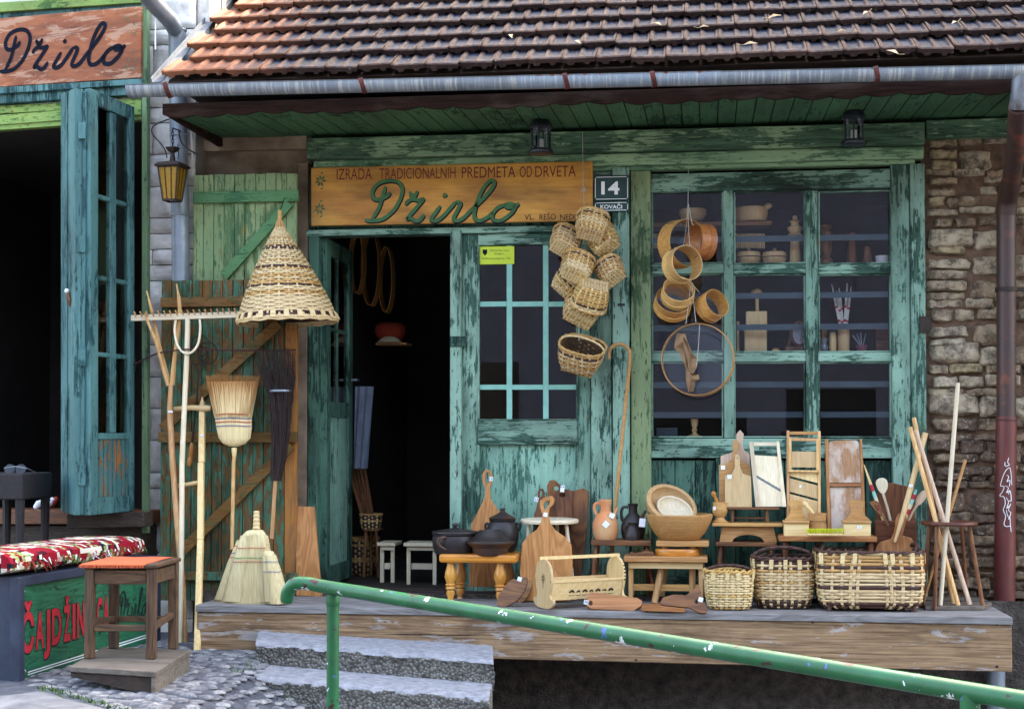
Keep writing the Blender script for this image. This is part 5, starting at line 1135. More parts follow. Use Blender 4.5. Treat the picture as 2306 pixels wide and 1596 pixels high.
# hand brooms standing on the deck
def whisk(label, tip, wid0, sh, base, Yw, seed, stitches, n=520):
    """tip (x, y) top of the tied grip; sh = (x0, x1, y) shoulders; base = (x0, x1, y)"""
    t = put('hand_broom', label, 'broom', (base[0] + base[1]) / 2 * .3475, 1041.6 + base[2] * .3475, Yw, 'hand brooms standing on the deck'); rr = random.Random(seed)
    f = lambda x, y: W(*Fz(x, y), Yw); gx, gy = tip; gb = sh[2] - (sh[2] - gy) * .12
    secs = [(f(gx - wid0 * .6, gb), f(gx + wid0 * .6, gb), .012), (f(sh[0] * .6 + gx * .4, gb + (sh[2] - gb) * .45), f(sh[1] * .6 + gx * .4, gb + (sh[2] - gb) * .45), .03), (f(sh[0], sh[2] + 30), f(sh[1], sh[2] + 30), .036)]
    for k in (.4, .75, .97): secs.append((f(sh[0] + (base[0] - sh[0]) * k, sh[2] + (base[2] - sh[2]) * k), f(sh[1] + (base[1] - sh[1]) * k, sh[2] + (base[2] - sh[2]) * k), .036 + .02 * k))
    mb = MB(); fanbody(mb, secs, 0)
    straw(mb, lambda u: f(gx + (u - .5) * wid0, gb) + Vector((0, -.01, 0)), lambda u: f(sh[0] + (sh[1] - sh[0]) * u, sh[2] + 40) + Vector((0, -.04 * math.sin(math.pi * min(1, max(0, u))), 0)), n // 3, .0016, rr, (.0, .3), .02, .03, -.012)
    straw(mb, lambda u: f(sh[0] + (sh[1] - sh[0]) * u, sh[2] + 20) + Vector((0, -.038 * math.sin(math.pi * u), 0)), lambda u: f(base[0] + (base[1] - base[0]) * u, base[2]) + Vector((0, -.06 * math.sin(math.pi * min(1, max(0, u))), 0)), n, .0017, rr, (.2, 1.), .014, .02)
    mb.build('straw_head', m_br2, t, smooth=True, norm=False, ang=60)
    mb = MB(); prof = []; H_ = (f(gx, gy) - f(gx, gb)).length; rr_ = wid0 * .5 * .3475 / SC(f(gx, gb))
    for k in range(5):
        for a in (0, .5, 1, 1.5): prof.append((rr_ * (.8 + .2 * math.sin(math.pi * a / 1.6)) * (1.1 - k * .06), H_ * (k + a / 2) / 5))
    mb.lathe(f(gx, gb), prof, 12); mb.build('tied_grip', m_wl, t, smooth=True, ang=60)
    for y, mt in stitches:
        k = (y - sh[2]) / (base[2] - sh[2]); x0 = sh[0] + (base[0] - sh[0]) * k; x1 = sh[1] + (base[1] - sh[1]) * k
        mb = MB(); mb.tube([f(x0 + (x1 - x0) * (.5 - .5 * math.cos(a)), y + 2 * math.sin(a * 3)) + Vector((0, -(.042 + .022 * k) * math.sin(a) - .002, 0)) for a in [math.pi * j / 14 for j in range(15)]], .0018, 5); mb.build('stitch', mt, t)
m_gst = plain('green_thread', C('#4a9a5a'), C('#3c8a4c'), 30, .7, bump=0)
whisk('pale hand broom with blue stitching, half hidden behind the larger one', (1640, 470), 30, (1535, 1640, 480), (1385, 1600, 895), -.66, 3, [(535, m_red), (580, m_bst), (608, m_red)], 300)
whisk('largest pale hand broom with a thick tied grip on the left end of the deck', (1662, 305), 48, (1560, 1735, 450), (1440, 1815, 908), -.74, 4, [(548, m_red), (612, m_gst), (637, m_red)], 620)
whisk('small pale hand broom leaning against the right side of the largest one', (1733, 488), 26, (1705, 1790, 580), (1715, 1882, 905), -.80, 5, [(637, m_bst), (701, m_bst)], 320)
# carpet beater and cord
cb_ = put('carpet_beater', 'dark wire carpet beater with a turned handle hanging on the worn shutter', 'carpet beater', 429, 1050, -.37)
mb = MB()
for cx, cy, rx, ry in ((1345, 810, 62, 70), (1395, 860, 68, 72), (1330, 870, 62, 66), (1365, 880, 38, 60)): mb.tube([W(*G(cx + rx * math.cos(a), cy + ry * math.sin(a)), -.372 + .006 * math.sin(a * 2)) for a in [2 * math.pi * k / 24 for k in range(24)]], .0042, 6, closed=True)
mb.tube([W(*G(x, y), -.37) for x, y in ((1310, 935), (1334, 1000), (1320, 1200), (1290, 1462))], .006, 6); mb.tube([W(*G(x, y), -.372) for x, y in ((1385, 930), (1334, 1000))], .005, 6); mb.build('wire_head', m_iron, cb_, smooth=True)
mb = MB(); a, b = W(*G(1290, 1460), -.37), W(*Fz(1225, 20), -.375); d = (b - a); mb.tube([a + d * t for t in (0, .06, .12, .3, .55, .58, .61, .64, .67, .85, 1)], [.008, .010, .014, .016, .016, .0135, .016, .0135, .016, .017, .012], 12); mb.build('turned_handle', w_orangez, cb_, smooth=True)
mb = MB(); pts = cr([W(*G(x, y), Y) for x, y, Y in ((880, 950, -.36), (960, 905, -.40), (1068, 860, -.455), (1160, 845, -.49), (1258, 835, -.505), (1400, 838, -.46), (1600, 842, -.42), (1848, 845, -.38), (1990, 838, -.34))], 6); mb.tube(pts, .0048, 6)
mb.build('tie_cord', m_cord, smooth=True, label='thin red brown cord tied across the rake and fork in front of the shutter', cat='cord')
mb = MB(); mb.obox(W(*G(878, 940), -.33), (.045, .05, .08), IDM); mb.build('cord_bracket', m_iron, lsh)
# leaning plank
board('plank_board', 'pale grained plank leaning against the left door jamb', 'board', [(135, 836), (250, 838), (298, 1412), (135, 1405)], dY(*A(215, 1410)) + .0, .022, w_cherry, A, .12)
# conical woven cover
cc = thing('conical_basket', 'large cone shaped woven basket hanging over the shutters', 'basket', W(648, 725, -.50)); Lc = W(648, 722, -.50); hC = W(630, 512, -.50).z - Lc.z; rC = 104 / SC(Lc)
shx = W(630, 512, -.50).x - Lc.x
def fc(u, v):
    r = rC * (1 - v) ** .88 * (1 - .0 * v) + .022; r *= 1 + .06 * math.sin(math.pi * v); a = 2 * math.pi * u; tl = .10
    return Lc + Vector((r * math.cos(a) + shx * v, r * math.sin(a), v * hC + tl * r * math.cos(a) * (1 - v) * .35))
mb = MB(); dark = {1, 2, 15, 24, 33, 34}; weave(mb, fc, 26, 44, .0042, hC / 44 * .52, lambda i: 2 if i in dark else (0, 0, 1), 0, True, .012, random.Random(8)); mb.build('woven_cone', [m_wl, m_wl2, m_wd], cc, smooth=True, norm=False, ang=50)
mb = MB(); n = 30; mb.add([Lc + (fc(k / n, v) - Lc - Vector((shx * v, 0, v * hC))) * .93 + Vector((shx * v, 0, v * hC)) for v in (0.02, .3, .6, .98) for k in range(n)], [(j * n + k, j * n + (k + 1) % n, (j + 1) * n + (k + 1) % n, (j + 1) * n + k) for j in range(3) for k in range(n)]); mb.build('lining', m_win, cc, smooth=True, norm=False)
mb = MB()
for k in range(24):
    p, q = fc(k / 24, 0.), fc(k / 24, .07); o = (p - Lc).normalized() * .012; d = (fc((k + .25) / 24, 0) - p) * .9
    mb.hexa([p + o - d, p + o + d, p + o * .5 + d, p + o * .5 - d, q + o - d * .8, q + o + d * .8, q + o * .3 + d * .8, q + o * .3 - d * .8])
    if k % 2: mb.bar(p + Vector((0, 0, .004)), p + Vector((0, 0, -.014)) - o, .016, .004, o)
for z in (0, -.011): mb.tube([fc(k / 60, 0) * 1 + Vector((0, 0, z + .004 * math.sin(k * 1.6))) for k in range(60)], .0065, 6, closed=True)
mb.build('rim', m_wl, cc, smooth=True, norm=False)
mb = MB(); p = Lc + Vector((shx, 0, hC)); mb.tube([p - Vector((0, 0, .03)), p + Vector((.0, 0, .08)), p + Vector((0, 0, .103))], [.017, .013, .012], 10)
for k in range(10): a = k * .63; mb.tube([p + Vector((.03 * math.cos(a), .03 * math.sin(a), -.02)), p + Vector((.016 * math.cos(a), .016 * math.sin(a), .035))], .006, 6)
mb.build('stem', m_wl2, cc, smooth=True); mb = MB(); mb.tube([p + Vector((0, 0, .1)), p + Vector((0, .05, .14)), p + Vector((-.01, .13, .2))], .003, 5); mb.build('hanging_wire', m_iron, cc)

# ================================================================== bench, stool and chair on the left
bn = thing('tea_bench', 'slate framed street bench with a green plank panel and red lettering', 'bench', W(45, 1555, -2.02))
b0, b1, t0_, t1_ = W(45, 1555, -2.02), W(345, 1452, -.62), W(45, 1312, -2.02), W(345, 1262, -.62)
dv = (b1 - b0); dv.z = 0; dn = Vector((dv.y, -dv.x, 0)).normalized()          # faces right and towards the street
def BP(u, v, o=0.): return (b0.lerp(b1, u)).lerp(t0_.lerp(t1_, u), v) + dn * o
def bq(mb, u0, u1, v0, v1, o0, o1, m=0):
    q = [BP(u0, v0, o1), BP(u1, v0, o1), BP(u1, v1, o1), BP(u0, v1, o1)]; k = -dn * (o1 - o0); mb.hexa([q[0], q[1], q[1] + k, q[0] + k, q[3], q[2], q[2] + k, q[3] + k], m)
mb = MB(); bq(mb, .0, 1, .01, .995, -.03, 0); mb.build('printed_panel', m_gpanel, bn)
mb = MB(); bq(mb, -.02, 1.02, .97, 1.06, -.46, .022); mb.build('top_frame', m_sg, bn, bevel=.005)
ex = -dn * .46
def cornerpost(u, nm='corner_post'):
    mb = MB(); a, b = BP(u, -.03, .03), BP(u, 1.06, .03); d = dv.normalized() * .05; k = -dn * .06
    mb.hexa([a - d, a, a + k, a - d + k, b - d, b, b + k, b - d + k]); return mb.build(nm, m_sg, bn, bevel=.006)
cornerpost(.0); cornerpost(1.03)
mb = MB(); a, b = BP(0, -.02, 0), BP(0, 1.0, 0); d = -dv.normalized() * .03
mb.hexa([a + d, a + d + ex, a + ex, a, b + d, b + d + ex, b + ex, b]); mb.build('end_panel', m_sg, bn)
mb = MB()
def bt(x, y, o=.0015):
    """point of the panel seen at that picture point"""
    return PL(*Fz(x, y), b0 + dn * o, dn)
def btl(s_, x0, x1, yb0, yb1, yt0, yt1, bold=.02): letter(mb, s_, [bt(x0, yb0), bt(x1, yb1), bt(x0, yt0), bt(x1, yt1)], 0, bold)
cs = ['Č', 'A', 'J', 'D', 'Ž', 'I', 'N', 'I', 'C', 'A']; xs0 = [140, 230, 285, 338, 412, 470, 500, 580, 628, 668]; xs1 = [222, 288, 326, 398, 458, 488, 548, 598, 664, 708]
def mkch(bold, o, mat, nm, grow=0):
    global mb
    mb = MB()
    for ch, x0, x1 in zip(cs, xs0, xs1):
        yb = lambda x: 1232 - (x - 140) * .292; yt = lambda x: 992 - (x - 140) * .235; V, P = text(ch, bold); A_, B_, C_, D_ = bt(x0 - grow, yb(x0) + grow, o), bt(x1 + grow, yb(x1) + grow, o), bt(x0 - grow, yt(x0) - grow, o), bt(x1 + grow, yt(x1) - grow, o)
        mb.add([(A_.lerp(B_, x)).lerp(C_.lerp(D_, x), y) for x, y in V], P)
    mb.build(nm, mat, bn, norm=False)
mkch(.03, .002, m_red, 'red_lettering'); mkch(.055, .001, m_ink, 'lettering_outline', 3)
mb = MB(); fD = lambda x, y: bt(770 + (x - 520) * .205, 1022 - (x - 520) * .045 + (y - 553) * .78 , .0015); script(mb, fD, .011, nrm=dn); mb.build('black_lettering', m_ink, bn, norm=False)
mb = MB(); 
for dy in (0, 16): mb.ribbon([bt(180 + k * 77, 1372 - dy - k * 24.2 + dy * 0, .0015) for k in range(11)], .006, nrm=dn, taper=False)
for cx, cy, s_ in ((148, 828, 1), (130, 870, -1), (128, 925, 1), (155, 1355, -1), (140, 1300, 1), (140, 1385, 1)):
    mb.ribbon([bt(cx + (14 - k * 1.1) * math.cos(s_ * k * .6), cy + (20 - k * 1.5) * math.sin(s_ * k * .6), .0015) for k in range(12)], .006, nrm=dn)
mb.build('white_ornament', m_whitep, bn, norm=False)
# kilim bolster
cu = thing('kilim_cushion', 'red and cream kilim cushion lying along the top of the bench', 'cushion', BP(.45, 1.06, -.2))
mb = MB(); n, mrow = 26, 16; vs = []
for i in range(n + 1):
    u = -.07 + i / n * .98; e = 1 - (.35 * max(0, abs(i / n * 2 - 1) - .9) * 10) ** 2
    base = BP(max(u, -.07), 1.065, 0)
    for k in range(mrow):
        a = 2 * math.pi * k / mrow; c_, s_ = sup(.23, .060, 3.4, k / mrow); w_ = 1 + .06 * mnoise.noise(Vector((i * .35, k * .6, 2)))
        vs.append(base - dn * .215 + dn * c_ * w_ * (.96 + .04 * e) + Vector((0, 0, .066 + s_ * w_ * max(.45, e))))
mb.add(vs, [(i * mrow + k, i * mrow + (k + 1) % mrow, (i + 1) * mrow + (k + 1) % mrow, (i + 1) * mrow + k) for i in range(n) for k in range(mrow)] + [tuple(range(mrow))[::-1], tuple(n * mrow + k for k in range(mrow))])
mb.build('cover', m_kilim, cu, smooth=True)
mb = MB(); rr = random.Random(6)
for i in range(80):
    u = rr.uniform(-.06, .9); p = BP(u, 1.065, .025 + rr.uniform(-.005, .01)) + Vector((0, 0, .068 + rr.gauss(0, .008))); d = Vector((rr.gauss(0, .012), -.012, -.022 + rr.gauss(0, .01))) + dn * .015; mb.tube([p, p + d * .6, p + d + Vector((rr.gauss(0, .006), 0, 0))], [.004, .003, .001], 4, m=rr.choice([0, 0, 1, 2]))
mb.build('fringe', [m_redcl, m_tag, m_moss], cu, norm=False)
# plinth and stool
pl = thing('wooden_platform', 'low grey wooden platform under the old stool', 'platform', W(350, 1540, -1.75))
a, b, c, d = ZP(155, 1500, -.225), ZP(352, 1512, -.225), ZP(430, 1462, -.225), ZP(232, 1455, -.225)
mb = MB(); up0 = [a, b, c, d]; dn0 = [v - Vector((0, 0, .026)) for v in up0]; mb.hexa(dn0 + up0); mb.build('top_board', w_grey, pl, bevel=.004)
ctr = (a + b + c + d) / 4
mb = MB(); q = [b.lerp(ctr, .02), c.lerp(ctr, .02)]; nb = Vector((q[1].y - q[0].y, -(q[1].x - q[0].x), 0)).normalized() * .022
mb.hexa([q[0] - Vector((0, 0, .13)), q[1] - Vector((0, 0, .13)), q[1] - nb - Vector((0, 0, .13)), q[0] - nb - Vector((0, 0, .13)), q[0] - Vector((0, 0, .027)), q[1] - Vector((0, 0, .027)), q[1] - nb - Vector((0, 0, .027)), q[0] - nb - Vector((0, 0, .027))]); mb.build('side_board', w_grey, pl, bevel=.003)
mb = MB(); q = [a.lerp(ctr, .03), b.lerp(ctr, .06)]; k = Vector((0, .02, 0)); mb.hexa([q[0] - Vector((0, 0, .05)), q[1] - Vector((0, 0, .12)), q[1] + k - Vector((0, 0, .12)), q[0] + k - Vector((0, 0, .05)), q[0] - Vector((0, 0, .027)), q[1] - Vector((0, 0, .027)), q[1] + k - Vector((0, 0, .027)), q[0] + k - Vector((0, 0, .027))]); mb.build('front_board', w_dark, pl)
stl = thing('old_stool', 'weathered square wooden stool standing on the low platform', 'stool', ZP(280, 1475, -.225))
lg = [ZP(202, 1482, -.225), ZP(341, 1483, -.225), ZP(390, 1460, -.225), ZP(256, 1459, -.225)]; hS = .455
def tp(i, ins=.0): return lg[i] + Vector((0, 0, hS))
cS = sum(lg, Vector()) / 4; ax_ = (lg[1] - lg[0]).normalized(); ang_ = math.atan2(ax_.y, ax_.x); MS = Matrix.Rotation(ang_, 3, 'Z')
for i in range(4):
    mb = MB(); mb.obox(lg[i] + Vector((0, 0, hS / 2)), (.047, .047, hS), MS); mb.build('leg', w_stool, stl, bevel=.007)
for z, hh, nm in ((hS - .045, .07, 'apron'), (.155, .032, 'stretcher')):
    for i in range(4):
        p, q = lg[i] + Vector((0, 0, z)), lg[(i + 1) % 4] + Vector((0, 0, z + (.03 if nm == 'stretcher' and i % 2 else 0))); dd = (q - p).normalized() * .0245; mb = MB(); mb.bar(p + dd, q - dd, hh, .028, nrm=dd.cross(Vector((0, 0, 1)))); mb.build(nm, w_stoolx, stl, bevel=.004)
mb = MB(); e1 = (lg[1] - lg[0]) ; e2 = (lg[3] - lg[0]); o = cS + Vector((0, 0, hS + .001)); h1, h2 = e1 * .5 + e1.normalized() * .035, e2 * .5 + e2.normalized() * .035
mb.hexa([o - h1 - h2, o + h1 - h2, o + h1 + h2, o - h1 + h2] + [v + Vector((0, 0, .022)) for v in (o - h1 - h2, o + h1 - h2, o + h1 + h2, o - h1 + h2)]); mb.build('seat', w_stoolx, stl, bevel=.009)
oc = thing('orange_cloth', 'orange woven cloth lying on the old stool', 'cloth', o + Vector((0, 0, .022))); mb = MB(); n = 14; vs = []
for j in range(n + 1):
    for i in range(n + 1):
        u, v = i / n, j / n; p = o - h1 * 1.03 - h2 * 1.05 + h1 * 2 * (u * (.86 + .06 * v)) + h2 * 2.0 * v + Vector((0, 0, .0255 + .002 * math.sin(u * 11) * math.sin(v * 7)))
        if j == 0: p += Vector((0, 0, -.006)) - h2.normalized() * .002
        if i == 0: p.z -= .003
        vs.append(p)
mb.add(vs, [(j * (n + 1) + i, j * (n + 1) + i + 1, (j + 1) * (n + 1) + i + 1, (j + 1) * (n + 1) + i) for j in range(n) for i in range(n)]); mb.add([v + Vector((0, 0, -.0025)) for v in vs], [((j + 1) * (n + 1) + i, (j + 1) * (n + 1) + i + 1, j * (n + 1) + i + 1, j * (n + 1) + i) for j in range(n) for i in range(n)])
cl = mb.build('woven_cloth', m_orangecl, oc, smooth=True, norm=False)
mb = MB(); rr = random.Random(3)
for k in range(60):
    p = o - h1 * 1.03 - h2 * 1.06 + h1 * 2 * (k / 60 * .86) + Vector((0, 0, .02)); mb.tube([p, p + Vector((rr.gauss(0, .003), -.004, -.012 - rr.random() * .006))], .0015, 4)
mb.build('fringe', m_orangecl, oc, norm=False)
# rattan chair in the neighbour's doorway, sunglasses on it
rc = thing('rattan_table', 'dark rattan side table at the left edge in the neighbouring doorway', 'table', W(20, 1216, -.85))
mb = MB(); Yr = -.85; x0, x1 = W(-60, 1100, Yr).x, W(51, 1100, Yr).x; z0, z1, z2 = W(20, 1218, Yr).z, W(20, 1125, Yr).z, W(20, 1066, Yr).z
mb.box(x0, x1, Yr, Yr + .4, z1, z2); mb.build('top_box', m_rattan, rc, bevel=.01)
for px_, pz_ in ((x1 - .03, Yr + .03), (x1 - .03, Yr + .37), (x0 + .03, Yr + .03), (x0 + .03, Yr + .37)):
    mb = MB(); mb.tube([(px_, pz_, z0 - .2), (px_, pz_, z1)], [.02, .03], 8); mb.build('leg', m_rattan, rc)
sgz = thing('sunglasses', 'dark sunglasses lying on the rattan side table', 'sunglasses', (x1 - .1, Yr + .1, z2 + .002))
for k in (0, 1):
    mb = MB(); c_ = Vector((x1 - .13 + k * .07, Yr + .10, z2 + .024)); mb.lathe(c_, [(.030, -.003), (.031, 0), (.030, .003)], 16, Matrix.Rotation(R(80), 3, 'X'), sx=1.1); mb.build('lens', m_black, sgz)
mb = MB(); mb.tube([(x1 - .165, Yr + .10, z2 + .03), (x1 - .095, Yr + .098, z2 + .04), (x1 - .025, Yr + .10, z2 + .03)], .003, 6); mb.tube([(x1 - .165, Yr + .10, z2 + .03), (x1 - .16, Yr + .23, z2 + .004)], .003, 6); mb.tube([(x1 - .025, Yr + .10, z2 + .03), (x1 - .03, Yr + .23, z2 + .004)], .003, 6); mb.build('frame', m_zinc, sgz)
sp = thing('striped_slippers', 'red, white and navy cloth bundle on the neighbouring threshold', 'cloth', LS(100, 1146, -.1))
mb = MB()
for k, (x, mm) in enumerate(((88, 1), (96, 2), (104, 0), (112, 1), (120, 0))): mb.tube([LS(x - 8, 1143, -.1 - .02 * k), LS(x, 1134 - k, -.1 - .02 * k), LS(x + 9, 1128 - k * 2, -.12 - .02 * k)], [.018, .026, .014], 10, m=mm)
mb.build('folded_cloth', [m_redcl, m_tag, m_navy], sp, smooth=True)
# ================================================================== goods on the deck, from the door to the cane
def lathe_thing(nm, label, cat, cx, prof, Y, mat, Z, group=None, part='body', n=32):
    q = Z(cx, max(p[1] for p in prof)); t = put(nm, label, cat, q[0], q[1], Y, group); mb = MB(); mb.lpx(cx, prof, Y, n, Z); mb.build(part, mat, t, smooth=True, ang=35); return t
def lpart(nm, t, cx, prof, Y, mat, Z, n=32):
    mb = MB(); mb.lpx(cx, prof, Y, n, Z); return mb.build(nm, mat, t, smooth=True, ang=35)
def leg(t, a, b, r, mat, Z, nm='leg'):
    """straight leg from picture point a = (x, y, Y) down to b; b[1] None means the deck"""
    p = W(*Z(a[0], a[1]), a[2])
    if b[1] is None:
        q0 = Z(b[0], 0); lo, hi = 900., 1700.
        for _ in range(40):
            m = (lo + hi) / 2
            if W(q0[0], m, b[2]).z > DZ + .003: lo = m
            else: hi = m
        q = W(q0[0], lo, b[2])
    else: q = W(*Z(b[0], b[1]), b[2])
    mb = MB(); mb.tube([p, q], r, 10); return mb.build(nm, mat, t, smooth=True)
# stool with turned legs
Ys = dY(*A(1280, 1448)); ts = put('turned_leg_stool', 'orange varnished low stool with four turned legs carrying the black clay pots', 'stool', *A(1290, 1448), Ys)
mb = MB(); mb.px(1045, 1144, 1540, 1199, Ys - .05, Ys + .27, 0, A); mb.build('seat', w_orange, ts, bevel=.014)
prof = [(24, 1197), (24, 1215), (36, 1258), (39, 1290), (26, 1328), (35, 1337), (26, 1346), (33, 1360), (23, 1372), (29, 1392), (17, 1425), (22, 1440)]
def turned(t, cx, Y, prof, Z, mat, yb=None):
    pr = prof
    if yb: k = (yb - prof[0][1]) / (prof[-1][1] - prof[0][1]); pr = [(r, prof[0][1] + (y - prof[0][1]) * k) for r, y in prof]
    mb = MB(); mb.lpx(cx, pr, Y, 18, Z); return mb.build('leg', mat, t, smooth=True)
turned(ts, 1121, Ys, prof, A, w_orangez, 1438); turned(ts, 1436, Ys, prof, A, w_orangez, 1452); turned(ts, 1182, Ys + .2, prof, A, w_orangez, 1424); turned(ts, 1490, Ys + .2, prof, A, w_orangez, 1424)
# clay pots
Yp = Ys + .09; t = lathe_thing('casserole', 'wide black clay pot with a flat knobbed lid and a curled handle', 'pot', 1150, [(112, 1141), (128, 1135), (143, 1090), (148, 1050), (140, 1022), (150, 1012), (146, 1008)], Yp, m_clay, A)
lpart('lid', t, 1150, [(140, 1008), (150, 1003), (148, 996), (110, 990), (55, 982), (20, 975), (13, 968), (21, 957), (18, 947), (2, 943)], Yp, m_clay, A)
mb = MB(); mb.tube(cr([W(*A(x, y), Y) for x, y, Y in ((1092, 1036, Yp - .125), (1062, 1036, Yp - .15), (1040, 1055, Yp - .155), (1048, 1088, Yp - .15), (1090, 1115, Yp - .125))], 4), .010, 8); mb.build('handle', m_clayb, t, smooth=True)
t = lathe_thing('jar', 'tall round black clay jar with a pointed lid and two ear handles', 'pot', 1452, [(70, 1141), (88, 1100), (104, 1040), (105, 1000), (96, 955), (80, 932), (88, 924), (84, 920)], Ys + .19, m_clay, A)
lpart('lid', t, 1452, [(84, 918), (88, 911), (80, 905), (40, 886), (18, 872), (14, 866), (20, 857), (16, 848), (2, 845)], Ys + .19, m_clayb, A)
for s_ in (-1, 1):
    mb = MB(); mb.tube(cr([W(*A(1452 + s_ * x, y), Ys + .19) for x, y in ((88, 945), (108, 950), (108, 978), (98, 990))], 4), .008, 8); mb.build('handle', m_clay, t, smooth=True)
t = lathe_thing('baking_pot', 'squat brown black clay pot with a conical top and a wide rim', 'pot', 1374, [(104, 1146), (112, 1130), (120, 1098), (150, 1076), (158, 1066), (150, 1060)], Ys + .03, m_clayb, A)
lpart('lid', t, 1374, [(152, 1060), (150, 1055), (122, 1048), (95, 1020), (76, 995), (70, 988), (58, 987), (50, 1000)], Ys + .03, m_clay, A)
# cutting boards leaning on the door
board('cutting_board', 'tall brown cutting board with a long loop handle leaning left on the closed door', 'cutting board', [(1240, 1350), (1246, 1010), (1256, 945), (1318, 825), (1340, 770), (1342, 722), (1325, 680), (1323, 630), (1345, 600), (1370, 604), (1388, 640), (1386, 682), (1370, 722), (1376, 790), (1425, 862), (1440, 905), (1440, 1350)], -.2, .022, w_cherry, A, .08, [[(1344, 640), (1350, 620), (1358, 617), (1366, 632), (1366, 670), (1357, 702), (1347, 690), (1343, 665)]], tags=[(1380, 662, .1, '15')])
board('cutting_board', 'large octagonal cutting board with a hooked loop handle behind the toy cradle', 'cutting board', [(1575, 1440), (1562, 1240), (1576, 1075), (1612, 1025), (1670, 985), (1702, 930), (1706, 890), (1690, 840), (1690, 802), (1720, 778), (1765, 768), (1786, 790), (1780, 818), (1752, 850), (1744, 890), (1756, 940), (1790, 990), (1850, 1030), (1892, 1082), (1900, 1200), (1890, 1440)], -.50, .02, w_cherry, A, .10, [[(1712, 826), (1735, 800), (1756, 800), (1748, 824), (1730, 850), (1722, 862)]], tags=[(1727, 890, .15)])
board('cutting_board', 'slim walnut board with a slotted handle behind the octagonal board', 'cutting board', [(1630, 1340), (1650, 910), (1680, 800), (1675, 750), (1690, 722), (1710, 724), (1722, 750), (1716, 790), (1722, 900), (1750, 1340)], -.17, .018, w_walnut, A, .05, [ell(1698, 758, 8, 22)], tags=[(1669, 792, .2, '22')])
board('cutting_board', 'dark walnut board with a live edge and a thumb hole below the sticker patch', 'cutting board', [(1736, 1360), (1742, 800), (1736, 706), (1752, 672), (1780, 668), (1850, 722), (1870, 760), (1860, 1360)], -.10, .025, w_brownz, A, .03, [ell(1794, 722, 17, 14)], tags=[(1838, 715, -.3, '15')])
board('cutting_board', 'two toned walnut board with a round hole standing above the white stool', 'cutting board', [(1785, 1360), (1796, 770), (1802, 736), (1850, 726), (1898, 736), (1892, 1360)], -.145, .022, w_walnut, A, .04, [ell(1834, 764, 20, 14)], tags=[(1834, 732, .1)])
board('live_edge_board', 'brown plank with a dark bark edge at the right end of the door', 'board', [(1885, 1360), (1900, 738), (1940, 728), (1968, 720), (2002, 742), (1990, 1000), (1940, 1360)], -.12, .024, w_walnut, A, .03)
# white round stool
t = put('white_stool', 'whitish round stool among the cutting boards', 'stool', *A(1752, 1420), -.27); lpart('seat', t, 1752, [(150, 945), (184, 942), (188, 930), (184, 917), (160, 914), (0.5, 914)], -.27, w_whitex, A, 40)
for a_, b_ in (((1620, 944, -.33), (1590, None, -.37)), ((1858, 944, -.33), (1912, None, -.35)), ((1740, 944, -.2), (1735, None, -.16)), ((1800, 944, -.2), (1820, None, -.17))): leg(t, a_, b_, .012, w_white, A)
# boards lying at the front left
board('cutting_board', 'rounded brown board lying tilted in front, leftmost by the turned leg stool', 'cutting board', [(1425, 1468), (1420, 1430), (1450, 1370), (1510, 1302), (1556, 1306), (1600, 1285), (1612, 1312), (1590, 1380), (1540, 1440), (1470, 1478)], dY(*A(1470, 1478)), .018, w_walnutx, A, .35, smooth=3, tags=[(1562, 1302, .3)])
board('cutting_board', 'rounded brown board lying tilted between its twin and the toy cradle', 'cutting board', [(1545, 1446), (1538, 1400), (1580, 1250), (1622, 1212), (1657, 1218), (1652, 1262), (1642, 1340), (1612, 1412), (1568, 1456)], dY(*A(1568, 1456)) + .04, .018, w_walnutx, A, .30, smooth=3, holes=[ell(1604, 1238, 9, 7)], tags=[(1640, 1206, .4)])
# toy cradle
YC = dY(*A(1710, 1490)); P0 = W(*A(1712, 1488), YC); P0.z = DZ + .002; e1 = Vector((math.cos(R(35)), math.sin(R(35)), 0)); e2 = Vector((math.sin(R(35)), -math.cos(R(35)), 0)); LC = .475
cr_t = thing('toy_cradle', 'pale wooden toy cradle with burnt flower ornaments on rockers', 'cradle', P0)
def cp(a, b, z): return P0 + e1 * a + e2 * b + Vector((0, 0, z))
def cend(a, nm='end_panel'):
    pts = []
    for b, z in cr([(-.115, .035), (-.09, .012), (-.05, .002), (0, 0), (.05, .002), (.09, .012), (.115, .035), (.113, .055), (.085, .06), (.075, .085), (.09, .13), (.095, .18), (.08, .235), (.045, .268), (0, .278), (-.045, .268), (-.08, .235), (-.095, .18), (-.09, .13), (-.075, .085), (-.085, .06), (-.113, .055)], 3, True): pts.append(cp(a, b, z))
    mb = MB(); mb.prism(pts, e1 * .014); return mb.build(nm, w_light, cr_t, bevel=.003)
ep = cend(0); cend(LC)
mb = MB()
for k in range(9):
    a = k * .72; mb.add([cp(-.001, .0 + .004 * math.cos(a), .17 + .004 * math.sin(a)), cp(-.001, .012 * math.cos(a - .25), .17 + .012 * math.sin(a - .25)), cp(-.001, .026 * math.cos(a), .17 + .034 * math.sin(a)), cp(-.001, .012 * math.cos(a + .25), .17 + .012 * math.sin(a + .25))], [(0, 1, 2, 3)])
mb.add([cp(-.001, -.002, .15), cp(-.001, .002, .15), cp(-.001, .002, .115), cp(-.001, -.002, .115)], [(0, 1, 2, 3)]); mb.build('burnt_flower', m_burn, ep, norm=False)
mb = MB()
for s_ in (1, -1):
    q = [cp(.014, s_ * .062, .052), cp(LC, s_ * .062, .052), cp(LC, s_ * .088, .150), cp(.014, s_ * .088, .150)]; k = -e2 * s_ * .010; mb.hexa([q[0], q[1], q[1] + k, q[0] + k, q[3], q[2], q[2] + k, q[3] + k])
mb.build('side_panel', w_lightx, cr_t, bevel=.002)
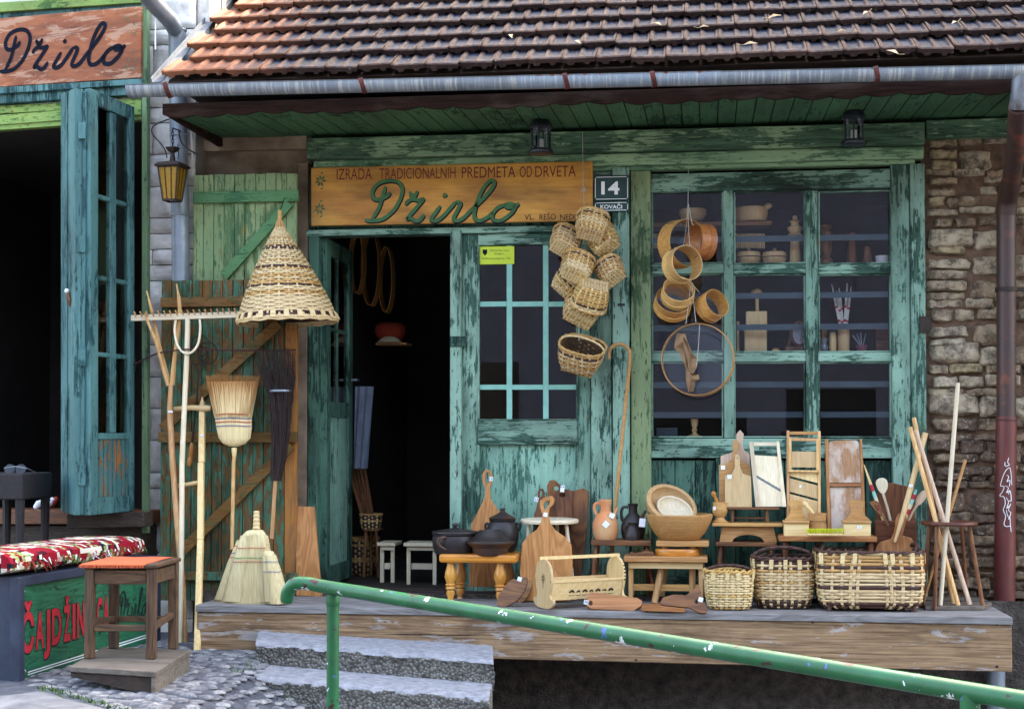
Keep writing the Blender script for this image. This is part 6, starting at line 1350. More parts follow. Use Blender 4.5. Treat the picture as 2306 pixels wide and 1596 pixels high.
mb = MB(); mb.hexa([cp(.014, -.062, .050), cp(LC, -.062, .050), cp(LC, .062, .050), cp(.014, .062, .050), cp(.014, -.062, .058), cp(LC, -.062, .058), cp(LC, .062, .058), cp(.014, .062, .058)]); mb.build('floor_panel', w_lightx, cr_t)
mb = MB(); 
for s_ in (1, -1): mb.hexa([cp(-.0, s_ * .086 - .007, .1505), cp(LC + .014, s_ * .086 - .007, .1505), cp(LC + .014, s_ * .086 + .007, .1505), cp(-.0, s_ * .086 + .007, .1505), cp(0, s_ * .086 - .007, .163), cp(LC + .014, s_ * .086 - .007, .163), cp(LC + .014, s_ * .086 + .007, .163), cp(0, s_ * .086 + .007, .163)])
mb.build('side_rail', w_lightx, cr_t)
mb = MB(); mb.bar(cp(-.02, 0, .283), cp(LC + .03, 0, .283), .012, .018, nrm=(0, 0, 1)); mb.build('top_bar', w_lightx, cr_t)
mb = MB(); off = e2 * .0015
def sp_(a, z): return cp(.014 + a, .062 + (z - .052) / .098 * .026, z) + off
for k in range(7):
    ca = .13 + k * .043; cz = .088
    for j in range(7):
        an = math.pi * (j + .5) / 7; d = (math.cos(an), math.sin(an)); r1 = .016 if k % 2 == 0 else .012
        mb.add([sp_(ca + d[0] * .004, cz + d[1] * .004), sp_(ca + (d[0] * .8 - d[1] * .25) * r1, cz + (d[1] * .8 + d[0] * .25) * r1), sp_(ca + d[0] * r1 * 1.3, cz + d[1] * r1 * 1.3), sp_(ca + (d[0] * .8 + d[1] * .25) * r1, cz + (d[1] * .8 - d[0] * .25) * r1)], [(0, 1, 2, 3)])
    mb.ribbon([sp_(ca - .018 + .036 * i / 8, cz - .012 - .005 * math.sin(math.pi * i / 8)) for i in range(9)], .003, nrm=e2, taper=False)
for s_ in (1, -1):
    for k in range(6): p = cp(.007, s_ * .0, .28); 
mb.build('burnt_border', m_burn, cr_t, norm=False)
mb = MB()
for k in range(6):
    z = .15 + k * .02; mb.lathe(cp(LC + .0075, .0955 - max(0, z - .19) * .2, z), [(.005, 0), (.005, .0015)], 8, Matrix.Rotation(R(90), 3, 'X'))
mb.build('edge_dots', m_burn, cr_t)
# plank stool with jugs
t = put('plank_stool', 'small plank stool with splayed legs carrying the clay jugs', 'stool', *Cz(345, 1400), -.28); YJ = -.30
mb = MB(); mb.px(120, 958, 572, 1000, YJ - .09, YJ + .13, 0, Cz); mb.build('seat', w_walnutx, t, bevel=.005)
for a_, b_ in (((158, 1000, YJ - .05), (118, None, YJ - .10)), ((540, 1000, YJ - .05), (606, None, YJ - .10)), ((170, 1000, YJ + .09), (150, None, YJ + .15)), ((530, 1000, YJ + .09), (556, None, YJ + .15))): leg(t, a_, b_, .013, w_brownz, Cz)
t = lathe_thing('jug', 'orange terracotta jug with a handle, a spout and a smoky stain', 'jug', 230, [(60, 964), (74, 958), (88, 930), (98, 880), (94, 825), (76, 780), (50, 754), (40, 742), (37, 705), (42, 685), (47, 668), (48, 655), (41, 652), (36, 690)], YJ, m_terra, Cz)
mb = MB(); mb.tube(cr([W(*Cz(x, y), YJ) for x, y in ((194, 684), (160, 680), (145, 705), (152, 745), (168, 772))], 4), .0095, 8); mb.build('handle', m_terra, t, smooth=True)
mb = MB(); mb.tube([W(*Cz(x, y), YJ) for x, y in ((285, 790), (302, 750), (318, 715))], [.016, .010, .008], 10); mb.build('spout', m_terra, t, smooth=True)
tagq(t, 231, 838, YJ - .085, Cz, .034, .034, .7, False); tagq(t, 278, 772, YJ - .06, Cz, .03, .03, .4, False)
t = lathe_thing('jug', 'tall black clay jug with a handle and a spout', 'jug', 436, [(64, 964), (84, 930), (92, 880), (90, 845), (74, 800), (46, 767), (33, 752), (32, 712), (37, 692), (42, 684), (36, 681), (30, 705)], YJ + .03, m_clay, Cz)
mb = MB(); mb.tube(cr([W(*Cz(x, y), YJ + .03) for x, y in ((400, 708), (362, 710), (348, 745), (352, 800), (366, 815))], 4), .009, 8); mb.build('handle', m_clay, t, smooth=True)
mb = MB(); mb.tube([W(*Cz(x, y), YJ + .03) for x, y in ((490, 800), (512, 765), (530, 733))], [.015, .009, .008], 10); mb.build('spout', m_clayb, t, smooth=True)
tagq(t, 505, 825, YJ - .06, Cz, .036, .05, .1, False)
t = lathe_thing('jug', 'small black clay jug standing in front of the tall black one', 'jug', 432, [(50, 967), (58, 945), (57, 915), (44, 878), (32, 855), (34, 838), (42, 826), (36, 824)], YJ - .045, m_clay, Cz)
mb = MB(); mb.tube(cr([W(*Cz(x, y), YJ - .045) for x, y in ((398, 848), (374, 850), (368, 880), (384, 905))], 4), .005, 8); mb.build('handle', m_clay, t, smooth=True)
# cane
cn = put('walking_cane', 'tall honey coloured walking cane with a hooked handle leaning on the door post', 'cane', 1381, 1335, -.14)
rod('cane', [(1371, 808, -.12), (1372, 790, -.12), (1383, 778, -.12), (1399, 775, -.12), (1413, 784, -.12), (1418, 808, -.12), (1406, 940, -.13), (1384, 1160, -.15), (1374, 1336, -.17)], .0115, w_bowl, cn, 12, 4)
# bowls on a turned leg board stool
t = put('board_stool', 'board topped stool with turned legs under the big wooden bowl', 'stool', *Cz(800, 1400), -.4); YB = -.36
mb = MB(); mb.px(608, 963, 1006, 1006, YB - .12, YB + .14, 0, Cz); mb.build('seat', w_bowl, t, bevel=.006)
for a_, b_ in (((680, 1006, YB - .05), (596, None, YB - .1)), ((880, 1006, YB - .05), (882, None, YB - .06)), ((930, 1006, YB + .1), (985, None, YB + .15)), ((690, 1006, YB + .1), (650, None, YB + .15))): leg(t, a_, b_, .019, w_beech, Cz)
lathe_thing('bowl', 'large wide wooden bowl carrying two smaller bowls', 'bowl', 785, [(105, 966), (150, 945), (195, 895), (228, 835), (246, 785), (250, 766), (244, 758), (232, 772), (205, 840), (120, 920), (2, 935)], YB, w_bowl, Cz, n=48)
def bowl(label, px, py, Y, rad, dep, M, mat, th=.012):
    c = W(*Cz(px, py), Y); t = thing('bowl', label, 'bowl', c); mb = MB(); pr_ = []
    for k in range(9): a = math.pi / 2 * k / 8; pr_.append((max(.001, rad * math.sin(a) ** .8), -dep * math.cos(a)))
    pr_ += [(rad - th * .4, .006), (rad - th, .002)]
    for k in range(7, -1, -1): a = math.pi / 2 * k / 8; pr_.append((max(.001, (rad - th) * math.sin(a) ** .8), -(dep - th) * math.cos(a)))
    mb.lathe(c, pr_, 44, M, cap=False); mb.build('body', mat, t, smooth=True, norm=True); return t
bowl('medium wooden bowl tipped up inside the large bowl', 728, 682, YB + .02, .158, .105, rot(38, 27, 0), w_bowlin, .026)
bowl('smallest pale bowl lying inside the tipped medium bowl', 752, 722, YB + .0, .112, .06, rot(34, 24, 0), w_white)
# front bench and what lies on it
YF = -.50; t = put('small_bench', 'pale orange low bench with an apron and a rail carrying wooden slabs', 'bench', *Cz(680, 1400), YF)
mb = MB(); mb.px(365, 1082, 995, 1122, YF - .03, YF + .22, 0, Cz); mb.build('seat', w_beechx, t, bevel=.004)
mb = MB(); mb.px(402, 1124, 960, 1171, YF - .002, YF + .02, 0, Cz); mb.build('apron', w_lightx, t, bevel=.002)
zc = W(*Cz(680, 1124), YF).z
for x0, x1, yy in ((400, 433, YF), (930, 962, YF), (412, 440, YF + .17), (925, 950, YF + .17)):
    mb = MB(); mb.box(W(*Cz(x0, 1250), yy).x, W(*Cz(x1, 1250), yy).x, yy + .0215, yy + .05, DZ, zc); mb.build('leg', w_beech, t, bevel=.002)
mb = MB(); mb.px(434, 1288, 929, 1336, YF + .08, YF + .1, 0, Cz); mb.build('rail', w_beechx, t)
tz = W(*Cz(680, 1082), YF - .03).z
t = put('carved_dish', 'small carved brown dish with two humps on the left of the low bench', 'dish', *Cz(500, 1085), YF + .04); mb = MB(); mb.ppx([(408, 1084), (410, 1048), (450, 1058), (488, 1052), (530, 1038), (590, 1050), (590, 1086)], YF + .02, .1, Cz); mb.build('body', w_walnutx, t, bevel=.006)
t = put('log_slab', 'round orange wood slab lying on the low bench', 'wood slab', *Cz(768, 1085), YF + .08); c = W(*Cz(768, 1084), YF + .09); rs = 166 * .2998 / SC(c); mb = MB(); mb.lathe((c.x, c.y, tz), [(rs * .97, 0), (rs, .008), (rs * .99, .036), (rs * .96, .040), (.001, .040)], 36, sx=1.); 
for v in mb.v: v.y = c.y + (v.y - c.y) * .62
mb.build('slab', w_orange, t, smooth=True)
# boards lying on the deck
board('cutting_board', 'thick pale brown board with a thumb hole lying in front of the cradle', 'cutting board', [(80, 1440), (92, 1378), (115, 1345), (470, 1388), (506, 1412), (496, 1450), (440, 1486), (120, 1472)], dY(*Cz(440, 1486)) - .0, .03, w_cherryx, Cz, .45, [ell(118, 1428, 14, 18)], tags=[(84, 1424, .2, '70')])
board('cutting_board', 'flat small brown board lying on the deck edge', 'cutting board', [(496, 1455), (640, 1449), (826, 1468), (824, 1498), (500, 1487)], dY(*Cz(700, 1500)), .16, w_cherryx, Cz, .02)
board('cutting_board', 'curved walnut board with a neck and a thumb hole leaning by the small basket', 'cutting board', [(638, 1428), (660, 1386), (740, 1362), (832, 1370), (884, 1330), (915, 1305), (946, 1322), (952, 1384), (996, 1482), (980, 1506), (930, 1500), (855, 1462), (650, 1446)], dY(*Cz(980, 1506)), .028, w_walnutx, Cz, .3, [ell(912, 1420, 13, 18)], tags=[(944, 1404, .3)])
# stacked stools right of the bowls
YT = -.30; t = put('splayed_stool', 'plain low stool with splayed legs at the bottom of the stack', 'stool', *Cz(1285, 1300), YT)
mb = MB(); mb.px(1055, 973, 1516, 1003, YT - .1, YT + .14, 0, Cz); mb.build('seat', w_walnutx, t, bevel=.004)
for a_, b_ in (((1095, 1003, YT - .06), (1062, None, YT - .1)), ((1472, 1003, YT - .06), (1520, None, YT - .1)), ((1110, 1003, YT + .1), (1085, None, YT + .14)), ((1460, 1003, YT + .1), (1490, None, YT + .14))): leg(t, a_, b_, .013, w_walnut, Cz)
t = put('arched_stool', 'orange brown stool with an arched apron standing on the splayed stool', 'stool', *Cz(1300, 971), YT)
mb = MB(); mb.px(1030, 829, 1562, 855, YT - .1, YT + .12, 0, Cz); mb.build('seat', w_bowl, t, bevel=.004)
arch = [(1300 + 118 * math.cos(a), 971 - 55 * math.sin(a)) for a in [math.pi * k / 12 for k in range(13)]]
mb = MB(); mb.ppx([(1104, 857), (1492, 857), (1519, 971)] + arch + [(1084, 971)], YT - .06, .02, Cz, base=(1300, 971)); mb.build('apron', w_beechx, t, bevel=.002)
mb = MB(); mb.ppx([(1104, 857), (1492, 857), (1519, 971)] + arch + [(1084, 971)], YT + .08, .02, Cz, base=(1300, 971)); mb.build('apron', w_beechx, t, bevel=.002)
t = put('display_stand', 'thin red brown stand on top of the stool stack', 'stand', *Cz(1330, 826), YT)
mb = MB(); mb.px(1145, 711, 1537, 727, YT - .07, YT + .1, 0, Cz); mb.build('top', w_walnutx, t, bevel=.003)
for x0, x1 in ((1174, 1196), (1432, 1456)):
    mb = MB(); mb.px(x0, 728, x1, 827, YT - .05, YT + .05, 0, Cz); mb.build('leg', w_walnut, t, bevel=.003)
mb = MB(); mb.px(1197, 784, 1431, 796, YT - .005, YT + .01, 0, Cz); mb.build('rail', w_walnutx, t)
t = lathe_thing('mortar', 'small turned wooden mortar on the left end of the arched stool', 'mortar', 1090, [(54, 827), (58, 815), (38, 802), (30, 786), (44, 770), (58, 740), (58, 712), (51, 692), (55, 674), (50, 670), (42, 700), (30, 740), (2, 745)], YT - .04, w_bowl, Cz)
t2 = put('pestle', 'wooden pestle with a round knob standing in the small mortar', 'pestle', *Cz(1075, 700), YT - .04); rod('shaft', [(1078, 700, YT - .03), (1060, 650, YT - .03), (1048, 628, YT - .035), (1044, 615, YT - .035), (1038, 597, YT - .035), (1034, 590, YT - .035)], [.010, .010, .009, .014, .013, .004], w_orangez, t2, 12, 0, Cz)
tagq(t, 1048, 718, YT - .09, Cz, .014, .02)
w_pink = wood('pinkish_pale_board', C('#d8bda4'), C('#bd9a80'), 'z', 1., .5, .5)
board('paddle_board', 'pinkish paddle board with a spade shaped handle, rearmost of three', 'cutting board', [(1096, 708), (1094, 325), (1165, 303), (1214, 272), (1228, 232), (1209, 184), (1212, 160), (1240, 128), (1267, 160), (1264, 200), (1258, 240), (1272, 282), (1312, 312), (1322, 708)], YT + .03, .016, w_pink, Cz, .05, [ell(1240, 180, 5, 5, 8)])
board('paddle_board', 'tan paddle board with a rounded handle, middle one of three', 'cutting board', [(1083, 709), (1083, 392), (1128, 384), (1180, 345), (1192, 292), (1181, 248), (1190, 208), (1206, 198), (1226, 216), (1228, 252), (1220, 292), (1238, 352), (1320, 402), (1330, 709)], YT - .01, .016, w_bowl, Cz, .06, [ell(1204, 243, 5, 5, 8)], tags=[(1112, 412, 0)])
board('paddle_board', 'small pale paddle board in front of the two larger paddle boards', 'cutting board', [(1127, 709), (1126, 474), (1178, 462), (1200, 412), (1198, 352), (1206, 320), (1218, 308), (1234, 325), (1240, 360), (1238, 402), (1262, 458), (1322, 476), (1330, 709)], YT - .05, .016, w_light, Cz, .07, [ell(1218, 344, 5, 5, 8)], tags=[(1160, 482, 0)])
# slicers
def frame_board(t, base, Y, lean, Z):
    b = Z(*base); p0 = W(b[0], b[1], Y); n = Vector((0, -math.cos(lean), math.sin(lean)))
    def P(x, y, o=0.): return PL(*Z(x, y), p0 + n * o, n)
    def pc(nm, pts, o0, o1, mat, bev=.002):
        mb = MB(); mb.prism([P(x, y, o1) for x, y in pts], -n * (o1 - o0)); return mb.build(nm, mat, t, bevel=bev)
    return pc
t = put('cabbage_slicer', 'whitish cabbage slicer with one slanting blade, tilted beside the paddle boards', 'slicer', *Cz(1470, 706), YT - .03); pc = frame_board(t, (1470, 708), YT - .04, .1, Cz)
pc('rail', [(1308, 218), (1338, 218), (1386, 706), (1356, 706)], 0, .022, w_white); pc('rail', [(1512, 217), (1534, 216), (1588, 706), (1558, 706)], 0, .022, w_white); pc('top_bar', [(1340, 222), (1511, 221), (1514, 247), (1342, 249)], 0, .018, w_whitex)
pc('bed', [(1346, 318), (1522, 328), (1548, 578), (1360, 468)], .002, .013, w_white); pc('bed', [(1363, 488), (1550, 598), (1560, 705), (1385, 705)], .0, .009, w_white); pc('blade', [(1361, 474), (1549, 584), (1550, 596), (1363, 487)], .006, .009, m_steel, 0)
t = put('cabbage_slicer', 'tall tan cabbage slicer with two slanting slots and a sliding box', 'slicer', *Cz(1720, 800), YT - .06); pc = frame_board(t, (1720, 905), YT - .04, .08, Cz)
pc('rail', [(1590, 133), (1611, 133), (1611, 900), (1591, 900)], 0, .022, w_beech); pc('rail', [(1825, 137), (1845, 137), (1846, 900), (1826, 900)], 0, .022, w_beech); pc('top_bar', [(1612, 141), (1824, 141), (1824, 165), (1612, 164)], 0, .018, w_beechx)
for q in ([(1604, 184), (1626, 184), (1627, 428), (1605, 428)], [(1812, 192), (1834, 192), (1834, 432), (1813, 432)], [(1627, 186), (1811, 192), (1811, 214), (1627, 210)], [(1600, 429), (1838, 433), (1838, 447), (1600, 444)]): pc('slider_bar', q, .023, .042, w_beech)
pc('slider_panel', [(1627, 290), (1811, 292), (1811, 412), (1627, 410)], .024, .03, w_light)
pc('bed', [(1612, 447), (1824, 449), (1824, 528), (1612, 474)], .002, .012, w_light); pc('bed', [(1612, 490), (1824, 546), (1824, 648), (1612, 592)], .001, .010, w_light); pc('bed', [(1612, 608), (1824, 664), (1824, 900), (1612, 900)], 0, .009, w_light)
pc('price_tag', [(1686, 544), (1700, 544), (1700, 560), (1686, 560)], .0105, .012, m_tag, 0)
w_wash = wood('worn_washboard', C('#b48a62'), C('#8a6040'), 'z', 1., .7, .4, dirt=.0)
def washed():
    m = Mat('rubbed_brown_board'); n = m.noise(m.map(7, 7, 4), 1., 7., .68); f = m.noise(m.ax('z', 5, 120), 1., 3.); c = m.mix(m.step(f, .3, .7), C('#b58a64'), C('#916848')); c = m.mix(m.step(n, .44, .58, 0, .75), c, C('#d8ccbe')); return m.fin(c, .7)
m_rub = washed()
t = put('long_slicer', 'old brown slicer board with rubbed pale patches right of the tan slicer', 'slicer', *Dz(450, 860), YT - .02); pc = frame_board(t, (450, 868), YT - .0, .1, Dz)
pc('rail', [(318, 250), (338, 246), (360, 868), (338, 868)], 0, .026, w_cherry); pc('rail', [(541, 248), (556, 248), (583, 868), (562, 868)], 0, .026, w_cherry)
pc('board', [tuple(v) for v in cr([(340, 525), (341, 300), (345, 272), (365, 260), (430, 256), (510, 256), (530, 266), (538, 300), (548, 525)], 3)], .002, .014, m_rub); pc('board', [(350, 553), (556, 551), (566, 868), (362, 868)], .0, .010, m_rub); pc('cross_bar', [(345, 530), (556, 527), (556, 548), (346, 551)], .011, .026, w_cherryx)
mb = MB(); 
# display plank with salt boxes
YQ = -.42; t = put('display_bench', 'long red brown bench board carrying the salt boxes and the yellow brush', 'bench', *Dz(340, 1200), YQ)
mb = MB(); mb.px(25, 869, 652, 903, YQ - .1, YQ + .14, 0, Dz); mb.build('seat', w_cherryx, t, bevel=.004)
for a_, b_ in (((70, 903, YQ - .04), (60, None, YQ - .05)), ((610, 903, YQ - .04), (620, None, YQ - .05)), ((80, 903, YQ + .1), (70, None, YQ + .12)), ((600, 903, YQ + .1), (610, None, YQ + .12))): leg(t, a_, b_, .018, w_brownz, Dz)
def saltbox(x0, x1, label):
    t = put('salt_box', label, 'salt box', *Dz((x0 + x1) / 2, 868), YQ - .04, 'wooden salt boxes on the bench board'); s_ = (x1 - x0) / 166.; X = lambda x: x0 + (x - 55) * s_
    mb = MB(); mb.px(X(58), 787, X(217), 868, YQ - .09, YQ + .0, 0, Dz); mb.build('box', w_lightx, t, bevel=.003)
    mb = MB(); mb.px(X(52), 771, X(221), 786, YQ - .1, YQ + .004, 0, Dz); mb.build('lid', w_beechx, t, bevel=.003)
    mb = MB(); mb.ppx([(X(x), y) for x, y in cr([(60, 868), (60, 770), (80, 745), (98, 712), (100, 690), (90, 662), (92, 645), (115, 638), (138, 636), (160, 638), (180, 645), (182, 662), (172, 690), (174, 712), (192, 745), (214, 770), (214, 868)], 3)], YQ + .006, .012, Dz, base=(X(137), 868), holes=[ell(X(136), 680, 8 * s_, 9)]); mb.build('back_board', w_bowl, t, bevel=.002); return t
saltbox(55, 221, 'wooden salt box with a scrolled back on the left of the yellow brush'); t = saltbox(436, 616, 'wooden salt box with a price sticker on the right of the yellow brush'); tagq(t, 540, 812, YQ - .092, Dz, .026, .016)
t = lathe_thing('mortar', 'plain banded wooden mortar behind the yellow brush', 'mortar', 272, [(50, 866), (54, 850), (57, 810), (52, 770), (57, 730), (58, 720), (50, 719), (44, 760), (2, 770)], YQ - .02, w_bowl, Dz)
for y in (770, 778, 786): mb = MB(); mb.lpx(272, [(53, y + 1.5), (54.5, y), (53, y - 1.5)], YQ - .02, 28, Dz); mb.build('groove', m_burn, t)
t2 = put('pestle', 'pale wooden pestle leaning left out of the banded mortar', 'pestle', *Dz(245, 740), YQ - .02); rod('shaft', [(262, 760, YQ - .02), (236, 715, YQ - .02), (205, 678, YQ - .02), (190, 662, YQ - .02), (180, 650, YQ - .02)], [.012, .011, .013, .017, .010], w_light, t2, 12, 0, Dz)
t = put('scrubbing_brush', 'scrubbing brush with bright yellow bristles lying upside down on the bench board', 'brush', *Dz(320, 868), YQ - .13)
mb = MB(); mb.px(205, 852, 440, 868, YQ - .165, YQ - .115, 0, Dz); mb.build('wooden_back', w_light, t, bevel=.007)
mb = MB(); rr = random.Random(5)
for i in range(22):
    for j in range(3):
        p = W(*Dz(208 + i * 10.6, 852), YQ - .155 + j * .015)
        for k in range(6): mb.tube([p, p + Vector((rr.gauss(0, .004), rr.gauss(0, .004), .028 + rr.gauss(0, .002)))], [.0014, .0011], 4)
mb.build('bristles', m_yellowb, t, norm=False)
# box with spoons
YX = -.30; t = put('spoon_box', 'dark red brown wall box holding spoons and painted distaffs', 'box', *Dz(770, 1000), YX)
mb = MB(); mb.px(640, 768, 905, 1010, YX - .08, YX - .062, 0, Dz); mb.build('front_board', w_brown, t, bevel=.004)
mb = MB(); mb.ppx([tuple(v) for v in cr([(640, 1010), (648, 640), (660, 590), (700, 540), (750, 528), (800, 540), (860, 556), (880, 600), (892, 700), (900, 1010)], 3)], YX + .05, .016, Dz, base=(770, 1010)); mb.build('back_board', w_brownz, t, bevel=.003)
for x0, x1 in ((640, 655), (890, 905)): mb = MB(); mb.px(x0, 780, x1, 1010, YX - .061, YX + .048, 0, Dz); mb.build('side_board', w_brownz, t)
mb = MB(); a = W(*Dz(772, 1008), YX - .06); mb.box(W(*Dz(656, 1000), YX).x, W(*Dz(889, 1000), YX).x, YX - .061, YX + .048, a.z, a.z + .012); mb.build('bottom_board', w_brown, t); 
mb = MB(); 
for x in (650, 895): mb.px(x - 6, 1010, x + 6, 1060, YX - .08, YX + .04, 0, Dz)
zq = W(*Dz(770, 1012), YX - .08).z; mb = MB(); mb.box(W(*Dz(645, 1010), YX).x, W(*Dz(900, 1010), YX).x, YX - .07, YX + .05, DZ, zq - .001); mb.build('block_under_box', w_dark, thing('wooden_block', 'dark wooden block under the spoon box', 'block', W(*Dz(770, 1100), YX)))
def spoon(nm, label, cat, hp, head, mat, Y, th=.010, holes=(), slots=None):
    t = put(nm, label, cat, *Dz(*hp[-1]), Y); rod('handle', [(x, y, Y) for x, y in hp], [.0085, .0075, .0085], mat, t, 10, 0, Dz)
    mb = MB(); mb.ppx(head, Y - th / 2, th, Dz, base=hp[0], holes=holes, smooth=2); mb.build('bowl' if nm != 'spatula' else 'blade', mat, t, bevel=.003); return t
spoon('wooden_spoon', 'pale long wooden spoon standing upright in the spoon box', 'spoon', [(688, 590), (715, 680), (745, 800)], [(643, 530), (655, 505), (682, 495), (708, 503), (721, 530), (718, 565), (700, 595), (684, 598), (660, 575)], w_white, YX - .03)
spoon('wooden_spoon', 'pinkish wooden spoon leaning right in the spoon box', 'spoon', [(910, 660), (880, 710), (840, 790)], [(896, 650), (910, 610), (940, 580), (968, 572), (970, 610), (950, 645), (925, 668), (905, 668)], w_pink, YX - .02)
spoon('spatula', 'brown slotted spatula leaning left in front of the spoon box', 'spatula', [(680, 720), (695, 745), (720, 800)], [(606, 660), (618, 645), (645, 642), (665, 655), (700, 725), (690, 740), (668, 732)], w_walnut, YX - .10, .008, [[(632, 668), (637, 666), (664, 708), (659, 710)], [(645, 662), (650, 660), (675, 702), (670, 705)]])
def painted(nm, label, a, b, Y, cols):
    t = put(nm, label, 'distaff', *Dz(*b), Y); n = len(cols); P, Q = W(*Dz(*a), Y), W(*Dz(*b), Y)
    for i, (m, r0, r1) in enumerate(cols):
        mb = MB(); mb.tube([P.lerp(Q, i / n), P.lerp(Q, (i + 1) / n)], [r0, r1], 10); mb.build('painted_band' if m not in (w_white, w_light) else 'shaft', m, t, smooth=True)
m_tealp2 = plain('pale_teal_band', C('#8fc9bd'), C('#7ab8ac'), 12, .5, bump=0)
painted('distaff', 'thin distaff with a red and teal painted shaft leaning left out of the spoon box', (568, 412), (700, 790), YX - .05, [(w_light, .003, .005), (w_light, .005, .007), (w_light, .007, .009), (m_red, .010, .010), (m_tealp2, .009, .011), (w_white, .011, .009), (m_red, .010, .010), (w_light, .009, .008), (w_light, .008, .008)])
painted('distaff', 'short distaff with a teal painted tip leaning right out of the spoon box', (904, 570), (820, 790), YX - .04, [(m_tealp2, .004, .008), (m_red, .010, .010), (m_tealp2, .010, .011), (w_white, .011, .010), (m_red, .011, .011), (w_light, .009, .009), (w_light, .009, .009)])
# bread peel
t = put('bread_peel', 'long handled wooden bread peel leaning right behind the large basket', 'bread peel', *Dz(745, 1200), -.47); Yb2 = -.46
mb = MB(); mb.ppx([(625, 1230), (640, 960), (652, 925), (668, 905), (742, 884), (760, 840), (772, 760), (788, 722), (836, 722), (842, 760), (814, 862), (872, 880), (886, 905), (870, 1000), (850, 1230)], Yb2, .014, Dz, lean=.05, base=(745, 1230)); mb.build('blade', w_cherry, t, bevel=.003)
rod('handle', [(765, 905, Yb2 - .005), (830, 690, Yb2 - .005), (960, 210, Yb2 + .07)], [.008, .016, .0165], w_light, t, 12, 0, Dz)
tagq(t, 868, 545, Yb2 - .005, Dz, .02, .016)
# stool holding the sticks
YK = -.46; t = put('stick_stool', 'old brown round stool on a grey board, holding long sticks', 'stool', *Dz(1130, 1310), YK)
mb = MB(); c = W(*Dz(1112, 795), YK); rs = 172 * .3527 / SC(c); ri = rs * .62
mb.lathe(c, [(ri, 0), (rs, 0), (rs + .004, .008), (rs, .020), (ri + .003, .020), (ri, .016), (ri, 0)], 40, cap=False); mb.build('ring_seat', w_brown, t, smooth=True)
for a_, b_ in (((985, 800, YK - .06), (938, None, YK - .03)), ((1032, 802, YK - .1), (1020, None, YK - .16)), ((1190, 800, YK + .08), (1228, None, YK + .14)), ((1240, 800, YK - .02), (1330, None, YK - .08))): leg(t, a_, b_, .012, w_brownz, Dz)
mb = MB(); q = [ZP(*Dz(915, 1292), DZ), ZP(*Dz(960, 1340), DZ), ZP(*Dz(1330, 1340), DZ), ZP(*Dz(1385, 1318), DZ), ZP(*Dz(1320, 1280), DZ), ZP(*Dz(960, 1276), DZ)]; mb.prism([v + Vector((0, 0, .001)) for v in q], (0, 0, .022)); mb.build('base_board', w_grey, t, bevel=.004)
ss = [('tan', (862, 172), (1170, 1300), -.10), ('tan', (886, 112), (1140, 1275), -.02), ('greyish', (896, 192), (1245, 1290), -.06), ('long white', (1168, -110), (1055, 1298), -.12), ('thin honey', (1216, 380), (944, 1268), .02)]
lb_ = ['tan broom stick leaning left in the ring stool, lowest topped of the two', 'tan broom stick with the highest top among those leaning left', 'greyish broom stick leaning left in front of the other two', 'longest whitish stick standing upright against the stone wall', 'thin honey coloured stick leaning right through the ring stool']
for (nm, a_, b_, dy), lb2, mt, rr_ in zip(ss, lb_, (w_beech, w_beech, w_pink, w_white, w_bowl), (.0125, .0125, .0135, .0125, .0095)):
    s_ = put('broom_stick', lb2, 'stick', *Dz(*b_), YK + dy, 'sticks in the ring stool'); A_, B_ = Dz(*a_), Dz(*b_); p = W(B_[0], B_[1], YK + dy); p.z = DZ + .024; q = W(A_[0], A_[1], YK + dy + .12); mb = MB(); mb.tube([p, q], rr_, 12); mb.build('stick', mt, s_, smooth=True, bevel=.002)
# standing baskets
def stand(nm, label, x0, x1, yt, yb, Z, bot, dep, rows, nst, rowm, handle, rim, seed, ns=(4.5, 3.2), feet=False):
    q0, q1 = Z(x0, yb), Z(x1, yb); p = ZP((q0[0] + q1[0]) / 2, q0[1], DZ); p.y += dep; c = Vector((W((q0[0] + q1[0]) / 2, q0[1], p.y).x, p.y, DZ + (.014 if feet else .004)))
    S = SC(c - Vector((0, dep, 0))); wd = (q1[0] - q0[0]) / S / 2; h = (Z(0, yb)[1] - Z(0, yt)[1]) / S
    return basket(nm, label, c, rot(0, 0, 2), (wd * bot, dep * bot), (wd, dep), h, nst, rows, rowm, None, None, .005, ns, .05, handle, rim, feet, .017, seed, False, .009, True, 'basket', True)
stand('wicker_basket', 'smallest pale wicker basket with an arched handle on the deck', 975, 1338, 1205, 1487, Cz, .84, .105, 15, 22, lambda i: (0, 0, 0, 1), ('x', .05, .010, m_wd), 0, 11)
stand('wicker_basket', 'medium round wicker basket with dark bark bands and a dark handle', 1333, 1798, 1105, 1480, Cz, .84, .14, 18, 24, lambda i: 2 if i < 3 or i > 15 else (0, 2) if i in (14, 12, 3) else (0, 0, 1), ('x', .075, .011, m_wd), 1, 12)
stand('wicker_basket', 'large rectangular wicker basket with brown stripes at the front of the deck', 262, 930, 990, 1352, Dz, .93, .16, 17, 34, lambda i: 2 if i in (0, 1, 6, 12) else (0, 0, 1), None, 1, 13, (9, 7), True)
bk = [o_ for o_ in sc.objects if o_.name.startswith('wicker_basket') and o_.get('label', '').startswith('large rect')][0]
for x, y, Y in ((290, 985, -.48), (890, 985, -.48)):
    p = W(*Dz(x, y + 8), Y); mb = MB(); mb.tube([p + Vector((.012 * math.cos(k), .07 * math.cos(math.pi * k / 10), .09 * math.sin(math.pi * k / 10) - .02)) for k in range(11)], .010, 8); mb.build('handle', m_wd, bk, smooth=True)

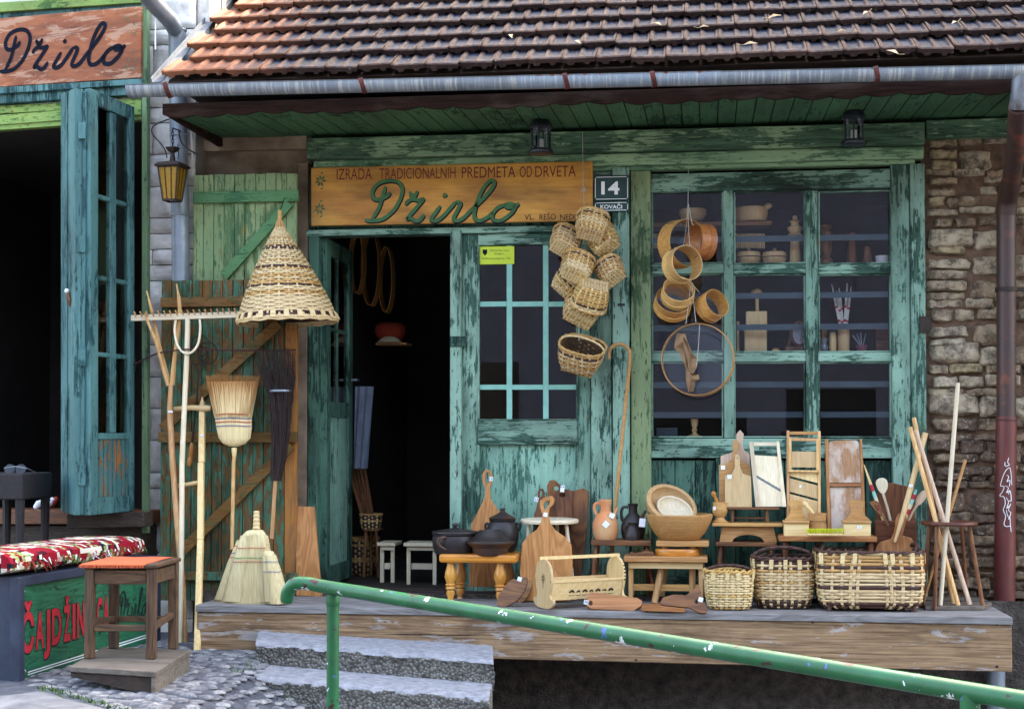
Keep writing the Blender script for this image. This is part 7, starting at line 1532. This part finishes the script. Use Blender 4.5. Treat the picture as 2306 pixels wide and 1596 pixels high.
# ================================================================== hanging baskets
def hang(label, cx, cy, Y, M, bot, top, h, seed, rows=11, nst=18, handle=None, rowm=None, ns=(4.5, 2.6)):
    c = W(*E(cx, cy), Y); loc = c - M @ Vector((0, 0, h / 2)); dk = {rows - 3}
    return basket('hanging_basket', label, loc, M, bot, top, h, nst, rows, rowm or (lambda i: 2 if i in dk else (0, 1, 1)), 'small woven baskets hanging in a bunch', None, .0035, ns, .08, handle, 0, False, .012, seed, True, .0055)
hang('hanging basket at the top of the bunch, tipped with its base towards the street', 1838, 588, -.30, rot(-38, 14, 12), (.072, .055), (.098, .08), .15, 21)
hang('hanging basket just under the topmost one, mouth turned right', 1905, 672, -.20, rot(-20, -35, -20), (.07, .055), (.09, .075), .14, 22)
hang('hanging basket at the upper left of the bunch, leaning left', 1684, 680, -.22, rot(-38, 28, 18), (.068, .055), (.092, .075), .15, 23)
hang('hanging basket in the middle left of the bunch, square base showing', 1752, 830, -.32, rot(-42, 22, 14), (.07, .055), (.098, .08), .15, 24)
hang('hanging basket at the right side of the bunch, base turned right', 1945, 852, -.22, rot(-30, -34, -16), (.065, .055), (.085, .07), .13, 25)
hang('round hanging basket showing its open dark mouth behind the middle ones', 1688, 920, -.17, rot(30, 40, 20), (.06, .055), (.09, .08), .12, 26)
hang('upside down hanging basket low in the bunch with its pale base up', 1838, 985, -.33, rot(-142, 14, 12), (.078, .062), (.108, .088), .15, 27, handle=('x', .09, .006, m_wl))
hang('lowest basket of the tight bunch, wide base turned down', 1775, 1085, -.22, rot(-40, 26, 20), (.085, .06), (.105, .08), .13, 28)
hang('single basket with an upright handle hanging below the bunch', 1775, 1345, -.24, rot(30, 16, -8), (.095, .08), (.14, .115), .165, 29, 12, 22, handle=('x', .07, .006, m_wl))
mb = MB(); p = [W(*E(x, y), Y) for x, y, Y in ((1785, 40, -.125), (1788, 340, -.13), (1792, 380, -.14), (1795, 520, -.18), (1800, 700, -.22), (1790, 1000, -.23), (1762, 1195, -.24), (1765, 1250, -.24))]; mb.tube(p, .0025, 6); q = p[2]
for k in range(5): a = k * 1.2; mb.tube([q, q + Vector((.02 * math.cos(a), -.01, .018 * math.sin(a)))], .003, 5)
mb.build('basket_string', m_string, smooth=True, label='pale cord tied with a knot that holds the bunch of baskets', cat='cord')

# ================================================================== hanging sieves
def sieve(label, cx, cy, Y, ax, rad, wid, mat=None, gz_=.35, band=True, gauze=True):
    c = W(*Bz(cx, cy), Y); t = thing('sieve', label, 'sieve', c, 'round wooden sieves hanging on a cord'); ax = Vector(ax).normalized(); M = ax.to_track_quat('Z', 'Y').to_matrix(); mat = mat or w_hoop
    mb = MB(); th = .0035; mb.lathe(c, [(rad, -wid / 2), (rad, wid / 2), (rad - th, wid / 2), (rad - th, -wid / 2), (rad, -wid / 2)], 52, M, cap=False); mb.build('hoop', mat, t, smooth=True)
    if band:
        mb = MB(); mb.lathe(c, [(rad + .0005, -wid * .5), (rad + .004, -wid * .49), (rad + .004, -wid * .12), (rad + .0005, -wid * .11)], 52, M, cap=False); mb.build('outer_band', mat, t, smooth=True)
    if gauze: mb = MB(); mb.lathe(c, [(rad - th, -wid * gz_), (.0005, -wid * gz_ - .001)], 40, M, cap=False); mb.build('gauze', m_mesh, t)
    mb = MB(); u_ = M @ Vector((math.cos(2.2), math.sin(2.2), 0)); mb.bar(c + u_ * (rad + .005) - ax * wid * .3, c + u_ * (rad + .005) + ax * wid * .2, .004, .003, u_); mb.build('stitch', m_burn, t); return t
w_hoopr = wood('reddish_sieve_hoop', C('#b5713c'), C('#8a4a24'), 'x', .7, .4, .4, spec=.5)
w_hoopl = wood('light_sieve_hoop', C('#dfb878'), C('#bd8a4c'), 'x', .7, .4, .4, spec=.5)
sieve('large pale sieve hanging at the top, behind the others', 408, 545, -.24, (.62, -.78, .02), .143, .115)
sieve('dark reddish sieve hanging at the top right, seen edge on', 515, 533, -.33, (-.86, -.5, .05), .103, .10, w_hoopr)
sieve('light wooden sieve hanging in front below the top pair', 405, 665, -.42, (.55, -.83, .12), .105, .11, w_hoopl, gauze=False)
sieve('wide sieve at the lower left with its mouth turned up', 350, 890, -.30, (.18, -.80, .56), .108, .085)
sieve('smaller sieve nested in the wide one at the lower left', 380, 832, -.33, (.16, -.80, .56), .096, .09, w_hoopl)
sieve('small sieve at the lower right facing the street wall', 578, 905, -.30, (.62, -.70, .36), .088, .095, gauze=True)
sv = sieve('largest sieve, a flat hoop hanging at the bottom with a paper leaf in it', 494, 1216, -.38, (-.10, -.99, .04), .212, .065, gz_=-.1)
c = W(*Bz(494, 1216), -.41); t = thing('brown_paper', 'crumpled brown paper strip hanging inside the largest sieve', 'paper', c)
mb = MB(); L_ = [(375, 1065, .0), (400, 1068, .01), (430, 1110, -.01), (465, 1180, .0), (492, 1210, .015), (490, 1260, .0), (470, 1295, -.01), (500, 1300, .01), (505, 1330, 0), (480, 1345, .01), (470, 1400, 0), (440, 1405, .01), (425, 1330, 0), (425, 1270, .012), (410, 1230, 0), (390, 1180, .01), (358, 1150, 0), (362, 1110, .01)]
cc2 = [W(*Bz(x, y), -.425 + z) for x, y, z in L_]; mid = sum(cc2, Vector()) / len(cc2)
for k in range(len(cc2)):
    a_, b_ = cc2[k], cc2[(k + 1) % len(cc2)]; m_ = Vector((a_.x * .4 + mid.x * .6, -.418 + .012 * math.sin(k * 2.1), a_.z)); n_ = Vector((b_.x * .4 + mid.x * .6, -.418 + .012 * math.sin((k + 1) % len(cc2) * 2.1), b_.z)); mb.add([a_, b_, n_, m_], [(0, 1, 2, 3)])
mb.add([Vector((p.x * .4 + mid.x * .6, -.418 + .012 * math.sin(k * 2.1), p.z)) for k, p in enumerate(cc2)], [tuple(range(len(cc2)))]); mb.build('paper', m_brpap, t, norm=False)
mb = MB()
for P_ in ([(440, 40, -.06), (440, 200, -.18), (438, 300, -.26), (430, 430, -.27), (412, 560, -.28)], [(440, 310, -.26), (460, 420, -.34), (470, 440, -.35)], [(438, 300, -.26), (442, 480, -.35), (450, 570, -.40)], [(450, 760, -.38), (505, 830, -.33)], [(455, 770, -.36), (440, 900, -.36), (425, 1010, -.38)], [(460, 780, -.36), (475, 920, -.36), (484, 1000, -.38)], [(505, 1010, -.40), (500, 1120, -.42), (488, 1250, -.43)]): mb.tube([W(*Bz(x, y), Y) for x, y, Y in P_], .002, 5)
mb.build('sieve_string', m_string, smooth=True, label='thin pale cords tied together that hold the sieves', cat='cord')

# ================================================================== inside the shop window
w_shopw = wood('display_wood', C('#efcf9c'), C('#dcae70'), 'z', 1., .5, .4)
def shelf(x0, x1, y0, y1, Y0, Y1, label, Z=Bz):
    t = put('shelf', label, 'shelf', *Z((x0 + x1) / 2, y1), Y1); mb = MB(); mb.px(x0, y0, x1, y1, Y0, Y1, 0, Z); mb.build('board', w_walnutx, t, bevel=.002); return t
shelf(200, 925, 418, 442, .22, .42, 'upper display shelf behind the left window panes'); shelf(190, 1640, 668, 690, .10, .42, 'display shelf at the height of the upper window bar'); shelf(190, 1640, 1168, 1192, .10, .42, 'display shelf at the height of the lower window bar')
t = put('window_sill_board', 'inner sill board at the bottom of the shop window', 'shelf', 1740, 990, .1); mb = MB(); mb.px(1460, 987, 2015, 994, .085, .45); mb.build('board', w_dark, t)
bp = lambda r, y0, y1: [(r * .55, y1), (r * .8, y1 - (y1 - y0) * .2), (r, y0 + (y1 - y0) * .45), (r * .98, y0 + 3), (r * .9, y0), (r * .8, y0 + 10), (2, y0 + 14)]
lathe_thing('bowl', 'pale wooden bowl on the upper shelf behind the left pane', 'bowl', 465, bp(80, 345, 414), .28, w_shopw, Bz)
lathe_thing('mortar', 'wide wooden mortar on the upper shelf behind the middle pane', 'mortar', 806, [(80, 415), (90, 400), (95, 370), (94, 345), (90, 336), (80, 350), (2, 352)], .28, w_shopw, Bz)
t = put('pestle', 'wooden pestle lying on the wide mortar', 'pestle', *Bz(890, 340), .26); rod('shaft', [(850, 350, .25), (885, 335, .25), (905, 325, .25), (922, 318, .25)], [.012, .016, .022, .012], w_shopw, t, 10, 0, Bz)
for cx, lb2 in ((790, 'barrel shaped wooden pot with a peg lid behind the middle pane, left of its twin'), (940, 'barrel shaped wooden pot with a peg lid behind the middle pane, beside the pepper mill')):
    t = lathe_thing('lidded_pot', lb2, 'pot', cx, [(55, 667), (66, 640), (71, 620), (66, 596), (55, 592), (10, 590), (10, 570), (2, 569)], .20, w_shopw, Bz, 'barrel shaped pots in the window'); mb = MB(); mb.lpx(cx, [(70, 626), (71.8, 622), (70, 618)], .20, 28, Bz); mb.build('groove', m_burn, t)
lathe_thing('pepper_mill', 'tall turned pepper mill behind the middle pane', 'mill', 1060, [(32, 667), (30, 600), (26, 540), (28, 505), (42, 495), (30, 482), (42, 465), (44, 450), (24, 440), (22, 425), (32, 415), (14, 405), (14, 385), (4, 380)], .20, w_shopw, Bz)
lathe_thing('turned_vase', 'turned red brown spindle vase behind the right pane', 'vase', 1237, [(42, 667), (40, 640), (22, 620), (36, 590), (40, 560), (36, 530), (40, 500), (40, 480), (22, 465), (38, 450), (34, 438), (4, 434)], .18, w_walnut, Bz)
lathe_thing('pepper_mill', 'dark red turned mill behind the right pane', 'mill', 1388, [(28, 667), (26, 600), (24, 540), (16, 520), (28, 500), (26, 482), (4, 478)], .18, w_brownz, Bz)
lathe_thing('turned_cone', 'brown cone shaped turned piece behind the right pane', 'turned piece', 1480, [(31, 667), (26, 620), (19, 570), (15, 560), (3, 558)], .18, w_walnut, Bz)
lathe_thing('mug', 'white mug in the corner behind the upper right pane', 'mug', 1565, [(34, 667), (36, 640), (38, 615), (34, 614), (30, 640), (2, 650)], .16, m_whitep, Bz)
def rack(x0, x1, y0, label):
    t = put('peg_rack', label, 'rack', *Bz((x0 + x1) / 2, y0 + 30), .30); mb = MB(); mb.px(x0, y0, x1 + 90, y0 + 10, .30, .32, 0, Bz); mb.build('bar', w_walnutx, t)
    n = 15
    for k in range(n): mb = MB(); mb.px(x0 + (x1 - x0) * k / n, y0 - 14, x0 + (x1 - x0) * (k + .6) / n, y0 + 70, .285, .298, 0, Bz); mb.build('peg', w_shopw, t)
rack(712, 888, 500, 'small wooden rack of clothes pegs behind the middle pane'); rack(228, 300, 500, 'small wooden rack of pegs behind the left pane')
t = put('butter_churn', 'square pale churn block behind the middle pane of the second row', 'churn', *Bz(830, 1168), .22); mb = MB(); mb.px(766, 1030, 896, 1167, .16, .28, 0, Bz); mb.build('lower_block', w_shopw, t, bevel=.004); mb = MB(); mb.px(774, 935, 897, 1029, .165, .275, 0, Bz); mb.build('upper_block', w_shopw, t, bevel=.004)
rod('stick', [(840, 935, .22), (838, 840, .22)], .011, w_shopw, t, 10, 0, Bz)
lathe_thing('darning_mushroom', 'pale wooden darning mushroom on top of the churn block', 'mushroom', 837, [(9, 870), (9, 842), (34, 840), (36, 830), (26, 812), (4, 803)], .22, w_shopw, Bz)
t = put('table_mirror', 'small oval table mirror in a wooden stand behind the middle pane', 'mirror', *Bz(1072, 1165), .22)
c = W(*Bz(1083, 1065), .22); S = SC(c) / .388; mb = MB(); mb.tube([c + Vector((44 / S * math.cos(a), 0, 66 / S * math.sin(a))) for a in [2 * math.pi * k / 28 for k in range(28)]], .008, 8, closed=True); mb.build('frame', w_walnut, t, smooth=True)
mb = MB(); mb.add([c + Vector((44 / S * math.cos(a), .004, 66 / S * math.sin(a))) for a in [2 * math.pi * k / 28 for k in range(28)]], [tuple(range(28))]); mb.build('mirror_glass', m_steel, t)
rod('stand', [(1012, 1163, .22), (1030, 1100, .22), (1036, 1050, .22)], .010, w_walnut, t, 8, 0, Bz); mb = MB(); mb.px(1005, 1140, 1128, 1167, .18, .27, 0, Bz); mb.build('foot', w_walnutx, t, bevel=.004)
for x, h in ((728, 995),):
    t = put('wooden_stick', 'thin wooden stick standing beside the churn block', 'stick', *Bz(x, 1165), .24); rod('stick', [(x, 1166, .24), (x, h, .24)], .008, w_shopw, t, 8, 0, Bz)
lathe_thing('wooden_button', 'flat pale turned knob in front of the churn block', 'knob', 948, [(22, 1167), (22, 1160), (10, 1157), (20, 1152), (2, 1149)], .15, w_shopw, Bz)
lathe_thing('vase', 'honey coloured wooden vase holding painted knitting sticks', 'vase', 1342, [(32, 1167), (33, 1130), (35, 1080), (33, 1042), (28, 1042), (26, 1080), (2, 1090)], .16, w_shopw, Bz)
for i, (a_, b_) in enumerate((((1330, 1060), (1272, 778)), ((1338, 1060), (1300, 815)), ((1345, 1060), (1362, 772)), ((1352, 1060), (1385, 792)), ((1342, 1060), (1315, 800)))):
    t = put('knitting_stick', 'white knitting stick with red bands in the honey vase', 'stick', *Bz(*a_), .16, 'painted sticks in the honey vase'); P, Q = W(*Bz(*a_), .16 + .006 * i), W(*Bz(*b_), .16 + .006 * i); mb = MB(); mb.tube([P, P.lerp(Q, .7), Q], [.008, .008, .003], 8); mb.build('shaft', m_whitew, t, smooth=True)
    for k in (.22, .5): mb = MB(); mb.tube([P.lerp(Q, k), P.lerp(Q, k + .05)], .0085, 8); mb.build('red_band', m_red, t)
lathe_thing('vase', 'slim wooden vase with brushes left of the honey vase', 'vase', 1279, [(20, 1167), (21, 1100), (17, 1060), (14, 1058), (2, 1070)], .17, w_shopw, Bz)
t = lathe_thing('vase', 'small grey pewter vase in the corner behind the right pane', 'vase', 1226, [(24, 1162), (26, 1140), (16, 1120), (22, 1092), (18, 1092), (2, 1110)], .16, m_zinc, Bz)
for i, (a_, b_) in enumerate((((1220, 1100), (1222, 1045)), ((1232, 1100), (1236, 1040)))): s_ = put('paint_brush', 'paint brush standing in the pewter vase', 'brush', *Bz(*a_), .16, 'brushes in the pewter vase'); rod('handle', [(*a_, .16), (*b_, .16)], .006, w_orangez, s_, 8, 0, Bz)
t = lathe_thing('pink_cup', 'small pink cup holding grey spoons behind the right pane', 'cup', 1446, [(22, 1167), (28, 1150), (32, 1132), (28, 1132), (2, 1145)], .15, plain('pink_glaze', C('#9a5a68'), C('#844a58'), 10, .3), Bz)
for i, (a_, b_) in enumerate((((1440, 1140), (1395, 1075)), ((1446, 1140), (1440, 1058)), ((1452, 1140), (1472, 1062)), ((1443, 1140), (1418, 1064)))): s_ = put('small_spoon', 'small grey spoon standing in the pink cup', 'spoon', *Bz(*a_), .15, 'spoons in the pink cup'); rod('handle', [(*a_, .15), (*b_, .15)], [.003, .005], m_zinc, s_, 8, 0, Bz)
for y0, y1, lb2 in ((1037, 1104, 'dark little box on top of its twin behind the right pane'), (1106, 1166, 'dark little box under its twin behind the right pane')):
    t = put('keepsake_box', lb2, 'box', *Bz(1568, y1), .2); mb = MB(); mb.px(1527, y0 + 14, 1610, y1, .18, .28, 0, Bz); mb.build('body', w_brown, t, bevel=.003); mb = MB(); mb.px(1524, y0, 1613, y0 + 13, .176, .284, 0, Bz); mb.build('lid', w_brown, t, bevel=.003)
t = put('slate_box', 'small slate blue box on the inner sill behind the lower left pane', 'box', *Cz(690, 187), .12); mb = MB(); mb.px(612, 128, 768, 188, .12, .22, 0, Cz); mb.build('body', m_bluebar, t, bevel=.003); mb = MB(); mb.px(610, 113, 770, 127, .116, .224, 0, Cz); mb.build('lid', m_bluebar, t, bevel=.003)
lathe_thing('candlestick', 'turned wooden candlestick on the inner sill behind the lower left pane', 'candlestick', 898, [(58, 188), (56, 176), (30, 166), (14, 150), (22, 130), (14, 115), (24, 95), (28, 60), (26, 46), (2, 48)], .14, w_shopw, Cz)

# ================================================================== inside the open door
t = put('hanging_towel', 'grey blue towel hanging inside the open door', 'towel', *A(560, 595), .75); mb = MB(); n, m_ = 14, 20; vs = []
for j in range(m_ + 1):
    for i in range(n + 1):
        q = A(512 + (630 - 512) * i / n - j / m_ * 14 * (1 + i / n * 1.6), 72 + (595 - 72) * j / m_); p = W(*q, .75); p.y += .012 * math.sin(i * 1.1 + j * .1); vs.append(p)
mb.add(vs, [(j * (n + 1) + i, j * (n + 1) + i + 1, (j + 1) * (n + 1) + i + 1, (j + 1) * (n + 1) + i) for j in range(m_) for i in range(n)]); mb.add([v + Vector((0, .006, 0)) for v in vs], [((j + 1) * (n + 1) + i, (j + 1) * (n + 1) + i + 1, j * (n + 1) + i + 1, j * (n + 1) + i) for j in range(m_) for i in range(n)]); mb.build('cloth', m_towel, t, smooth=True, norm=False)
def instool(x0, x1, yt, yb, Y, label):
    t = put('white_stool', label, 'stool', *A((x0 + x1) / 2, yb), Y, 'white painted stools inside the door'); mb = MB(); mb.px(x0, yt, x1, yt + 22, Y - .02, Y + .2, 0, A); mb.build('seat', w_white, t, bevel=.003)
    mb = MB(); mb.px(x0 + 26, yt + 23, x1 - 6, yt + 48, Y, Y + .018, 0, A); mb.build('apron', w_whitex, t)
    for xx in (x0 + 20, x1 - 30):
        for dy in (0., .16): mb = MB(); a = W(*A(xx, yt + 23), Y + dy + .019); b = W(*A(xx + 24, yt + 23), Y + dy + .019); mb.box(a.x, b.x, Y + dy + .019, Y + dy + .04, DZ - .004, a.z); mb.build('leg', w_white, t, bevel=.002)
    mb = MB(); mb.px(x0 + 46, yt + 130, x1 - 32, yt + 168, Y + .05, Y + .065, 0, A); mb.build('rail', w_whitex, t)
instool(650, 768, 1068, 1330, .55, 'white stool inside the open door, the narrower left one'); instool(820, 1036, 1070, 1330, .45, 'white stool inside the open door, the wider right one')
for cx, cy, rx, ry, Y, lb2 in ((480, 800, 40, 180, 1.0, 'tall bent hoop hanging inside the door, leftmost of three'), (560, 830, 50, 220, 1.1, 'tall bent hoop hanging inside the door, middle of three'), (650, 900, 38, 190, 1.2, 'tall bent hoop hanging inside the door, rightmost of three')):
    c = W(*E(cx, cy), Y); S = SC(c) / .388; t = thing('wooden_hoop', lb2, 'hoop', c, 'bent wooden hoops hanging inside the door'); mb = MB(); P_ = [c + Vector((rx / S * math.cos(a), 0, ry / S * math.sin(a))) for a in [2 * math.pi * k / 40 for k in range(40)]]
    for k in range(40): mb.bar(P_[k], P_[(k + 1) % 40], .13, .004, nrm=P_[k] - c)
    mb.build('hoop', w_hoop, t, smooth=True)
t = put('plate_shelf', 'small wall shelf with a red dish inside the door', 'shelf', *E(670, 1275), 1.3); mb = MB(); mb.px(585, 1262, 762, 1275, 1.25, 1.45, 0, E); mb.build('board', w_bowl, t)
t = lathe_thing('red_dish', 'dark red dish standing on the wall shelf inside the door', 'dish', 668, [(60, 1262), (75, 1240), (92, 1200), (86, 1165), (60, 1148), (3, 1145)], 1.36, m_redcl, E); mb = MB(); mb.lpx(665, [(74, 1262), (60, 1248), (30, 1228), (3, 1226)], 1.27, 24, E); mb.build('cream_plate', w_white, t, smooth=True)
for k in range(5):
    t = put('wooden_strip', 'long thin slat leaning on the inner wall beside the open door leaf', 'strip', *A(560 + k * 16, 905), .95, 'slats leaning inside the door'); mb = MB(); mb.bar(W(*A(455 + k * 26, 540 - k * 6), .9), W(*A(560 + k * 16, 905), .95), .02, .008); mb.build('slat', w_walnut, t)
c = W(*A(612, 980), .9); basket('wicker_basket', 'small basket standing on a stand inside the open door', c, IDM, (.06, .05), (.075, .065), .1, 16, 8, lambda i: (2, 1, 2), None, None, .003, (4, 3), .05, None, 0, False, .012, 41, False, .005)
t = put('plant_stand', 'brown stand under the small basket inside the door', 'stand', *A(612, 1100), .9); mb = MB(); mb.px(560, 982, 664, 992, .84, .98, 0, A); mb.build('top', w_walnutx, t); 
for a_, b_ in (((580, 992, .87), (566, None, .86)), ((646, 992, .87), (660, None, .86)), ((614, 992, .96), (614, None, .97))): leg(t, a_, b_, .012, w_walnut, A)
c = W(*A(560, 1270), 1.1); c.z = DZ - .004; basket('wicker_basket', 'dark tall basket on the floor inside the open door', c, IDM, (.08, .08), (.11, .11), .26, 20, 14, lambda i: (2, 2, 1), None, None, .004, (3, 2.2), .05, None, 0, False, .014, 42, False, .006)
# dry leaves and twigs on the roof
rr = random.Random(77)
for x, y in ((1300, 95), (1480, 55), (1585, 62), (1745, 38), (1895, 72), (2010, 118), (2150, 52), (1150, 82), (1950, 30), (1690, 100)):
    q0 = PL(x, y, eave + rn * .05, rn); d = Vector((rr.gauss(0, 1), rr.gauss(0, .6), 0)).normalized(); d = (d - rn * d.dot(rn)).normalized(); o = d.cross(rn); L_ = rr.uniform(.03, .05)
    mb = MB(); mb.add([q0 - d * L_, q0 + o * L_ * .4 + rn * .012, q0 + d * L_, q0 - o * L_ * .4 + rn * .01, q0 + rn * .004], [(0, 1, 4), (1, 2, 4), (2, 3, 4), (3, 0, 4)]); mb.tube([q0 + d * L_, q0 + d * L_ * 1.8 + rn * .01], .002, 4)
    mb.build('fallen_leaf', m_dry, norm=False, label='dry curled leaf lying on the roof tiles', cat='leaf', group='dry leaves on the roof')
